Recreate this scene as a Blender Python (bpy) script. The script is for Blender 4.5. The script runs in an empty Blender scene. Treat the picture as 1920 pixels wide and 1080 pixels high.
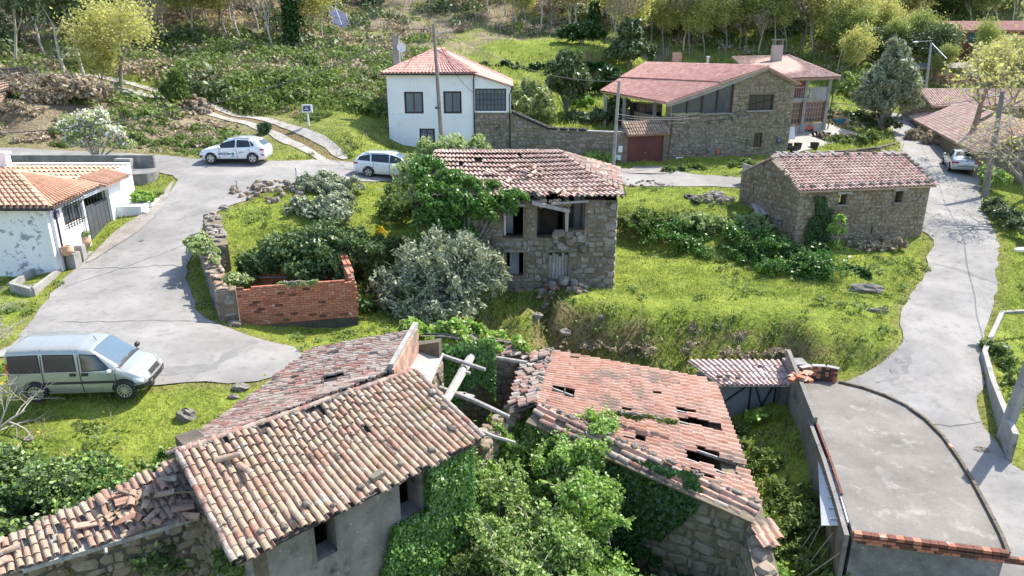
import bpy, math, random
import numpy as np
from mathutils import Vector, Matrix
from mathutils.bvhtree import BVHTree
from mathutils.geometry import delaunay_2d_cdt
random.seed(7); RNG = np.random.default_rng(11)
PI = math.pi
SC = bpy.context.scene; COL = SC.collection

# ---------------------------------------------------------------- camera, sky, sun, exposure
CAMZ, PITCH, FPX = 12.0, math.radians(19.0), 1330.0          # height above the village datum, tilt down, focal length in px of a 1920 frame
cam_d = bpy.data.cameras.new('camera'); cam = bpy.data.objects.new('camera', cam_d); COL.objects.link(cam)
cam.location = (0, 0, CAMZ); cam.rotation_euler = (PI/2 - PITCH, 0, 0)
cam_d.sensor_width = 36; cam_d.lens = 36*FPX/1920; cam_d.clip_end = 900; SC.camera = cam
SUN_AZ, SUN_EL = math.radians(52), math.radians(51)           # azimuth from +Y (away from the camera) towards +X
w = bpy.data.worlds.new('World'); SC.world = w; w.use_nodes = True
nt = w.node_tree; sky = nt.nodes.new('ShaderNodeTexSky'); sky.sky_type = 'NISHITA'; sky.sun_disc = False
sky.sun_elevation = SUN_EL; sky.sun_rotation = SUN_AZ
nt.links.new(sky.outputs[0], nt.nodes['Background'].inputs[0]); nt.nodes['Background'].inputs[1].default_value = 0.15
sd = bpy.data.lights.new('sun', 'SUN'); so = bpy.data.objects.new('sun', sd); COL.objects.link(so)
sd.energy = 3.7; sd.angle = math.radians(0.5); sd.color = (1, 0.95, 0.87)
so.rotation_euler = (PI/2 - SUN_EL, 0, PI - SUN_AZ)
SC.view_settings.view_transform = 'Standard'; SC.view_settings.look = 'None'; SC.view_settings.gamma = 1
SC.view_settings.exposure = 1.28
SC.cycles.max_bounces = 6; SC.cycles.transparent_max_bounces = 8; SC.cycles.caustics_reflective = False; SC.cycles.caustics_refractive = False
CP, SP = math.cos(PITCH), math.sin(PITCH)

# ---------------------------------------------------------------- measuring helpers (how far a sight line goes before it meets a height)
def ray(px, py):
    u, v = (px-960)/FPX, (540-py)/FPX
    return np.array([u, CP + v*SP, -SP + v*CP])
def WZ(px, py, z):
    d = ray(px, py); t = (z-CAMZ)/d[2]; return np.array([d[0]*t, d[1]*t, z])
def WD(px, py, D):
    d = ray(px, py)*D; return np.array([d[0], d[1], CAMZ+d[2]])
def onwall(A, B, px, py):                                      # metres along A->B and height
    d = ray(px, py); A = np.array(A[:2]); B = np.array(B[:2]); e = B-A; L = np.linalg.norm(e); e = e/L
    n = np.array([-e[1], e[0]]); t = A.dot(n)/d[:2].dot(n); p = d*t
    return (p[:2]-A).dot(e), CAMZ+p[2]
def proj(P):
    P = np.atleast_2d(P); h = P[:, 2]-CAMZ; D = P[:, 1]*CP - h*SP
    D = np.where(D < .1, .1, D)
    return np.stack([960+FPX*P[:, 0]/D, 540-FPX*(P[:, 1]*SP+h*CP)/D, D], 1)

# ---------------------------------------------------------------- terrain
CPTS = [  # photo column, row, height in metres
 (160,745,2.3),(540,690,2.2),(350,610,2.4),(120,600,2.4),(120,512,2.57),(300,500,2.8),(300,420,3.6),(340,345,4.5),(445,305,4.9),(600,320,4.6),
 (725,328,4.3),(640,300,4.6),(60,290,5.3),(220,295,5.1),(1210,325,3.4),(1350,342,3.3),(900,322,3.9),(1050,325,3.6),(560,335,4.5),
 (60,760,2.15),(100,800,2.0),(300,800,1.9),(450,740,2.1),(40,900,1.5),(30,525,2.3),(-150,600,2.3),(200,900,1.6),(-100,800,1.9),
 (150,265,5.6),(300,262,5.6),(250,215,7.2),(400,228,6.4),(560,262,5.6),(620,292,4.8),(450,215,6.6),(330,185,7.8),(100,120,10.0),(520,245,6.0),
 (580,235,6.4),(230,180,8.0),(0,250,6.2),(40,190,8.2),(650,245,6.2),(700,240,6.0),(735,282,4.4),(893,284,4.2),(1050,300,3.9),
 (1050,235,5.6),(1000,225,5.9),(900,180,7.6),(960,152,8.4),(1100,152,8.2),
 (700,170,8.2),(600,165,8.4),(450,140,9.4),
 (1250,150,7.6),(1600,180,6.3),(1570,165,6.8),(1640,225,4.7),(1720,240,4.1),(1700,215,4.6),(1560,240,4.9),(1500,280,4.0),(1640,290,3.4),(1620,250,4.3),
 (1800,327,3.1),(1850,330,3.0),(1760,300,3.4),(1860,360,2.6),(1900,250,4.2),(1700,130,8.5),(1800,120,9.2),(1900,130,9.0),
 (1800,400,2.35),(1800,450,2.0),(1745,487,1.4),(1770,600,.8),(1690,620,.75),(1750,750,.2),(1640,718,.05),(1880,940,-.5),(1840,560,1.0),(1900,480,1.8),(1900,560,.9),(1860,700,.35),(1900,700,.1),(1960,660,-.3),(1905,640,.4),
 (1200,372,3.15),(1300,345,3.3),(1380,350,3.2),(1480,400,2.9),(1300,398,2.9),(1180,392,2.9),(1300,470,1.45),(1170,445,1.5),(1420,478,1.4),(1480,520,1.25),(1600,525,1.3),(1735,492,1.4),(1440,402,2.8),(1400,398,2.9),
 (1148,548,1.3),(1000,540,1.4),(900,560,1.4),(1400,560,1.1),(1560,560,1.2),(1690,560,.95),(1250,560,1.15),
 (900,598,1.05),(1000,606,1.0),(1100,600,.95),(1280,588,1.0),(1440,596,1.0),(1530,640,.7),(1620,640,.75),
 (950,655,-.35),(1100,668,-.5),(1300,690,-.6),(1480,696,-.6),(1580,690,-.25),(1640,690,.1),
 (700,470,2.4),(740,400,3.2),(690,560,1.7),(640,470,2.5),(600,620,1.6),(700,625,1.5),(500,625,1.9),(800,560,1.5),(760,330,4.0),(600,380,3.9),(480,380,3.9),(430,400,3.8),(400,560,2.35),(780,420,2.9),
 (560,510,2.2),(820,600,1.2)]
CPTS += [(x, y, 1.0) for x, y in ((950,604),(1050,603),(1150,597),(1200,593),(1340,590),(1400,592),(1480,605))]      # lip of the lower terrace
CPTS += [(x, y, z) for x, y, z in ((860,640,.5),(905,650,.05),(1000,661,-.4),(1050,665,-.45),(1150,675,-.55),(1200,681,-.6),(1250,686,-.6),(1360,694,-.6),(1420,696,-.6))]   # its foot
CPTS += [(x, y, 2.9) for x, y in ((1165,389),(1210,389),(1250,393),(1350,398),(1380,398))]+[(x, y, z) for x, y, z in ((1200,449,1.45),(1250,459,1.45),(1350,475,1.4),(1450,492,1.35))]
cp = [tuple(WZ(*c)) for c in CPTS]
FPTS = [(600,95,80),(1550,60,98),(1150,88,84),(500,30,100),(900,45,98),(750,60,92),(700,5,112),(300,60,92),(1100,30,104),(1300,60,98),(1400,20,112),(1600,20,125),(1850,10,130),(1000,98,79),(960,113,76),(1100,117,76),(850,117,74),(1180,112,78),(0,60,92),(1750,60,110)]  # column, row, distance
cp += [tuple(WD(*c)) for c in FPTS]
cp += [(-10,8,0),(-4,9,-1.5),(0,12,-2.2),(3,14,-2.2),(5,17,-2.2),(2,18,-1.6),(-1,19,-.4),(-2,16,-.5),(-3,12,-1.4),(4,20,-1.7),(7.6,22,-2.2),(7.6,18,-2.2),(7.4,13,-2.4),(6,9,-2.6),(0,6,-3),(8,24.3,-2.0),
       (8,26.8,-.7),(11,22,-.5),(11,17,-.7),(13.5,15,-.6),(16,12,-1.2),(12,8,-1.6),(-12,14,1.6),(-9,14,1.8),(-8,17.5,2.0),(-14,10,1.3),(-5,21,1.9),(-3,21,1.0),(0,23.2,-.1),(4,23.6,-.5),(-30,20,1.8),(-45,30,2),(-40,45,6),(40,20,-2),(32,40,1.5),(55,50,2.5),(45,70,4.5),(25,10,-2.5),
       (-60,80,14),(-40,90,17),(-40,130,30),(0,140,31),(40,140,28),(80,140,24),(70,90,9),(90,60,4),(-90,140,32),(-80,40,8),(70,120,19),(-60,5,1),(60,5,-3),(110,100,14),(150,150,26),(-150,150,34),(0,190,38),(100,190,34),(-100,190,40)]
cp = np.array(cp); C2 = cp[:, :2]
def kern(X, Y):
    return np.sqrt((X[:, None]-C2[None, :, 0])**2 + (Y[:, None]-C2[None, :, 1])**2 + .03)
n_ = len(cp); Kx = kern(C2[:, 0], C2[:, 1])*-1 
A_ = np.zeros((n_+3, n_+3)); A_[:n_, :n_] = Kx + np.eye(n_)*-.0; A_[:n_, n_] = 1; A_[:n_, n_+1:] = C2; A_[n_, :n_] = 1; A_[n_+1:, :n_] = C2.T
SOL = np.linalg.solve(A_, np.concatenate([cp[:, 2], [0, 0, 0]]))
def hash2(ix, iy, s):
    h = np.sin(ix*127.1+iy*311.7+s*74.7)*43758.5453; return h-np.floor(h)
def vnoise(x, y, s=0):
    ix, iy = np.floor(x), np.floor(y); fx, fy = x-ix, y-iy; fx = fx*fx*(3-2*fx); fy = fy*fy*(3-2*fy)
    return (hash2(ix, iy, s)*(1-fx)+hash2(ix+1, iy, s)*fx)*(1-fy)+(hash2(ix, iy+1, s)*(1-fx)+hash2(ix+1, iy+1, s)*fx)*fy
def fbm(x, y, s=0, o=3):
    r = 0; a = .5
    for k in range(o): r = r+a*vnoise(x*2**k, y*2**k, s+k*7); a *= .5
    return r/(1-.5**o)
def hraw(X, Y):
    X = np.asarray(X, float).ravel(); Y = np.asarray(Y, float).ravel(); out = np.empty(len(X))
    for i in range(0, len(X), 20000):
        k = -kern(X[i:i+20000], Y[i:i+20000]); out[i:i+20000] = k@SOL[:n_]+SOL[n_]+X[i:i+20000]*SOL[n_+1]+Y[i:i+20000]*SOL[n_+2]
    return out
def spaced(a, b, s0, s1):
    out = [a]; 
    while out[-1] < b: out.append(out[-1]+s0+(s1-s0)*((out[-1]-a)/(b-a))**1.5)
    return np.array(out)
GY = spaced(4, 195, .28, 3.0)
gx = spaced(0, 150, .33, 4.0); GX = np.concatenate([-gx[:0:-1], gx])
MX, MY = np.meshgrid(GX, GY)
H0 = hraw(MX, MY).reshape(MX.shape)
def bil(F, x, y):
    x = np.asarray(x, float); y = np.asarray(y, float)
    i = np.clip(np.searchsorted(GX, x)-1, 0, len(GX)-2); j = np.clip(np.searchsorted(GY, y)-1, 0, len(GY)-2)
    fx = np.clip((x-GX[i])/(GX[i+1]-GX[i]), 0, 1); fy = np.clip((y-GY[j])/(GY[j+1]-GY[j]), 0, 1)
    return (F[j, i]*(1-fx)+F[j, i+1]*fx)*(1-fy)+(F[j+1, i]*(1-fx)+F[j+1, i+1]*fx)*fy
def h0(x, y): return bil(H0, x, y)
def G(px, py, F=None):                                         # where a sight line meets the ground
    d = ray(px, py); t = np.arange(6, 260, .08); 
    z = CAMZ+d[2]*t; g = bil(H0 if F is None else F, d[0]*t, d[1]*t); k = np.nonzero(z < g)[0]
    tt = t[k[0]] if len(k) else 150.
    return np.array([d[0]*tt, d[1]*tt, float(bil(H0 if F is None else F, d[0]*tt, d[1]*tt))])
def hz(x, y): return float(bil(H1, x, y))
# roads as outlines found on the ground
def gp(pts): return np.array([G(*p)[:2] for p in pts])
ROAD1 = gp([(0,277),(150,284),(300,291),(380,300),(510,303),(620,300),(700,308),(780,318)])            # far edge, west to east
ROAD1 = np.vstack([[[-62, G(0,280)[1]+9]], ROAD1, [[-2.5, 49.9], [3, 51.2]], gp([(1160,318),(1245,312),(1300,328),(1380,331)])+0, [[17.0, 47.5]]])
R1b = np.vstack([[[17.2, 43.6]], gp([(1385,352),(1290,350),(1160,350)]), [[3, 46.1], [-2, 44.9]], gp([(780,342),(660,342),(560,345),(500,352),(440,385),(400,400),(385,420)]),
     gp([(370,455),(352,500),(350,545),(375,590),(440,622),(520,645),(578,658),(578,672),(545,708),(480,716),(300,722),(230,722)]), [[-14.5, 21.3], [-24, 21.0], [-40, 22]],
     [[-40, 26.5]], gp([(5,668),(60,600),(120,520),(240,425),(330,350),(333,333),(300,322),(180,312),(0,305)]), [[-62, G(0,305)[1]+6]]])
ROADP = np.vstack([ROAD1, R1b])
R2 = np.vstack([gp([(1668,215),(1672,250),(1690,290),(1735,330)]), [[22.9,40.6],[22.9,37.2]], gp([(1738,492),(1735,520),(1700,560),(1690,600),(1690,650),(1665,685),(1620,705),(1575,716)]),
      [[11.2,24.0],[12.0,22.6],[12.4,20.5],[12.2,17.5],[11.8,14.0],[11.5,8.0],[17.5,8.0],[17.2,14.0],[16.9,17.0]], gp([(1890,880),(1830,780),(1845,690),(1850,620),(1870,540),(1872,450),(1840,370),(1835,335)]), gp([(1780,300),(1760,265),(1740,240),(1725,215)]), [[33,80],[34,90],[31,90],[29.5,80]]])
def area(P): x, y = P[:, 0], P[:, 1]; return .5*np.sum(x*np.roll(y, -1)-y*np.roll(x, -1))
def inpoly(P, x, y):
    x = np.asarray(x); y = np.asarray(y); c = np.zeros(x.shape, bool); j = len(P)-1
    for i in range(len(P)):
        xi, yi, xj, yj = P[i][0], P[i][1], P[j][0], P[j][1]
        m = ((yi > y) != (yj > y)) & (x < (xj-xi)*(y-yi)/((yj-yi) or 1e-9)+xi); c ^= m; j = i
    return c
def pdist(P, x, y, closed=True):
    d = np.full(np.shape(x), 1e9); n = len(P)
    for i in range(n if closed else n-1):
        a, b = P[i], P[(i+1) % n]; e = b-a; L = e.dot(e) or 1e-9
        t = np.clip(((x-a[0])*e[0]+(y-a[1])*e[1])/L, 0, 1); d = np.minimum(d, np.hypot(x-a[0]-t*e[0], y-a[1]-t*e[1]))
    return d
def dense(P, step=.6, rough=.14):
    out = []
    for i in range(len(P)):
        a, b = P[i], P[(i+1) % len(P)]; n = max(1, int(np.linalg.norm(b-a)/step))
        for k in range(n): out.append(a+(b-a)*k/n)
    out = np.array(out)
    for _ in range(2): out = .25*np.roll(out, 1, 0)+.5*out+.25*np.roll(out, -1, 0)
    return out+(np.stack([vnoise(out[:, 0]*1.3, out[:, 1]*1.3, 3), vnoise(out[:, 0]*1.3, out[:, 1]*1.3, 5)], 1)-.5)*rough*2
ROADS = [dense(ROADP), dense(R2)]
TRK = gp([(640,305),(560,262),(470,225),(400,207),(330,187),(230,160),(130,140)])
sd1 = [np.where(inpoly(P, MX, MY), -1, 1)*pdist(P, MX, MY) for P in ROADS]
RD = np.minimum(sd1[0], sd1[1]); TD = pdist(TRK, MX, MY, False)
bump = (fbm(MX*.9, MY*.9, 1)-.5)*.35 + (fbm(MX*3.1, MY*3.1, 2)-.5)*.12
bank = np.clip((MY-46)/30, 0, 1)*(fbm(MX*.22, MY*.22, 9)-.5)*1.6
keep = np.clip((RD-.15)/1.6, 0, 1)*np.clip(TD/2, .15, 1)
H1 = H0+(bump+bank)*keep - .07*(1-np.clip((RD+.25)/.3, 0, 1))
EXCL = []                                                     # building footprints kept clear of plants
# ---------------------------------------------------------------- materials
def nodes(m): m.use_nodes = True; t = m.node_tree; return t, t.nodes['Principled BSDF']
def rampn(t, fac, cols, pos=None):
    r = t.nodes.new('ShaderNodeValToRGB'); e = r.color_ramp.elements; n = len(cols)
    while len(e) < n: e.new(.5)
    for i, c in enumerate(cols): e[i].position = pos[i] if pos else i/max(1, n-1); e[i].color = (*c, 1)
    t.links.new(fac, r.inputs[0]); return r.outputs[0]
def noisen(t, scale, detail=4, kind='ShaderNodeTexNoise', vec=None, rough=.6):
    n = t.nodes.new(kind); n.inputs['Scale'].default_value = scale
    if 'Detail' in n.inputs: n.inputs['Detail'].default_value = detail
    if 'Roughness' in n.inputs: n.inputs['Roughness'].default_value = rough
    if vec is None: vec = t.nodes.new('ShaderNodeNewGeometry').outputs['Position']
    t.links.new(vec, n.inputs['Vector']); return n
def mathn(t, op, a, b=None, clamp=False):
    n = t.nodes.new('ShaderNodeMath'); n.operation = op; n.use_clamp = clamp
    for i, v in enumerate((a, b)):
        if v is None: continue
        if isinstance(v, (int, float)): n.inputs[i].default_value = v
        else: t.links.new(v, n.inputs[i])
    return n.outputs[0]
def mixn(t, fac, a, b, mode='MIX'):
    n = t.nodes.new('ShaderNodeMix'); n.data_type = 'RGBA'; n.blend_type = mode
    for k, v in ((0, fac), (6, a), (7, b)):
        if isinstance(v, (int, float)): n.inputs[k].default_value = v
        elif isinstance(v, tuple): n.inputs[k].default_value = (*v, 1)
        else: t.links.new(v, n.inputs[k])
    return n.outputs[2]
def bumpn(t, b, hgt, strength=.4, dist=.03):
    n = t.nodes.new('ShaderNodeBump'); n.inputs['Strength'].default_value = strength; n.inputs['Distance'].default_value = dist
    t.links.new(hgt, n.inputs['Height']); t.links.new(n.outputs[0], b.inputs['Normal'])
def rnd_out(t):
    o = t.nodes.new('ShaderNodeObjectInfo'); g = t.nodes.new('ShaderNodeNewGeometry')
    return mathn(t, 'FRACT', mathn(t, 'ADD', o.outputs['Random'], g.outputs['Random Per Island']))
MATS = {}
def mat(name, cols, scale=2., rough=.85, bump=.4, bscale=None, rnd=0., spots=(), metal=0., fine=.25, stretch=None, streak=None):
    """base colour = ramp of noise (+ a per-piece random share); spots: (colour, scale, threshold, width)."""
    m = bpy.data.materials.new(name); t, b = nodes(m)
    vec = t.nodes.new('ShaderNodeNewGeometry').outputs['Position']
    if stretch:
        mp = t.nodes.new('ShaderNodeMapping'); mp.inputs['Scale'].default_value = stretch; t.links.new(vec, mp.inputs['Vector']); vec = mp.outputs[0]
    if len(cols) > 1:
        f = noisen(t, scale, 5, vec=vec).outputs[0]
        f = mathn(t, 'ADD', mathn(t, 'MULTIPLY', mathn(t, 'SUBTRACT', f, .5), 1.8), .5, True)
        if rnd: f = mathn(t, 'ADD', mathn(t, 'MULTIPLY', f, 1-rnd), mathn(t, 'MULTIPLY', rnd_out(t), rnd))
        c = rampn(t, f, cols)
    else:
        n = t.nodes.new('ShaderNodeRGB'); n.outputs[0].default_value = (*cols[0], 1); c = n.outputs[0]
    for (sc, ss, th, wd) in spots:
        q = noisen(t, ss, 5, vec=vec, rough=.7).outputs[0]
        q = mathn(t, 'DIVIDE', mathn(t, 'SUBTRACT', q, th), wd, True); c = mixn(t, q, c, sc)
    if streak:
        sc, ss, th, wd = streak
        mp = t.nodes.new('ShaderNodeMapping'); mp.inputs['Scale'].default_value = (1, 1, .12); t.links.new(t.nodes.new('ShaderNodeNewGeometry').outputs['Position'], mp.inputs['Vector'])
        q = noisen(t, ss, 4, vec=mp.outputs[0]).outputs[0]; q = mathn(t, 'DIVIDE', mathn(t, 'SUBTRACT', q, th), wd, True); c = mixn(t, mathn(t, 'MULTIPLY', q, .8), c, sc)
    if fine:
        q = noisen(t, (bscale or scale*6), 6).outputs[0]; q = mathn(t, 'ADD', mathn(t, 'MULTIPLY', q, 2*fine), 1-fine); c = mixn(t, 1., c, q, 'MULTIPLY')
    t.links.new(c, b.inputs['Base Color']); b.inputs['Roughness'].default_value = rough; b.inputs['Metallic'].default_value = metal
    b.inputs['Specular IOR Level'].default_value = .25
    if bump: bumpn(t, b, noisen(t, bscale or scale*6, 6).outputs[0], bump)
    MATS[name] = m; return m
def leafmat(name, cols, rough=.55, trans=.35, spec=.3):
    m = bpy.data.materials.new(name); t, b = nodes(m)
    g = t.nodes.new('ShaderNodeNewGeometry'); o = t.nodes.new('ShaderNodeObjectInfo')
    big = noisen(t, .9, 2).outputs[0]
    f = mathn(t, 'ADD', mathn(t, 'MULTIPLY', g.outputs['Random Per Island'], .55), mathn(t, 'MULTIPLY', mathn(t, 'ADD', mathn(t, 'MULTIPLY', mathn(t, 'SUBTRACT', big, .5), 1.6), .5), .35))
    f = mathn(t, 'ADD', f, mathn(t, 'MULTIPLY', o.outputs['Random'], .1), True)
    c = rampn(t, f, cols); t.links.new(c, b.inputs['Base Color']); b.inputs['Roughness'].default_value = rough; b.inputs['Specular IOR Level'].default_value = spec
    tr = t.nodes.new('ShaderNodeBsdfTranslucent'); t.links.new(mixn(t, .5, c, mixn(t, 1., c, (1., 1., .35), 'MULTIPLY')), tr.inputs[0])
    mx = t.nodes.new('ShaderNodeMixShader'); mx.inputs[0].default_value = trans
    t.links.new(b.outputs[0], mx.inputs[1]); t.links.new(tr.outputs[0], mx.inputs[2]); t.links.new(mx.outputs[0], t.nodes['Material Output'].inputs[0])
    MATS[name] = m; return m
def plain(name, col, rough=.5, metal=0., spec=.5, coat=0.):
    m = bpy.data.materials.new(name); t, b = nodes(m); b.inputs['Base Color'].default_value = (*col, 1); b.inputs['Roughness'].default_value = rough
    b.inputs['Metallic'].default_value = metal; b.inputs['Specular IOR Level'].default_value = spec; b.inputs['Coat Weight'].default_value = coat
    q = noisen(t, 9, 4).outputs[0]; c = mixn(t, .3, col, mixn(t, 1., col, q, 'MULTIPLY')); t.links.new(c, b.inputs['Base Color'])
    MATS[name] = m; return m
LICH = ((.55, .55, .5), 7., .62, .05); MOSS = ((.10, .11, .03), 2.2, .58, .12); BLK = ((.035, .033, .03), 1.6, .56, .16)
mat('stone', [(.12,.09,.06),(.20,.155,.11),(.28,.23,.17),(.22,.16,.10),(.15,.13,.11)], 3, rnd=.6, spots=[BLK, LICH], bump=.7, bscale=14)
mat('stone_tan', [(.15,.105,.065),(.24,.185,.125),(.30,.25,.19),(.21,.15,.095)], 3, rnd=.6, spots=[((.5,.48,.42), 5, .63, .06), ((.06,.055,.045), 1.4, .62, .15)], bump=.6, bscale=12)
mat('stone_grey', [(.11,.09,.07),(.20,.17,.14),(.29,.26,.22),(.17,.135,.10)], 3, rnd=.6, spots=[BLK, ((.66,.66,.63), 4.5, .63, .05), MOSS], bump=.7, bscale=14)
mat('mortar', [(.12,.095,.065),(.19,.15,.105),(.25,.20,.145)], 2.5, spots=[BLK, MOSS], bump=.8, bscale=10)
mat('mortar_dark', [(.06,.05,.04),(.12,.10,.075),(.17,.14,.10)], 2.5, spots=[MOSS], bump=.8, bscale=10)
mat('render_grey', [(.12,.11,.10),(.20,.185,.165),(.27,.25,.22)], 1.6, spots=[((.045,.042,.038), .9, .54, .16), ((.36,.34,.31), 8, .62, .06), ((.26,.17,.10), 2.1, .66, .05)], bump=.5, bscale=9)
mat('plaster', [(.66,.68,.70),(.80,.81,.81)], .8, spots=[((.42,.44,.47), 1.1, .60, .22)], streak=((.40,.38,.42), 2.6, .60, .16), bump=.15, bscale=8, fine=.08)
mat('plaster_peeling', [(.72,.73,.73),(.80,.80,.79)], .8, spots=[((.30,.32,.36), 2.6, .56, .05)], bump=.2, bscale=8, fine=.1)
mat('plaster_clean', [(.80,.80,.79),(.84,.84,.83)], .8, spots=[((.55,.54,.52), 1.6, .67, .12)], bump=.1, fine=.06)
mat('concrete', [(.20,.19,.17),(.30,.285,.26),(.37,.35,.32)], 1.4, spots=[((.10,.095,.085), 1.7, .6, .12)], bump=.4, bscale=12)
mat('concrete_dark', [(.10,.095,.09),(.19,.18,.17),(.30,.29,.27)], 1.6, spots=[((.4,.39,.36), 6, .64, .06)], bump=.4, bscale=12)
mat('tile_old', [(.21,.11,.075),(.33,.20,.14),(.38,.29,.21),(.33,.26,.18),(.37,.23,.17),(.25,.20,.15)], 3.5, rnd=.7, spots=[((.46,.43,.38), 4.5, .58, .08), ((.30,.27,.22), .9, .57, .14), ((.07,.06,.05), 3.1, .58, .10), ((.19,.18,.08), 1.1, .60, .10)], bump=.5, bscale=18)
mat('tile_old_grey', [(.14,.10,.08),(.27,.19,.15),(.36,.31,.26),(.27,.13,.10),(.36,.26,.20)], 3.5, rnd=.7, spots=[((.50,.47,.42), 4.5, .60, .08), ((.06,.055,.05), 2.4, .54, .12)], bump=.5, bscale=18)
mat('tile_orange', [(.32,.15,.105),(.43,.235,.165),(.49,.31,.235),(.38,.19,.135)], 2.5, rnd=.5, spots=[((.24,.18,.14), .9, .52, .12), ((.12,.09,.08), 3.3, .58, .12), ((.56,.46,.38), 4, .64, .08)], bump=.4, bscale=18)
mat('tile_pink', [(.29,.165,.13),(.41,.26,.21),(.52,.38,.32),(.43,.28,.225)], 2.5, rnd=.6, spots=[((.13,.08,.065), 3.3, .60, .10), ((.56,.50,.45), 4, .62, .10), ((.24,.19,.15), .8, .56, .14)], bump=.4, bscale=18)
mat('tile_new', [(.38,.19,.15),(.50,.28,.23),(.60,.40,.34)], 1.5, rnd=.5, bump=.2, fine=.12)
mat('tile_clay', [(.44,.235,.145),(.54,.33,.22),(.56,.39,.28)], 2.0, rnd=.5, spots=[((.45,.22,.13), 5, .62, .1)], bump=.2, fine=.12)
mat('brick', [(.30,.10,.06),(.42,.155,.09),(.48,.20,.12),(.36,.12,.07)], 2.5, rnd=.7, spots=[((.55,.45,.42), 5.5, .60, .06), ((.12,.07,.05), 2.7, .62, .10)], bump=.5, bscale=20)
mat('brick_dark', [(.10,.05,.035),(.20,.075,.05),(.06,.05,.04)], 2.5, rnd=.6, spots=[((.05,.045,.04), 1.7, .52, .10)], bump=.5, bscale=20)
mat('wood_grey', [(.20,.18,.16),(.34,.32,.29),(.46,.44,.41)], 3, stretch=(3,3,.6), bump=.4, spots=[((.12,.10,.08), 5, .6, .1)])
mat('wood_brown', [(.09,.05,.03),(.17,.09,.055)], 3, bump=.3)
mat('wood_dark', [(.05,.04,.032),(.11,.09,.07)], 3, bump=.3)
mat('pole_wood', [(.14,.12,.10),(.26,.23,.20)], 3, stretch=(3,3,.3), bump=.3)
mat('earth', [(.13,.085,.05),(.24,.165,.10),(.30,.22,.14)], 2, bump=.8)
mat('rock', [(.12,.105,.085),(.20,.18,.15),(.28,.255,.22)], 3, rnd=.5, spots=[((.5,.5,.46), 6, .62, .06), MOSS], bump=.7)
mat('bark', [(.12,.10,.08),(.24,.21,.17),(.34,.31,.27)], 4, stretch=(3,3,.7), bump=.6)
mat('bark_pale', [(.30,.26,.21),(.48,.44,.37),(.58,.54,.47)], 4, bump=.3)
mat('twig', [(.34,.29,.24),(.50,.45,.39)], 5, bump=0)
mat('metal_grey', [(.16,.18,.20),(.24,.27,.30)], 1.2, rough=.55, spots=[((.20,.11,.07), 3, .66, .06)], bump=.1)
mat('gate_dark', [(.055,.06,.065),(.10,.105,.11)], 1.2, rough=.55, spots=[((.30,.18,.11), 3, .64, .05), ((.35,.36,.37), 2.3, .68, .04)], bump=.1)
mat('garage_red', [(.11,.035,.035),(.16,.055,.05)], 1.2, rough=.5, bump=.05)
mat('terracotta', [(.42,.24,.15),(.58,.38,.26)], 6, bump=.2)
plain('white_paint', (.8,.8,.79), .4); plain('car_white', (.82,.83,.84), .22, coat=.8); plain('car_silver', (.56,.585,.59), .3, .35, coat=.8); plain('car_green_silver', (.42,.43,.395), .3, .35, coat=.8)
plain('glass', (.015,.02,.025), .04, spec=.9); plain('glass_blue_reflect', (.10,.15,.19), .06, spec=.9); plain('glass_house', (.06,.08,.095), .05, spec=.9)  # the blue glass carries a sky reflection painted into its colour
plain('black_plastic', (.025,.026,.028), .5); plain('tyre', (.025,.025,.026), .8); plain('alloy', (.62,.63,.65), .3, .7); plain('red_lamp', (.5,.02,.03), .2); plain('lamp_clear', (.7,.75,.8), .12)
plain('frame_brown', (.055,.03,.022), .5); plain('frame_wood', (.42,.20,.10), .5); plain('blue_sign', (.03,.045,.16), .4); plain('green_shutter', (.015,.10,.10), .5); plain('cable', (.05,.05,.055), .6)
plain('tile_white', (.7,.7,.68), .3); plain('toy_red', (.62,.12,.08), .4); plain('toy_orange', (.75,.28,.04), .5); plain('zinc', (.45,.47,.49), .45, .5); plain('dark', (.012,.011,.01), .9); plain('blue_print', (.02,.28,.55), .5); plain('teal_print', (.05,.22,.32), .5); plain('red_print', (.75,.35,.33), .5); plain('plastic_sheet', (.62,.64,.66), .3); plain('yellow', (.8,.62,.03), .5); plain('solar_blue', (.08,.09,.15), .15)  # dark: near-black colour standing for the shade inside openings
leafmat('leaf_grass', [(.12,.17,.04),(.24,.30,.07),(.38,.43,.13),(.54,.55,.27)], .7, .4, .15)
leafmat('leaf_grass_dark', [(.06,.09,.02),(.11,.155,.03),(.19,.24,.05)], .7, .35, .15)
leafmat('leaf_weed', [(.06,.10,.025),(.12,.18,.04),(.21,.28,.08),(.34,.38,.19)], .6, .35)
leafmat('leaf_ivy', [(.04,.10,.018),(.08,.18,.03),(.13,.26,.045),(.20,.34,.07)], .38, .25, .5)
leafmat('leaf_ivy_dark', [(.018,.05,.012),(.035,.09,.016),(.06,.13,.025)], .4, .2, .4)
leafmat('leaf_laurel', [(.045,.08,.022),(.08,.135,.04),(.14,.20,.07),(.17,.22,.11)], .42, .2, .4)
leafmat('leaf_olive', [(.13,.15,.08),(.25,.28,.17),(.38,.41,.28),(.52,.54,.42)], .5, .2, .4)
leafmat('leaf_bright', [(.12,.24,.035),(.22,.38,.065),(.35,.52,.13),(.52,.64,.28)], .45, .4, .4)
leafmat('leaf_pale', [(.14,.22,.06),(.26,.36,.12),(.42,.48,.22),(.62,.65,.44)], .5, .35, .3)
leafmat('leaf_spring', [(.36,.36,.12),(.50,.49,.17),(.60,.58,.24),(.44,.47,.18)], .6, .4, .2)
leafmat('leaf_spring_green', [(.22,.27,.09),(.34,.39,.13),(.46,.48,.19)], .6, .4, .2)
leafmat('leaf_evergreen', [(.05,.08,.03),(.09,.13,.05),(.15,.19,.08),(.22,.25,.13)], .5, .2, .4)
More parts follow.
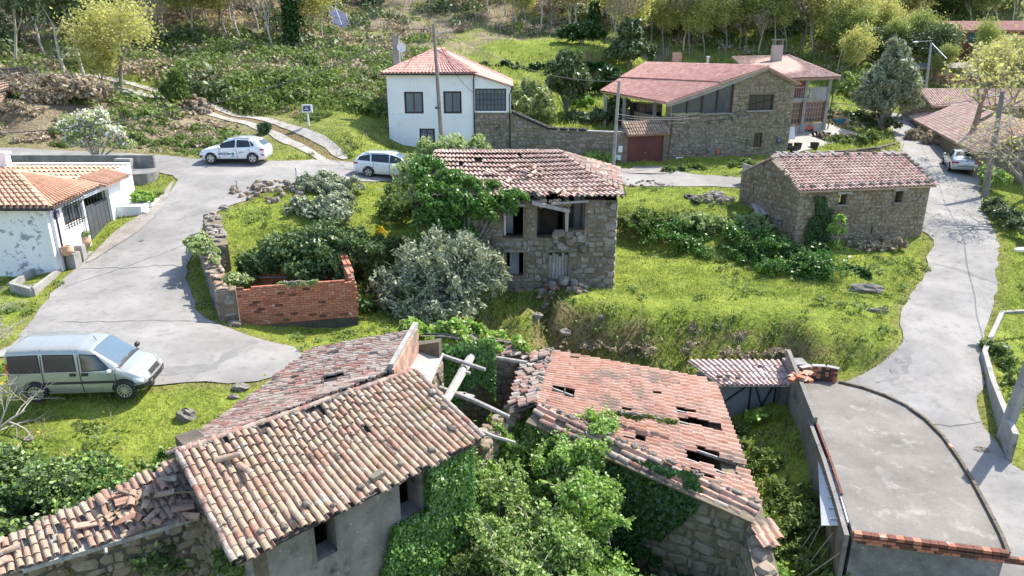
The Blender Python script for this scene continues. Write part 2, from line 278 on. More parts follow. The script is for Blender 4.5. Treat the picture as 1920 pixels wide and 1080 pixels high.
leafmat('leaf_dry', [(.20,.15,.10),(.33,.26,.18),(.46,.38,.28),(.26,.26,.13)], .8, .15, .1)
leafmat('leaf_conifer', [(.03,.07,.03),(.06,.12,.05),(.12,.17,.08)], .6, .15, .2)
leafmat('blossom', [(.70,.62,.62),(.85,.80,.80),(.9,.88,.88)], .6, .3, .2)
leafmat('gorse', [(.55,.40,.02),(.75,.6,.04)], .6, .3, .2)
leafmat('leaf_bamboo', [(.12,.20,.05),(.24,.32,.09),(.40,.44,.20),(.55,.56,.36)], .5, .3, .3)

# ---------------------------------------------------------------- mesh building
def mk(V, F, mtl, smooth=False, name='m'):
    me = bpy.data.meshes.new(name); me.from_pydata([tuple(map(float, v)) for v in V], [], F)
    if mtl is not None: me.materials.append(MATS[mtl] if isinstance(mtl, str) else mtl)
    if smooth: me.shade_smooth()
    return me
def mknp(V, F, mtl, name='m', smooth=False):                    # F: (n,3) or (n,4) int array
    me = bpy.data.meshes.new(name); k = F.shape[1]; n = len(F)
    me.vertices.add(len(V)); me.vertices.foreach_set('co', np.asarray(V, np.float32).ravel())
    me.loops.add(n*k); me.loops.foreach_set('vertex_index', F.astype(np.int32).ravel())
    me.polygons.add(n); me.polygons.foreach_set('loop_start', np.arange(0, n*k, k, dtype=np.int32))
    try: me.polygons.foreach_set('loop_total', np.full(n, k, np.int32))
    except Exception: pass
    if smooth: me.polygons.foreach_set('use_smooth', np.ones(n, bool))
    me.materials.append(MATS[mtl] if isinstance(mtl, str) else mtl); me.update(calc_edges=True); me.validate(); return me
LOC = {}
def link(o): COL.objects.link(o); return o
def tag(o, label, cat=None, group=None, kind=None):
    if label: o['label'] = label
    if cat: o['category'] = cat
    if group: o['group'] = group
    if kind: o['kind'] = kind
    return o
def thing(name, label, cat, loc, group=None, rz=0.):
    o = link(bpy.data.objects.new(name, None)); o.location = Vector([float(c) for c in loc]); o.rotation_euler.z = rz; o.empty_display_size = .3
    LOC[o] = np.array([float(c) for c in loc]) if not rz else np.zeros(3); return tag(o, label, cat, group)
def put(name, me, parent=None, label=None, kind=None, M=None):   # mesh already in the parent's frame
    o = link(bpy.data.objects.new(name, me))
    if parent is not None: o.parent = parent; LOC[o] = LOC.get(parent, np.zeros(3))
    if M is not None: o.matrix_basis = M
    return tag(o, label, kind=kind)
class MB:
    def __init__(s): s.V = []; s.F = []
    def add(s, V, F):
        b = len(s.V); s.V += [np.asarray(v, float) for v in V]; s.F += [tuple(i+b for i in f) for f in F]; return s
    def hexa(s, p): return s.add(p, [(0,3,2,1),(4,5,6,7),(0,1,5,4),(1,2,6,5),(2,3,7,6),(3,0,4,7)])
    def box(s, c, sz, rz=0., X=None, Y=None, Z=None):
        c = np.array(c, float); 
        if X is None: X = np.array([math.cos(rz), math.sin(rz), 0]); Y = np.array([-math.sin(rz), math.cos(rz), 0]); Z = np.array([0, 0, 1.])
        a, b, d = sz[0]/2, sz[1]/2, sz[2]/2
        return s.hexa([c+X*i*a+Y*j*b+Z*k*d for k in (-1, 1) for i, j in ((-1,-1),(1,-1),(1,1),(-1,1))])
    def beam(s, a, b, w_, h_=None):
        a = np.array(a, float); b = np.array(b, float); Z = b-a; L = np.linalg.norm(Z); Z = Z/L; u = np.array([0, 0, 1.]) if abs(Z[2]) < .9 else np.array([1., 0, 0])
        X = np.cross(u, Z); X /= np.linalg.norm(X); Y = np.cross(Z, X); return s.box((a+b)/2, (w_, h_ or w_, L), X=X, Y=Y, Z=Z)
    def tube(s, pts, rad, n=8, cap=True):
        pts = [np.array(p, float) for p in pts]; rad = [rad]*len(pts) if isinstance(rad, (int, float)) else rad; V = []; F = []
        for i, p in enumerate(pts):
            d = pts[min(i+1, len(pts)-1)]-pts[max(i-1, 0)]; d = d/(np.linalg.norm(d) or 1); u = np.array([0, 0, 1.]) if abs(d[2]) < .9 else np.array([1., 0, 0])
            X = np.cross(u, d); X /= np.linalg.norm(X); Y = np.cross(d, X)
            V += [p+(X*math.cos(2*PI*k/n)+Y*math.sin(2*PI*k/n))*rad[i] for k in range(n)]
        for i in range(len(pts)-1):
            for k in range(n): a = i*n+k; b = i*n+(k+1) % n; F.append((a, b, b+n, a+n))
        if cap: F += [tuple(range(n-1, -1, -1)), tuple((len(pts)-1)*n+k for k in range(n))]
        return s.add(V, F)
    def lathe(s, prof, c, n=16, axis=2):
        V = []; F = []; ax = [(1, 2, 0), (2, 0, 1), (0, 1, 2)][axis]
        for r, z in prof:
            for k in range(n):
                q = [0, 0, 0]; q[ax[0]] = r*math.cos(2*PI*k/n); q[ax[1]] = r*math.sin(2*PI*k/n); q[ax[2]] = z; V.append(np.array(q)+c)
        for i in range(len(prof)-1):
            for k in range(n): a = i*n+k; b = i*n+(k+1) % n; F.append((a, b, b+n, a+n))
        return s.add(V, F)
    def prism(s, P, z0, z1):                                    # P counter-clockwise 2D; z may be lists
        n = len(P); z0 = [z0]*n if not hasattr(z0, '__len__') else z0; z1 = [z1]*n if not hasattr(z1, '__len__') else z1
        V = [(p[0], p[1], z0[i]) for i, p in enumerate(P)]+[(p[0], p[1], z1[i]) for i, p in enumerate(P)]
        return s.add(V, [tuple(range(n-1, -1, -1)), tuple(range(n, 2*n))]+[(i, (i+1) % n, (i+1) % n+n, i+n) for i in range(n)])
    def slab(s, P, th, up=None):                                # thick sheet on a 3D polygon
        P = [np.array(p, float) for p in P]; n = len(P); N = np.cross(P[1]-P[0], P[2]-P[0]); N /= np.linalg.norm(N)
        if up is None and N[2] < 0: P = P[::-1]; N = -N
        V = [p-N*th for p in P]+P; return s.add(V, [tuple(range(n-1, -1, -1)), tuple(range(n, 2*n))]+[(i, (i+1) % n, (i+1) % n+n, i+n) for i in range(n)])
    def ball(s, c, r, n=8, m=5, sq=(1,1,1), jit=0.):
        V = []; F = []
        for i in range(m+1):
            th = PI*i/m
            for k in range(n):
                f = 1+random.uniform(-jit, jit); V.append(np.array([math.sin(th)*math.cos(2*PI*k/n)*sq[0], math.sin(th)*math.sin(2*PI*k/n)*sq[1], math.cos(th)*sq[2]])*r*f+c)
        for i in range(m):
            for k in range(n): a = i*n+k; b = i*n+(k+1) % n; F.append((a, a+n, b+n, b))
        return s.add(V, F)
    def wall(s, A, B, z0, z1, th, holes=(), z1b=None, step=None):  # outward = right of A->B; holes (s0,s1,za,zb)
        A = np.array(A[:2], float); B = np.array(B[:2], float); e = B-A; e /= np.linalg.norm(e); A = A+e*.004; B = B-e*.004; L = np.linalg.norm(B-A); n = np.array([e[1], -e[0]]); z1b = z1 if z1b is None else z1b
        ztop = (lambda t: z1+(z1b-z1)*t/L) if not callable(z1) else z1
        cuts = sorted({0., L, *[min(max(v, 0), L) for h in holes for v in h[:2]], *([k*step for k in range(int(L/step)+1)] if step else [])})
        for a, b in zip(cuts[:-1], cuts[1:]):
            if b-a < 1e-3: continue
            m = (a+b)/2; zs = [(z0, None)]; hs = sorted([h for h in holes if h[0]-1e-6 <= m <= h[1]+1e-6], key=lambda h: h[2]); lo = z0
            segs = []
            for h in hs:
                if h[2] > lo: segs.append((lo, h[2], False))
                lo = max(lo, h[3])
            segs.append((lo, None, True))
            for q0, q1, top in segs:
                ta = ztop(a) if top else q1; tb = ztop(b) if top else q1
                if min(ta, tb) <= q0: continue
                P = [A+e*a, A+e*b, A+e*b-n*th, A+e*a-n*th]
                s.hexa([(*P[0], q0), (*P[1], q0), (*P[2], q0), (*P[3], q0), (*P[0], ta), (*P[1], tb), (*P[2], tb), (*P[3], ta)])
        return s
    def mesh(s, mtl, off=None, smooth=False, name='m'):
        off = np.zeros(3) if off is None else off; return mk([v-off for v in s.V], s.F, mtl, smooth, name)
    def part(s, name, mtl, parent, label=None, kind=None, smooth=False):
        return put(name, s.mesh(mtl, LOC.get(parent, np.zeros(3)), smooth, name), parent, label, kind)
    def solo(s, name, mtl, label, cat, loc=None, group=None, kind=None, smooth=False):
        V = np.array(s.V)
        if loc is None: loc = np.array([(V[:, 0].min()+V[:, 0].max())/2, (V[:, 1].min()+V[:, 1].max())/2, V[:, 2].min()])
        loc = np.array(loc, float); o = link(bpy.data.objects.new(name, s.mesh(mtl, loc, smooth, name))); o.location = Vector(loc.tolist()); LOC[o] = loc
        return tag(o, label, cat, group, kind)
def join_inst(items, mtl, off, name):                           # items: (mesh, 4x4 numpy)
    Vs = []; Fs = []; b = 0; cache = {}
    for me, M in items:
        if me not in cache:
            cache[me] = (np.array([v.co[:] for v in me.vertices]), [tuple(p.vertices) for p in me.polygons])
        V, F = cache[me]; Vs.append(V@M[:3, :3].T+M[:3, 3]); Fs += [tuple(i+b for i in f) for f in F]; b += len(V)
    return mk(np.concatenate(Vs)-off, Fs, mtl, name=name)
def fmat(X, Y, Z, O): M = np.eye(4); M[:3, 0] = X; M[:3, 1] = Y; M[:3, 2] = Z; M[:3, 3] = O; return M
def tomat(M, off): M = M.copy(); M[:3, 3] -= off; return Matrix(M.tolist())
def pieces(parent, name, items, mtl, limit=300, size=None):     # up to LIMIT separate children, the rest joined
    off = LOC.get(parent, np.zeros(3))
    if size is None: size = lambda it: 1/proj(it[1][:3, 3])[0, 2]*(1 if abs(proj(it[1][:3, 3])[0, 0]-960) < 990 and abs(proj(it[1][:3, 3])[0, 1]-540) < 560 else .01)
    items = sorted(items, key=size, reverse=True)
    for me, M in items[:limit]: put(name, me, parent, M=tomat(M, off))
    if items[limit:]:
        put(name, join_inst(items[limit:], mtl, off, name), parent, kind='stuff')
# tiles: local x across, y down the slope, z out of the roof; unit pitch
def arc_tile(mtl, w0=.44, w1=.37, hh=.42, n=6, th=.07, name='tile'):
    V = []; F = []
    for L_, (y, w_) in enumerate(((-.54, w1), (.54, w0))):
        for q in (0, th):
            for k in range(n+1):
                a = PI*k/n; V.append((-math.cos(a)*(w_-q), y, math.sin(a)*(hh*w_/w0-q)))
    m = n+1
    for k in range(n):
        F += [(k, k+1, 2*m+k+1, 2*m+k), (m+k, 3*m+k, 3*m+k+1, m+k+1), (2*m+k, 2*m+k+1, 3*m+k+1, 3*m+k), (k, m+k, m+k+1, k+1)]
    F += [(0, 2*m, 3*m, m), (n, m+n, 3*m+n, 2*m+n)]
    return mk(V, F, mtl, name=name)
def flat_tile(mtl, ribs=2, h=.22, name='tile', th=.12, S=False):
    xs = np.linspace(-.5, .5, 9); V = []; F = []
    z = [h*(.5-.5*math.cos(2*PI*ribs*(x+.5))) if not S else h*max(0, math.sin(PI*(x+.5)*1.0))**.7*(1 if x > -.15 else .25) for x in xs]
    for y, dz in ((-.52, 0), (.54, .0)):
        for q in (0, th): V += [(x, y, zz-q+dz) for x, zz in zip(xs, z)]
    m = len(xs)
    for k in range(m-1): F += [(k, k+1, 2*m+k+1, 2*m+k), (m+k, 3*m+k, 3*m+k+1, m+k+1), (2*m+k, 2*m+k+1, 3*m+k+1, 3*m+k)]
    F += [(0, 2*m, 3*m, m), (m-1, 2*m-1, 4*m-1, 3*m-1)]
    return mk(V, F, mtl, name=name)
def bilin(Q, u, v): return (Q[0]*(1-u)+Q[1]*u)*(1-v)+(Q[3]*(1-u)+Q[2]*u)*v
def roof_tiles(parent, Q, nc, nr, meshes, mtl, limit=300, rot=.05, lift=.04, tilt=.07, skip=None, name='roof_tile', sag=0., drop=0., chan=None, thick=.16, jy=.0):
    """Q: ridge start, ridge end, eave end, eave start (u along the ridge, v down)."""
    Q = [np.array(q, float) for q in Q]; items = []; under = []
    for i in range(nc):
        jc = random.uniform(-jy, jy)
        for j in range(nr):
            u, v = (i+.5)/nc, (j+.5)/nr+jc
            if skip and skip(u, v): continue
            if random.random() < drop: continue
            P = bilin(Q, u, v); X = (bilin(Q, min(u+.02, 1), v)-bilin(Q, max(u-.02, 0), v)); X /= np.linalg.norm(X)
            dv = (bilin(Q, u, 1)-bilin(Q, u, 0)); ly = np.linalg.norm(dv)/nr; Y = dv/np.linalg.norm(dv)
            lx = np.linalg.norm(bilin(Q, 1, v)-bilin(Q, 0, v))/nc
            Z = np.cross(X, Y); Z /= np.linalg.norm(Z); 
            if Z[2] < 0: Z = -Z
            P = P - np.array([0, 0, sag*math.sin(PI*u)*math.sin(PI*v)])
            Y2 = Y+Z*(tilt+random.uniform(-.02, .02))+X*random.uniform(-rot, rot); X2 = np.cross(Y2, Z); X2 = X2/np.linalg.norm(X2)
            if X2.dot(X) < 0: X2 = -X2
            Z2 = np.cross(X2, Y2); Z2 = Z2/np.linalg.norm(Z2)*(1 if np.cross(X2, Y2).dot(Z) > 0 else -1)
            items.append((random.choice(meshes), fmat(X2*lx*random.uniform(.94, 1.04), Y2*ly*random.uniform(.96, 1.05), Z2*min(lx, .24), P+Z*(lift+random.uniform(-.008, .008)))))
            if chan is not None:
                for s_ in (.5,):
                    P2 = P+X*lx*s_; under.append((chan, fmat(X*lx*.95, Y*ly+Z*tilt*.5*ly, -Z*min(lx, .24), P2+Z*(lift+.035))))
    pieces(parent, name, items, mtl, limit)
    if under:
        put('channel_tile', join_inst(under, 'tile_old_grey', LOC.get(parent, np.zeros(3)), 'channel'), parent, kind='stuff')  # darker grey puts the shade of the gaps into the channel colour
    return items
def stone_mesh(seed, mtl):
    r = random.Random(seed); n = r.choice((6, 7, 8, 8)); P = []
    for k in range(n):
        a = 2*PI*(k+r.uniform(-.22, .22))/n; q = .5/max(abs(math.cos(a)), abs(math.sin(a)))**.75*r.uniform(.86, 1.02); P.append((q*math.cos(a), q*math.sin(a)))
    V = [(x, y, -.5) for x, y in P]+[(x, y, .25+r.uniform(-.1, .1)) for x, y in P]+[(x*.74, y*.74, .5+r.uniform(-.12, .12)) for x, y in P]
    F = [(k, (k+1) % n, (k+1) % n+n, k+n) for k in range(n)]+[(k+n, (k+1) % n+n, (k+1) % n+2*n, k+2*n) for k in range(n)]+[tuple(range(2*n, 3*n))]
    return mk(V, F, mtl, name='stone')
STONES = {m: [stone_mesh(k, m) for k in range(14)] for m in ('stone', 'stone_tan', 'stone_grey')}
def stones(parent, A, B, z0, z1, holes=(), size=(.42, .26), mtl='stone', limit=300, th=.12, out=.0, z1b=None, mask=None, base=None):
    """Rubble courses on the face right of A->B."""
    A = np.array(A[:2], float); B = np.array(B[:2], float); e = B-A; L = np.linalg.norm(e); e /= L; n = np.array([e[1], -e[0], 0]); E = np.array([*e, 0]); U = np.array([0, 0, 1.])
    ztop = z1 if callable(z1) else (lambda t: z1+((z1 if z1b is None else z1b)-z1)*t/L)
    items = []; z = z0; zq = z0+.15; kq = 0
    while zq < min(ztop(0), ztop(L))-.1 and L > 1.5:              # bigger corner stones, long and short in turn
        for c_ in (0, 1):
            w_ = size[0]*(1.35 if (kq+c_) % 2 else .85); cc = w_/2 if c_ == 0 else L-w_/2
            if not any(h[0]-w_/2 < cc < h[1]+w_/2 and h[2]-.1 < zq < h[3]+.1 for h in holes): items.append((random.choice(STONES[mtl]), fmat(E*w_, U*size[1]*1.25, n*th*1.25, np.array([*(A+e*cc), zq])+n*out)))
        zq += size[1]*1.3; kq += 1
    z = z0; zmax = max(ztop(0), ztop(L), ztop(L/2), ztop(L*.8), ztop(L*.25))
    while z < zmax:
        rh = size[1]*random.uniform(.65, 1.35); t = -random.uniform(0, .2)
        while t < L:
            lw = size[0]*random.choice((.4, .6, .8, 1., 1.2, 1.6))*random.uniform(.85, 1.15); c = t+lw/2; zc = z+rh/2+random.uniform(-.05, .05); t += lw
            if c < size[0]*.5 or c > L-size[0]*.5 or zc+rh*.4 > ztop(c)+.03: continue
            if base is not None and zc+rh*.5 < base(c): continue
            if any(h[0]-lw*.4 < c < h[1]+lw*.4 and h[2]-rh*.4 < zc < h[3]+rh*.4 for h in holes): continue
            if mask and not mask(c, zc): continue
            w_ = min(lw*1.02, 2*c+.05, 2*(L-c)+.05); k = 1
            a = random.uniform(-.22, .22); kh = random.uniform(.62, 1.12); X = E*math.cos(a)+U*math.sin(a); Y = -E*math.sin(a)+U*math.cos(a)
            P = np.array([*(A+e*c), zc])+n*(out)
            items.append((random.choice(STONES[mtl]), fmat(X*w_*random.uniform(.8, 1.0)*random.choice((-1, 1)), Y*rh*kh, n*th*random.uniform(.55, 1.2), P)))
        z += rh*.98
    pieces(parent, 'stone', items, mtl, limit, size=lambda it: np.linalg.norm(it[1][:3, 0])*np.linalg.norm(it[1][:3, 1])*(1 if 0 < proj(it[1][:3, 3])[0, 1] < 1080 else .1))
    return items
# ---------------------------------------------------------------- leaves, branches
def leaves(cen, rad, n, size, flat=.0, up=.3, shell=.55, aspect=1.7, droop=0., seed=None):
    cen = np.atleast_2d(cen).astype(float); rad = np.atleast_2d(rad).astype(float)
    if rad.shape[1] == 1 or rad.shape[0] != len(cen): rad = np.broadcast_to(rad.reshape(-1, rad.shape[-1]) if rad.shape[0] == len(cen) else np.broadcast_to(rad, (len(cen), rad.shape[-1])), (len(cen), rad.shape[-1]))
    if rad.shape[1] == 1: rad = np.repeat(rad, 3, 1)
    wgt = rad.prod(1)**(2/3); idx = RNG.choice(len(cen), n, p=wgt/wgt.sum())
    d = RNG.normal(size=(n, 3)); d /= np.linalg.norm(d, axis=1)[:, None]; r = shell+(1.08-shell)*RNG.random(n)**.8; r *= 1+.3*(RNG.random(n) < .2)*RNG.random(n)
    P = cen[idx]+d*rad[idx]*r[:, None]
    ext = (cen.max(0)-cen.min(0)).max() if len(cen) > 30 else 0
    if ext:                                                     # ragged outline: drift and thin the leaves with soft noise
        amp = min(.30, .09*ext); f = 1.5/max(.45, .35*ext**.5); Q = P*f; P = P+amp*2*np.stack([fbm(Q[:, 0]+Q[:, 2]*.6, Q[:, 1]+Q[:, 2]*.5, q_) for q_ in (81, 85, 89)], 1)-amp
        keep_ = fbm(P[:, 0]*2.6+P[:, 2], P[:, 1]*2.6+P[:, 2]*1.7, 93) > .36; P, d = P[keep_], d[keep_]; n = len(P)
    N = d*.8+RNG.normal(size=(n, 3))*.75+np.array([0, 0, up]); N /= np.linalg.norm(N, axis=1)[:, None]
    return leafquads(P, N, size, aspect, droop)
def leafquads(P, N, size, aspect=1.7, droop=0.):
    n = len(P); T = RNG.normal(size=(n, 3)); T[:, 2] -= droop; T -= N*(T*N).sum(1)[:, None]; T /= np.linalg.norm(T, axis=1)[:, None]; B = np.cross(N, T)
    s = (size*RNG.uniform(.6, 1.35, n))[:, None]; a = s*aspect/2; b = s/2
    V = np.stack([P-T*a, P+B*b+T*a*.1, P+T*a, P-B*b+T*a*.1], 1).reshape(-1, 3); return V, np.arange(4*n).reshape(n, 4)
def cat(parts):
    Vs = []; Fs = []; b = 0
    for V, F in parts: Vs.append(V); Fs.append(F+b); b += len(V)
    return np.concatenate(Vs), np.concatenate(Fs)
def branches(base, h, r, seed, levels=4, spread=.6, nb=(3, 5), upb=.35, lean=(0, 0), first=.35, shrink=.66, wig=.12):
    R = random.Random(seed); segs = []; tips = []
    def grow(p, d, L, rr, lv):
        k = 4 if lv == 0 else 3; pts = [p]; rs = [rr]; dd = d
        for i in range(k):
            dd = dd+np.array([R.gauss(0, wig), R.gauss(0, wig), R.gauss(0, wig)*.6+upb*.06]); dd /= np.linalg.norm(dd); pts.append(pts[-1]+dd*L/k); rs.append(rr*(1-.6*(i+1)/k) if lv < levels-1 else rr*(1-.85*(i+1)/k))
        segs.append((pts, rs, lv)); 
        if lv >= levels-1: tips.extend(pts[1:]); return
        if lv >= levels-2: tips.append(pts[-1])
        m = R.randint(*nb)+(1 if lv == 0 else 0)
        for j in range(m):
            t = first+(1-first)*(j+R.random()*.8)/m if lv == 0 else .3+.7*(j+R.random())/m
            f = min(t*k, k-1e-3); i = int(f); q = pts[i]+(pts[i+1]-pts[i])*(f-i)
            a = R.uniform(0, 2*PI); side = np.array([math.cos(a), math.sin(a), 0]); side -= dd*side.dot(dd); side /= (np.linalg.norm(side) or 1)
            nd = dd*(1-spread*.6)+side*spread*R.uniform(.8, 1.25)+np.array([0, 0, upb*.3]); nd /= np.linalg.norm(nd)
            grow(q, nd, L*shrink*R.uniform(.75, 1.15)*(1.0 if lv else (1.25-.5*t)), rs[i]*.62, lv+1)
    d0 = np.array([lean[0], lean[1], 1.]); d0 /= np.linalg.norm(d0); grow(np.array(base, float), d0, h, r, 0); return segs, np.array(tips)
def tubes_np(segs, nmap=(7, 5, 3, 3, 3, 3), rmin=.004):
    Vs = []; Fs = []; b = 0
    for pts, rs, lv in segs:
        n = nmap[min(lv, len(nmap)-1)]; P = np.array(pts); D = np.gradient(P, axis=0); D /= (np.linalg.norm(D, axis=1)[:, None]+1e-9)
        u = np.array([.3, .2, 1.]) if abs(D[0, 2]) < .8 else np.array([1., .2, 0]); X = np.cross(u, D); X /= (np.linalg.norm(X, axis=1)[:, None]+1e-9); Y = np.cross(D, X)
        a = np.arange(n)*2*PI/n; rr = np.maximum(np.array(rs), rmin)[:, None, None]
        V = P[:, None]+(X[:, None]*np.cos(a)[None, :, None]+Y[:, None]*np.sin(a)[None, :, None])*rr; Vs.append(V.reshape(-1, 3))
        k = np.arange(n); 
        for i in range(len(P)-1): Fs.append(np.stack([b+i*n+k, b+i*n+(k+1) % n, b+(i+1)*n+(k+1) % n, b+(i+1)*n+k], 1))
        b += len(P)*n
    return np.concatenate(Vs), np.concatenate(Fs)
def mktree(name, label, cat_, base, segs, VF, bark, leaf, group=None, crown='crown'):
    t = thing(name, label, cat_, base, group); b = np.array(base)
    V, F = tubes_np(segs); put('trunk', mknp(V-b, F, bark, 'trunk', True), t)
    if VF is not None: put(crown, mknp(VF[0]-b, VF[1], leaf, 'crown'), t)
    return t
def copy_tree(root, loc, rz, sc, label, group=None, sz=None):
    r = root.copy(); COL.objects.link(r); r.location = Vector([float(v) for v in loc]); r.rotation_euler = (0, 0, rz); r.scale = (sc, sc, sz or sc); r['label'] = label
    if group: r['group'] = group
    for ch in root.children:
        c = ch.copy(); COL.objects.link(c); c.parent = r
        for g_ in ch.children: d = g_.copy(); COL.objects.link(d); d.parent = c
    return r
def text_mesh(body, size, mtl, X, Y, Z, O, name, parent, ext=.002):   # lettering as thin geometry
    c = bpy.data.curves.new(name, 'FONT'); c.body = body; c.size = size; c.align_x = 'CENTER'; c.align_y = 'CENTER'; c.extrude = ext; c.resolution_u = 2
    o = bpy.data.objects.new(name, c); COL.objects.link(o); dg = bpy.context.evaluated_depsgraph_get(); dg.update(); me = bpy.data.meshes.new_from_object(o.evaluated_get(dg)); bpy.data.objects.remove(o)
    me.materials.clear(); me.materials.append(MATS[mtl]); q = put(name, me, parent, M=Matrix(fmat(X, Y, Z, O).tolist())); return q
# ================================================================ SETTING
def ground():
    ny, nx = MX.shape; V = np.stack([MX, MY, H1], 2).reshape(-1, 3); i = np.arange(ny-1)[:, None]*nx+np.arange(nx-1)[None]; F = np.stack([i, i+1, i+nx+1, i+nx], 2).reshape(-1, 4)
    me = mknp(V, F, 'earth', 'terrain', True)
    # masks: r lush grass, g dry scrub/leaf litter, b bare soil on steep banks
    gy, gxx = np.gradient(H0, GY, GX); slope = np.hypot(gy, gxx); n1 = fbm(MX*.35, MY*.35, 21); n2 = fbm(MX*1.2, MY*1.2, 22)
    hill = np.clip((MY-72)/14, 0, 1)*np.clip((20-MX)/16+np.clip((MY-92)/8, 0, 1), 0, 1)*np.clip((n1-.30)*4, .35, 1)
    left = np.exp(-((MX+29)/11)**2-((MY-53)/7)**2)*1.6
    field = np.clip(1-np.abs(MX-8)/16, 0, 1)*np.clip(1-np.abs(MY-84)/9, 0, 1)*1.6
    litter = np.clip(hill+left-field+np.clip((MX-38)/10, 0, 1)*.5*(MY > 70), 0, 1)
    soil = np.clip((slope-.62)*1.6+(n2-.62)*2.5, 0, 1)*.8+np.clip(.35-np.abs(RD-.1), 0, .35)*1.6
    soil = np.clip(np.maximum(soil, np.clip(1.1-TD, 0, 1)*.9), 0, 1)
    global LITTER; LITTER = litter
    a = me.attributes.new('ground_kind', 'FLOAT_COLOR', 'POINT'); c = np.stack([n1, litter, soil, np.ones_like(n1)], 2).reshape(-1, 4).astype(np.float32); a.data.foreach_set('color', c.ravel())
    m = bpy.data.materials.new('ground'); t, b = nodes(m); at = t.nodes.new('ShaderNodeAttribute'); at.attribute_name = 'ground_kind'
    sp = t.nodes.new('ShaderNodeSeparateColor'); t.links.new(at.outputs['Color'], sp.inputs[0])
    fn = noisen(t, 7, 6).outputs[0]; md = noisen(t, .8, 5).outputs[0]; f = mathn(t, 'ADD', mathn(t, 'MULTIPLY', fn, .6), mathn(t, 'MULTIPLY', md, .5))
    grass = rampn(t, f, [(.05,.07,.012),(.11,.145,.022),(.21,.25,.04),(.30,.33,.07)], [.3,.45,.6,.78])
    dry = rampn(t, f, [(.08,.06,.04),(.16,.125,.08),(.27,.22,.15),(.17,.18,.06)], [.3,.48,.62,.8])
    soilc = rampn(t, fn, [(.06,.045,.025),(.15,.10,.055),(.24,.17,.10),(.10,.12,.03)], [.3,.45,.6,.75])
    c = mixn(t, sp.outputs[1], grass, dry); c = mixn(t, sp.outputs[2], c, soilc); t.links.new(c, b.inputs['Base Color']); b.inputs['Roughness'].default_value = .95; b.inputs['Specular IOR Level'].default_value = .1
    bumpn(t, b, fn, .9, .12); me.materials.clear(); me.materials.append(m)
    o = put('ground', me, kind='structure'); tag(o, 'grassy village slope with terraces, banks and scrub')
ground()
def roadmat():
    m = bpy.data.materials.new('asphalt'); t, b = nodes(m)
    a = noisen(t, .35, 4).outputs[0]; f = noisen(t, 45, 3).outputs[0]; g = noisen(t, 3, 5, rough=.7).outputs[0]
    c = rampn(t, a, [(.20,.19,.175),(.285,.27,.25)], [.35,.65]); c = mixn(t, mathn(t, 'MULTIPLY', mathn(t, 'SUBTRACT', g, .52, True), 4, True), c, (.16,.15,.135))
    c = mixn(t, 1., c, mathn(t, 'ADD', mathn(t, 'MULTIPLY', f, .7), .65), 'MULTIPLY')
    pt = noisen(t, .55, 6, rough=.75).outputs[0]; c = mixn(t, 1., c, mathn(t, 'ADD', mathn(t, 'MULTIPLY', pt, .6), .72), 'MULTIPLY')
    t.links.new(c, b.inputs['Base Color']); b.inputs['Roughness'].default_value = .9; b.inputs['Specular IOR Level'].default_value = .2; bumpn(t, b, f, .35, .01); MATS['asphalt'] = m
roadmat()
def sheet(P, name, mtl, lift=.022, step=.45, label=None, zf=None, kind='structure'):
    x0, y0 = P.min(0); x1, y1 = P.max(0); gx_, gy_ = np.meshgrid(np.arange(x0, x1, step), np.arange(y0, y1, step)); q = np.stack([gx_.ravel(), gy_.ravel()], 1)
    k = inpoly(P, q[:, 0], q[:, 1]) & (pdist(P, q[:, 0], q[:, 1]) > step*.4); q = q[k]; pts = [Vector(p.tolist()) for p in P]+[Vector(p.tolist()) for p in q]
    r = delaunay_2d_cdt(pts, [(i, (i+1) % len(P)) for i in range(len(P))], [], 1, 1e-5); V = np.array([v[:] for v in r[0]])
    z = (bil(H0, V[:, 0], V[:, 1]) if zf is None else zf(V[:, 0], V[:, 1]))+lift
    return tag(put(name, mk(np.c_[V, z], [tuple(f) for f in r[2]], mtl, True, name), kind=kind), label)
sheet(ROADS[0], 'road', 'asphalt', label='pale worn asphalt village road widening at the junction')
sheet(ROADS[1], 'road', 'asphalt', label='pale narrow asphalt lane climbing past the barn')
# rutted track up the hillside: two wheel strips
for s_ in (-1, 1):
    P = TRK; d = np.gradient(P, axis=0); d /= np.linalg.norm(d, axis=1)[:, None]; nn = np.stack([-d[:, 1], d[:, 0]], 1); c0 = P+nn*s_*.72
    pl = np.vstack([c0+nn*.38, (c0-nn*.38)[::-1]]); pl = dense(pl, .8, .12)
    if area(pl) < 0: pl = pl[::-1]
    m_ = MATS.get('track') or mat('track', [(.22,.19,.15),(.36,.33,.29),(.42,.39,.35)], 1.2, spots=[((.20,.14,.07), 2.2, .56, .1)], bump=.4)
    zt = lambda x, y: bil(H1, x, y)
    sheet(pl, 'wheel_track', 'track', lift=.05, label='worn pale wheel rut of the track up the hillside' if s_ > 0 else 'second pale wheel rut on the valley side of the track', zf=zt)
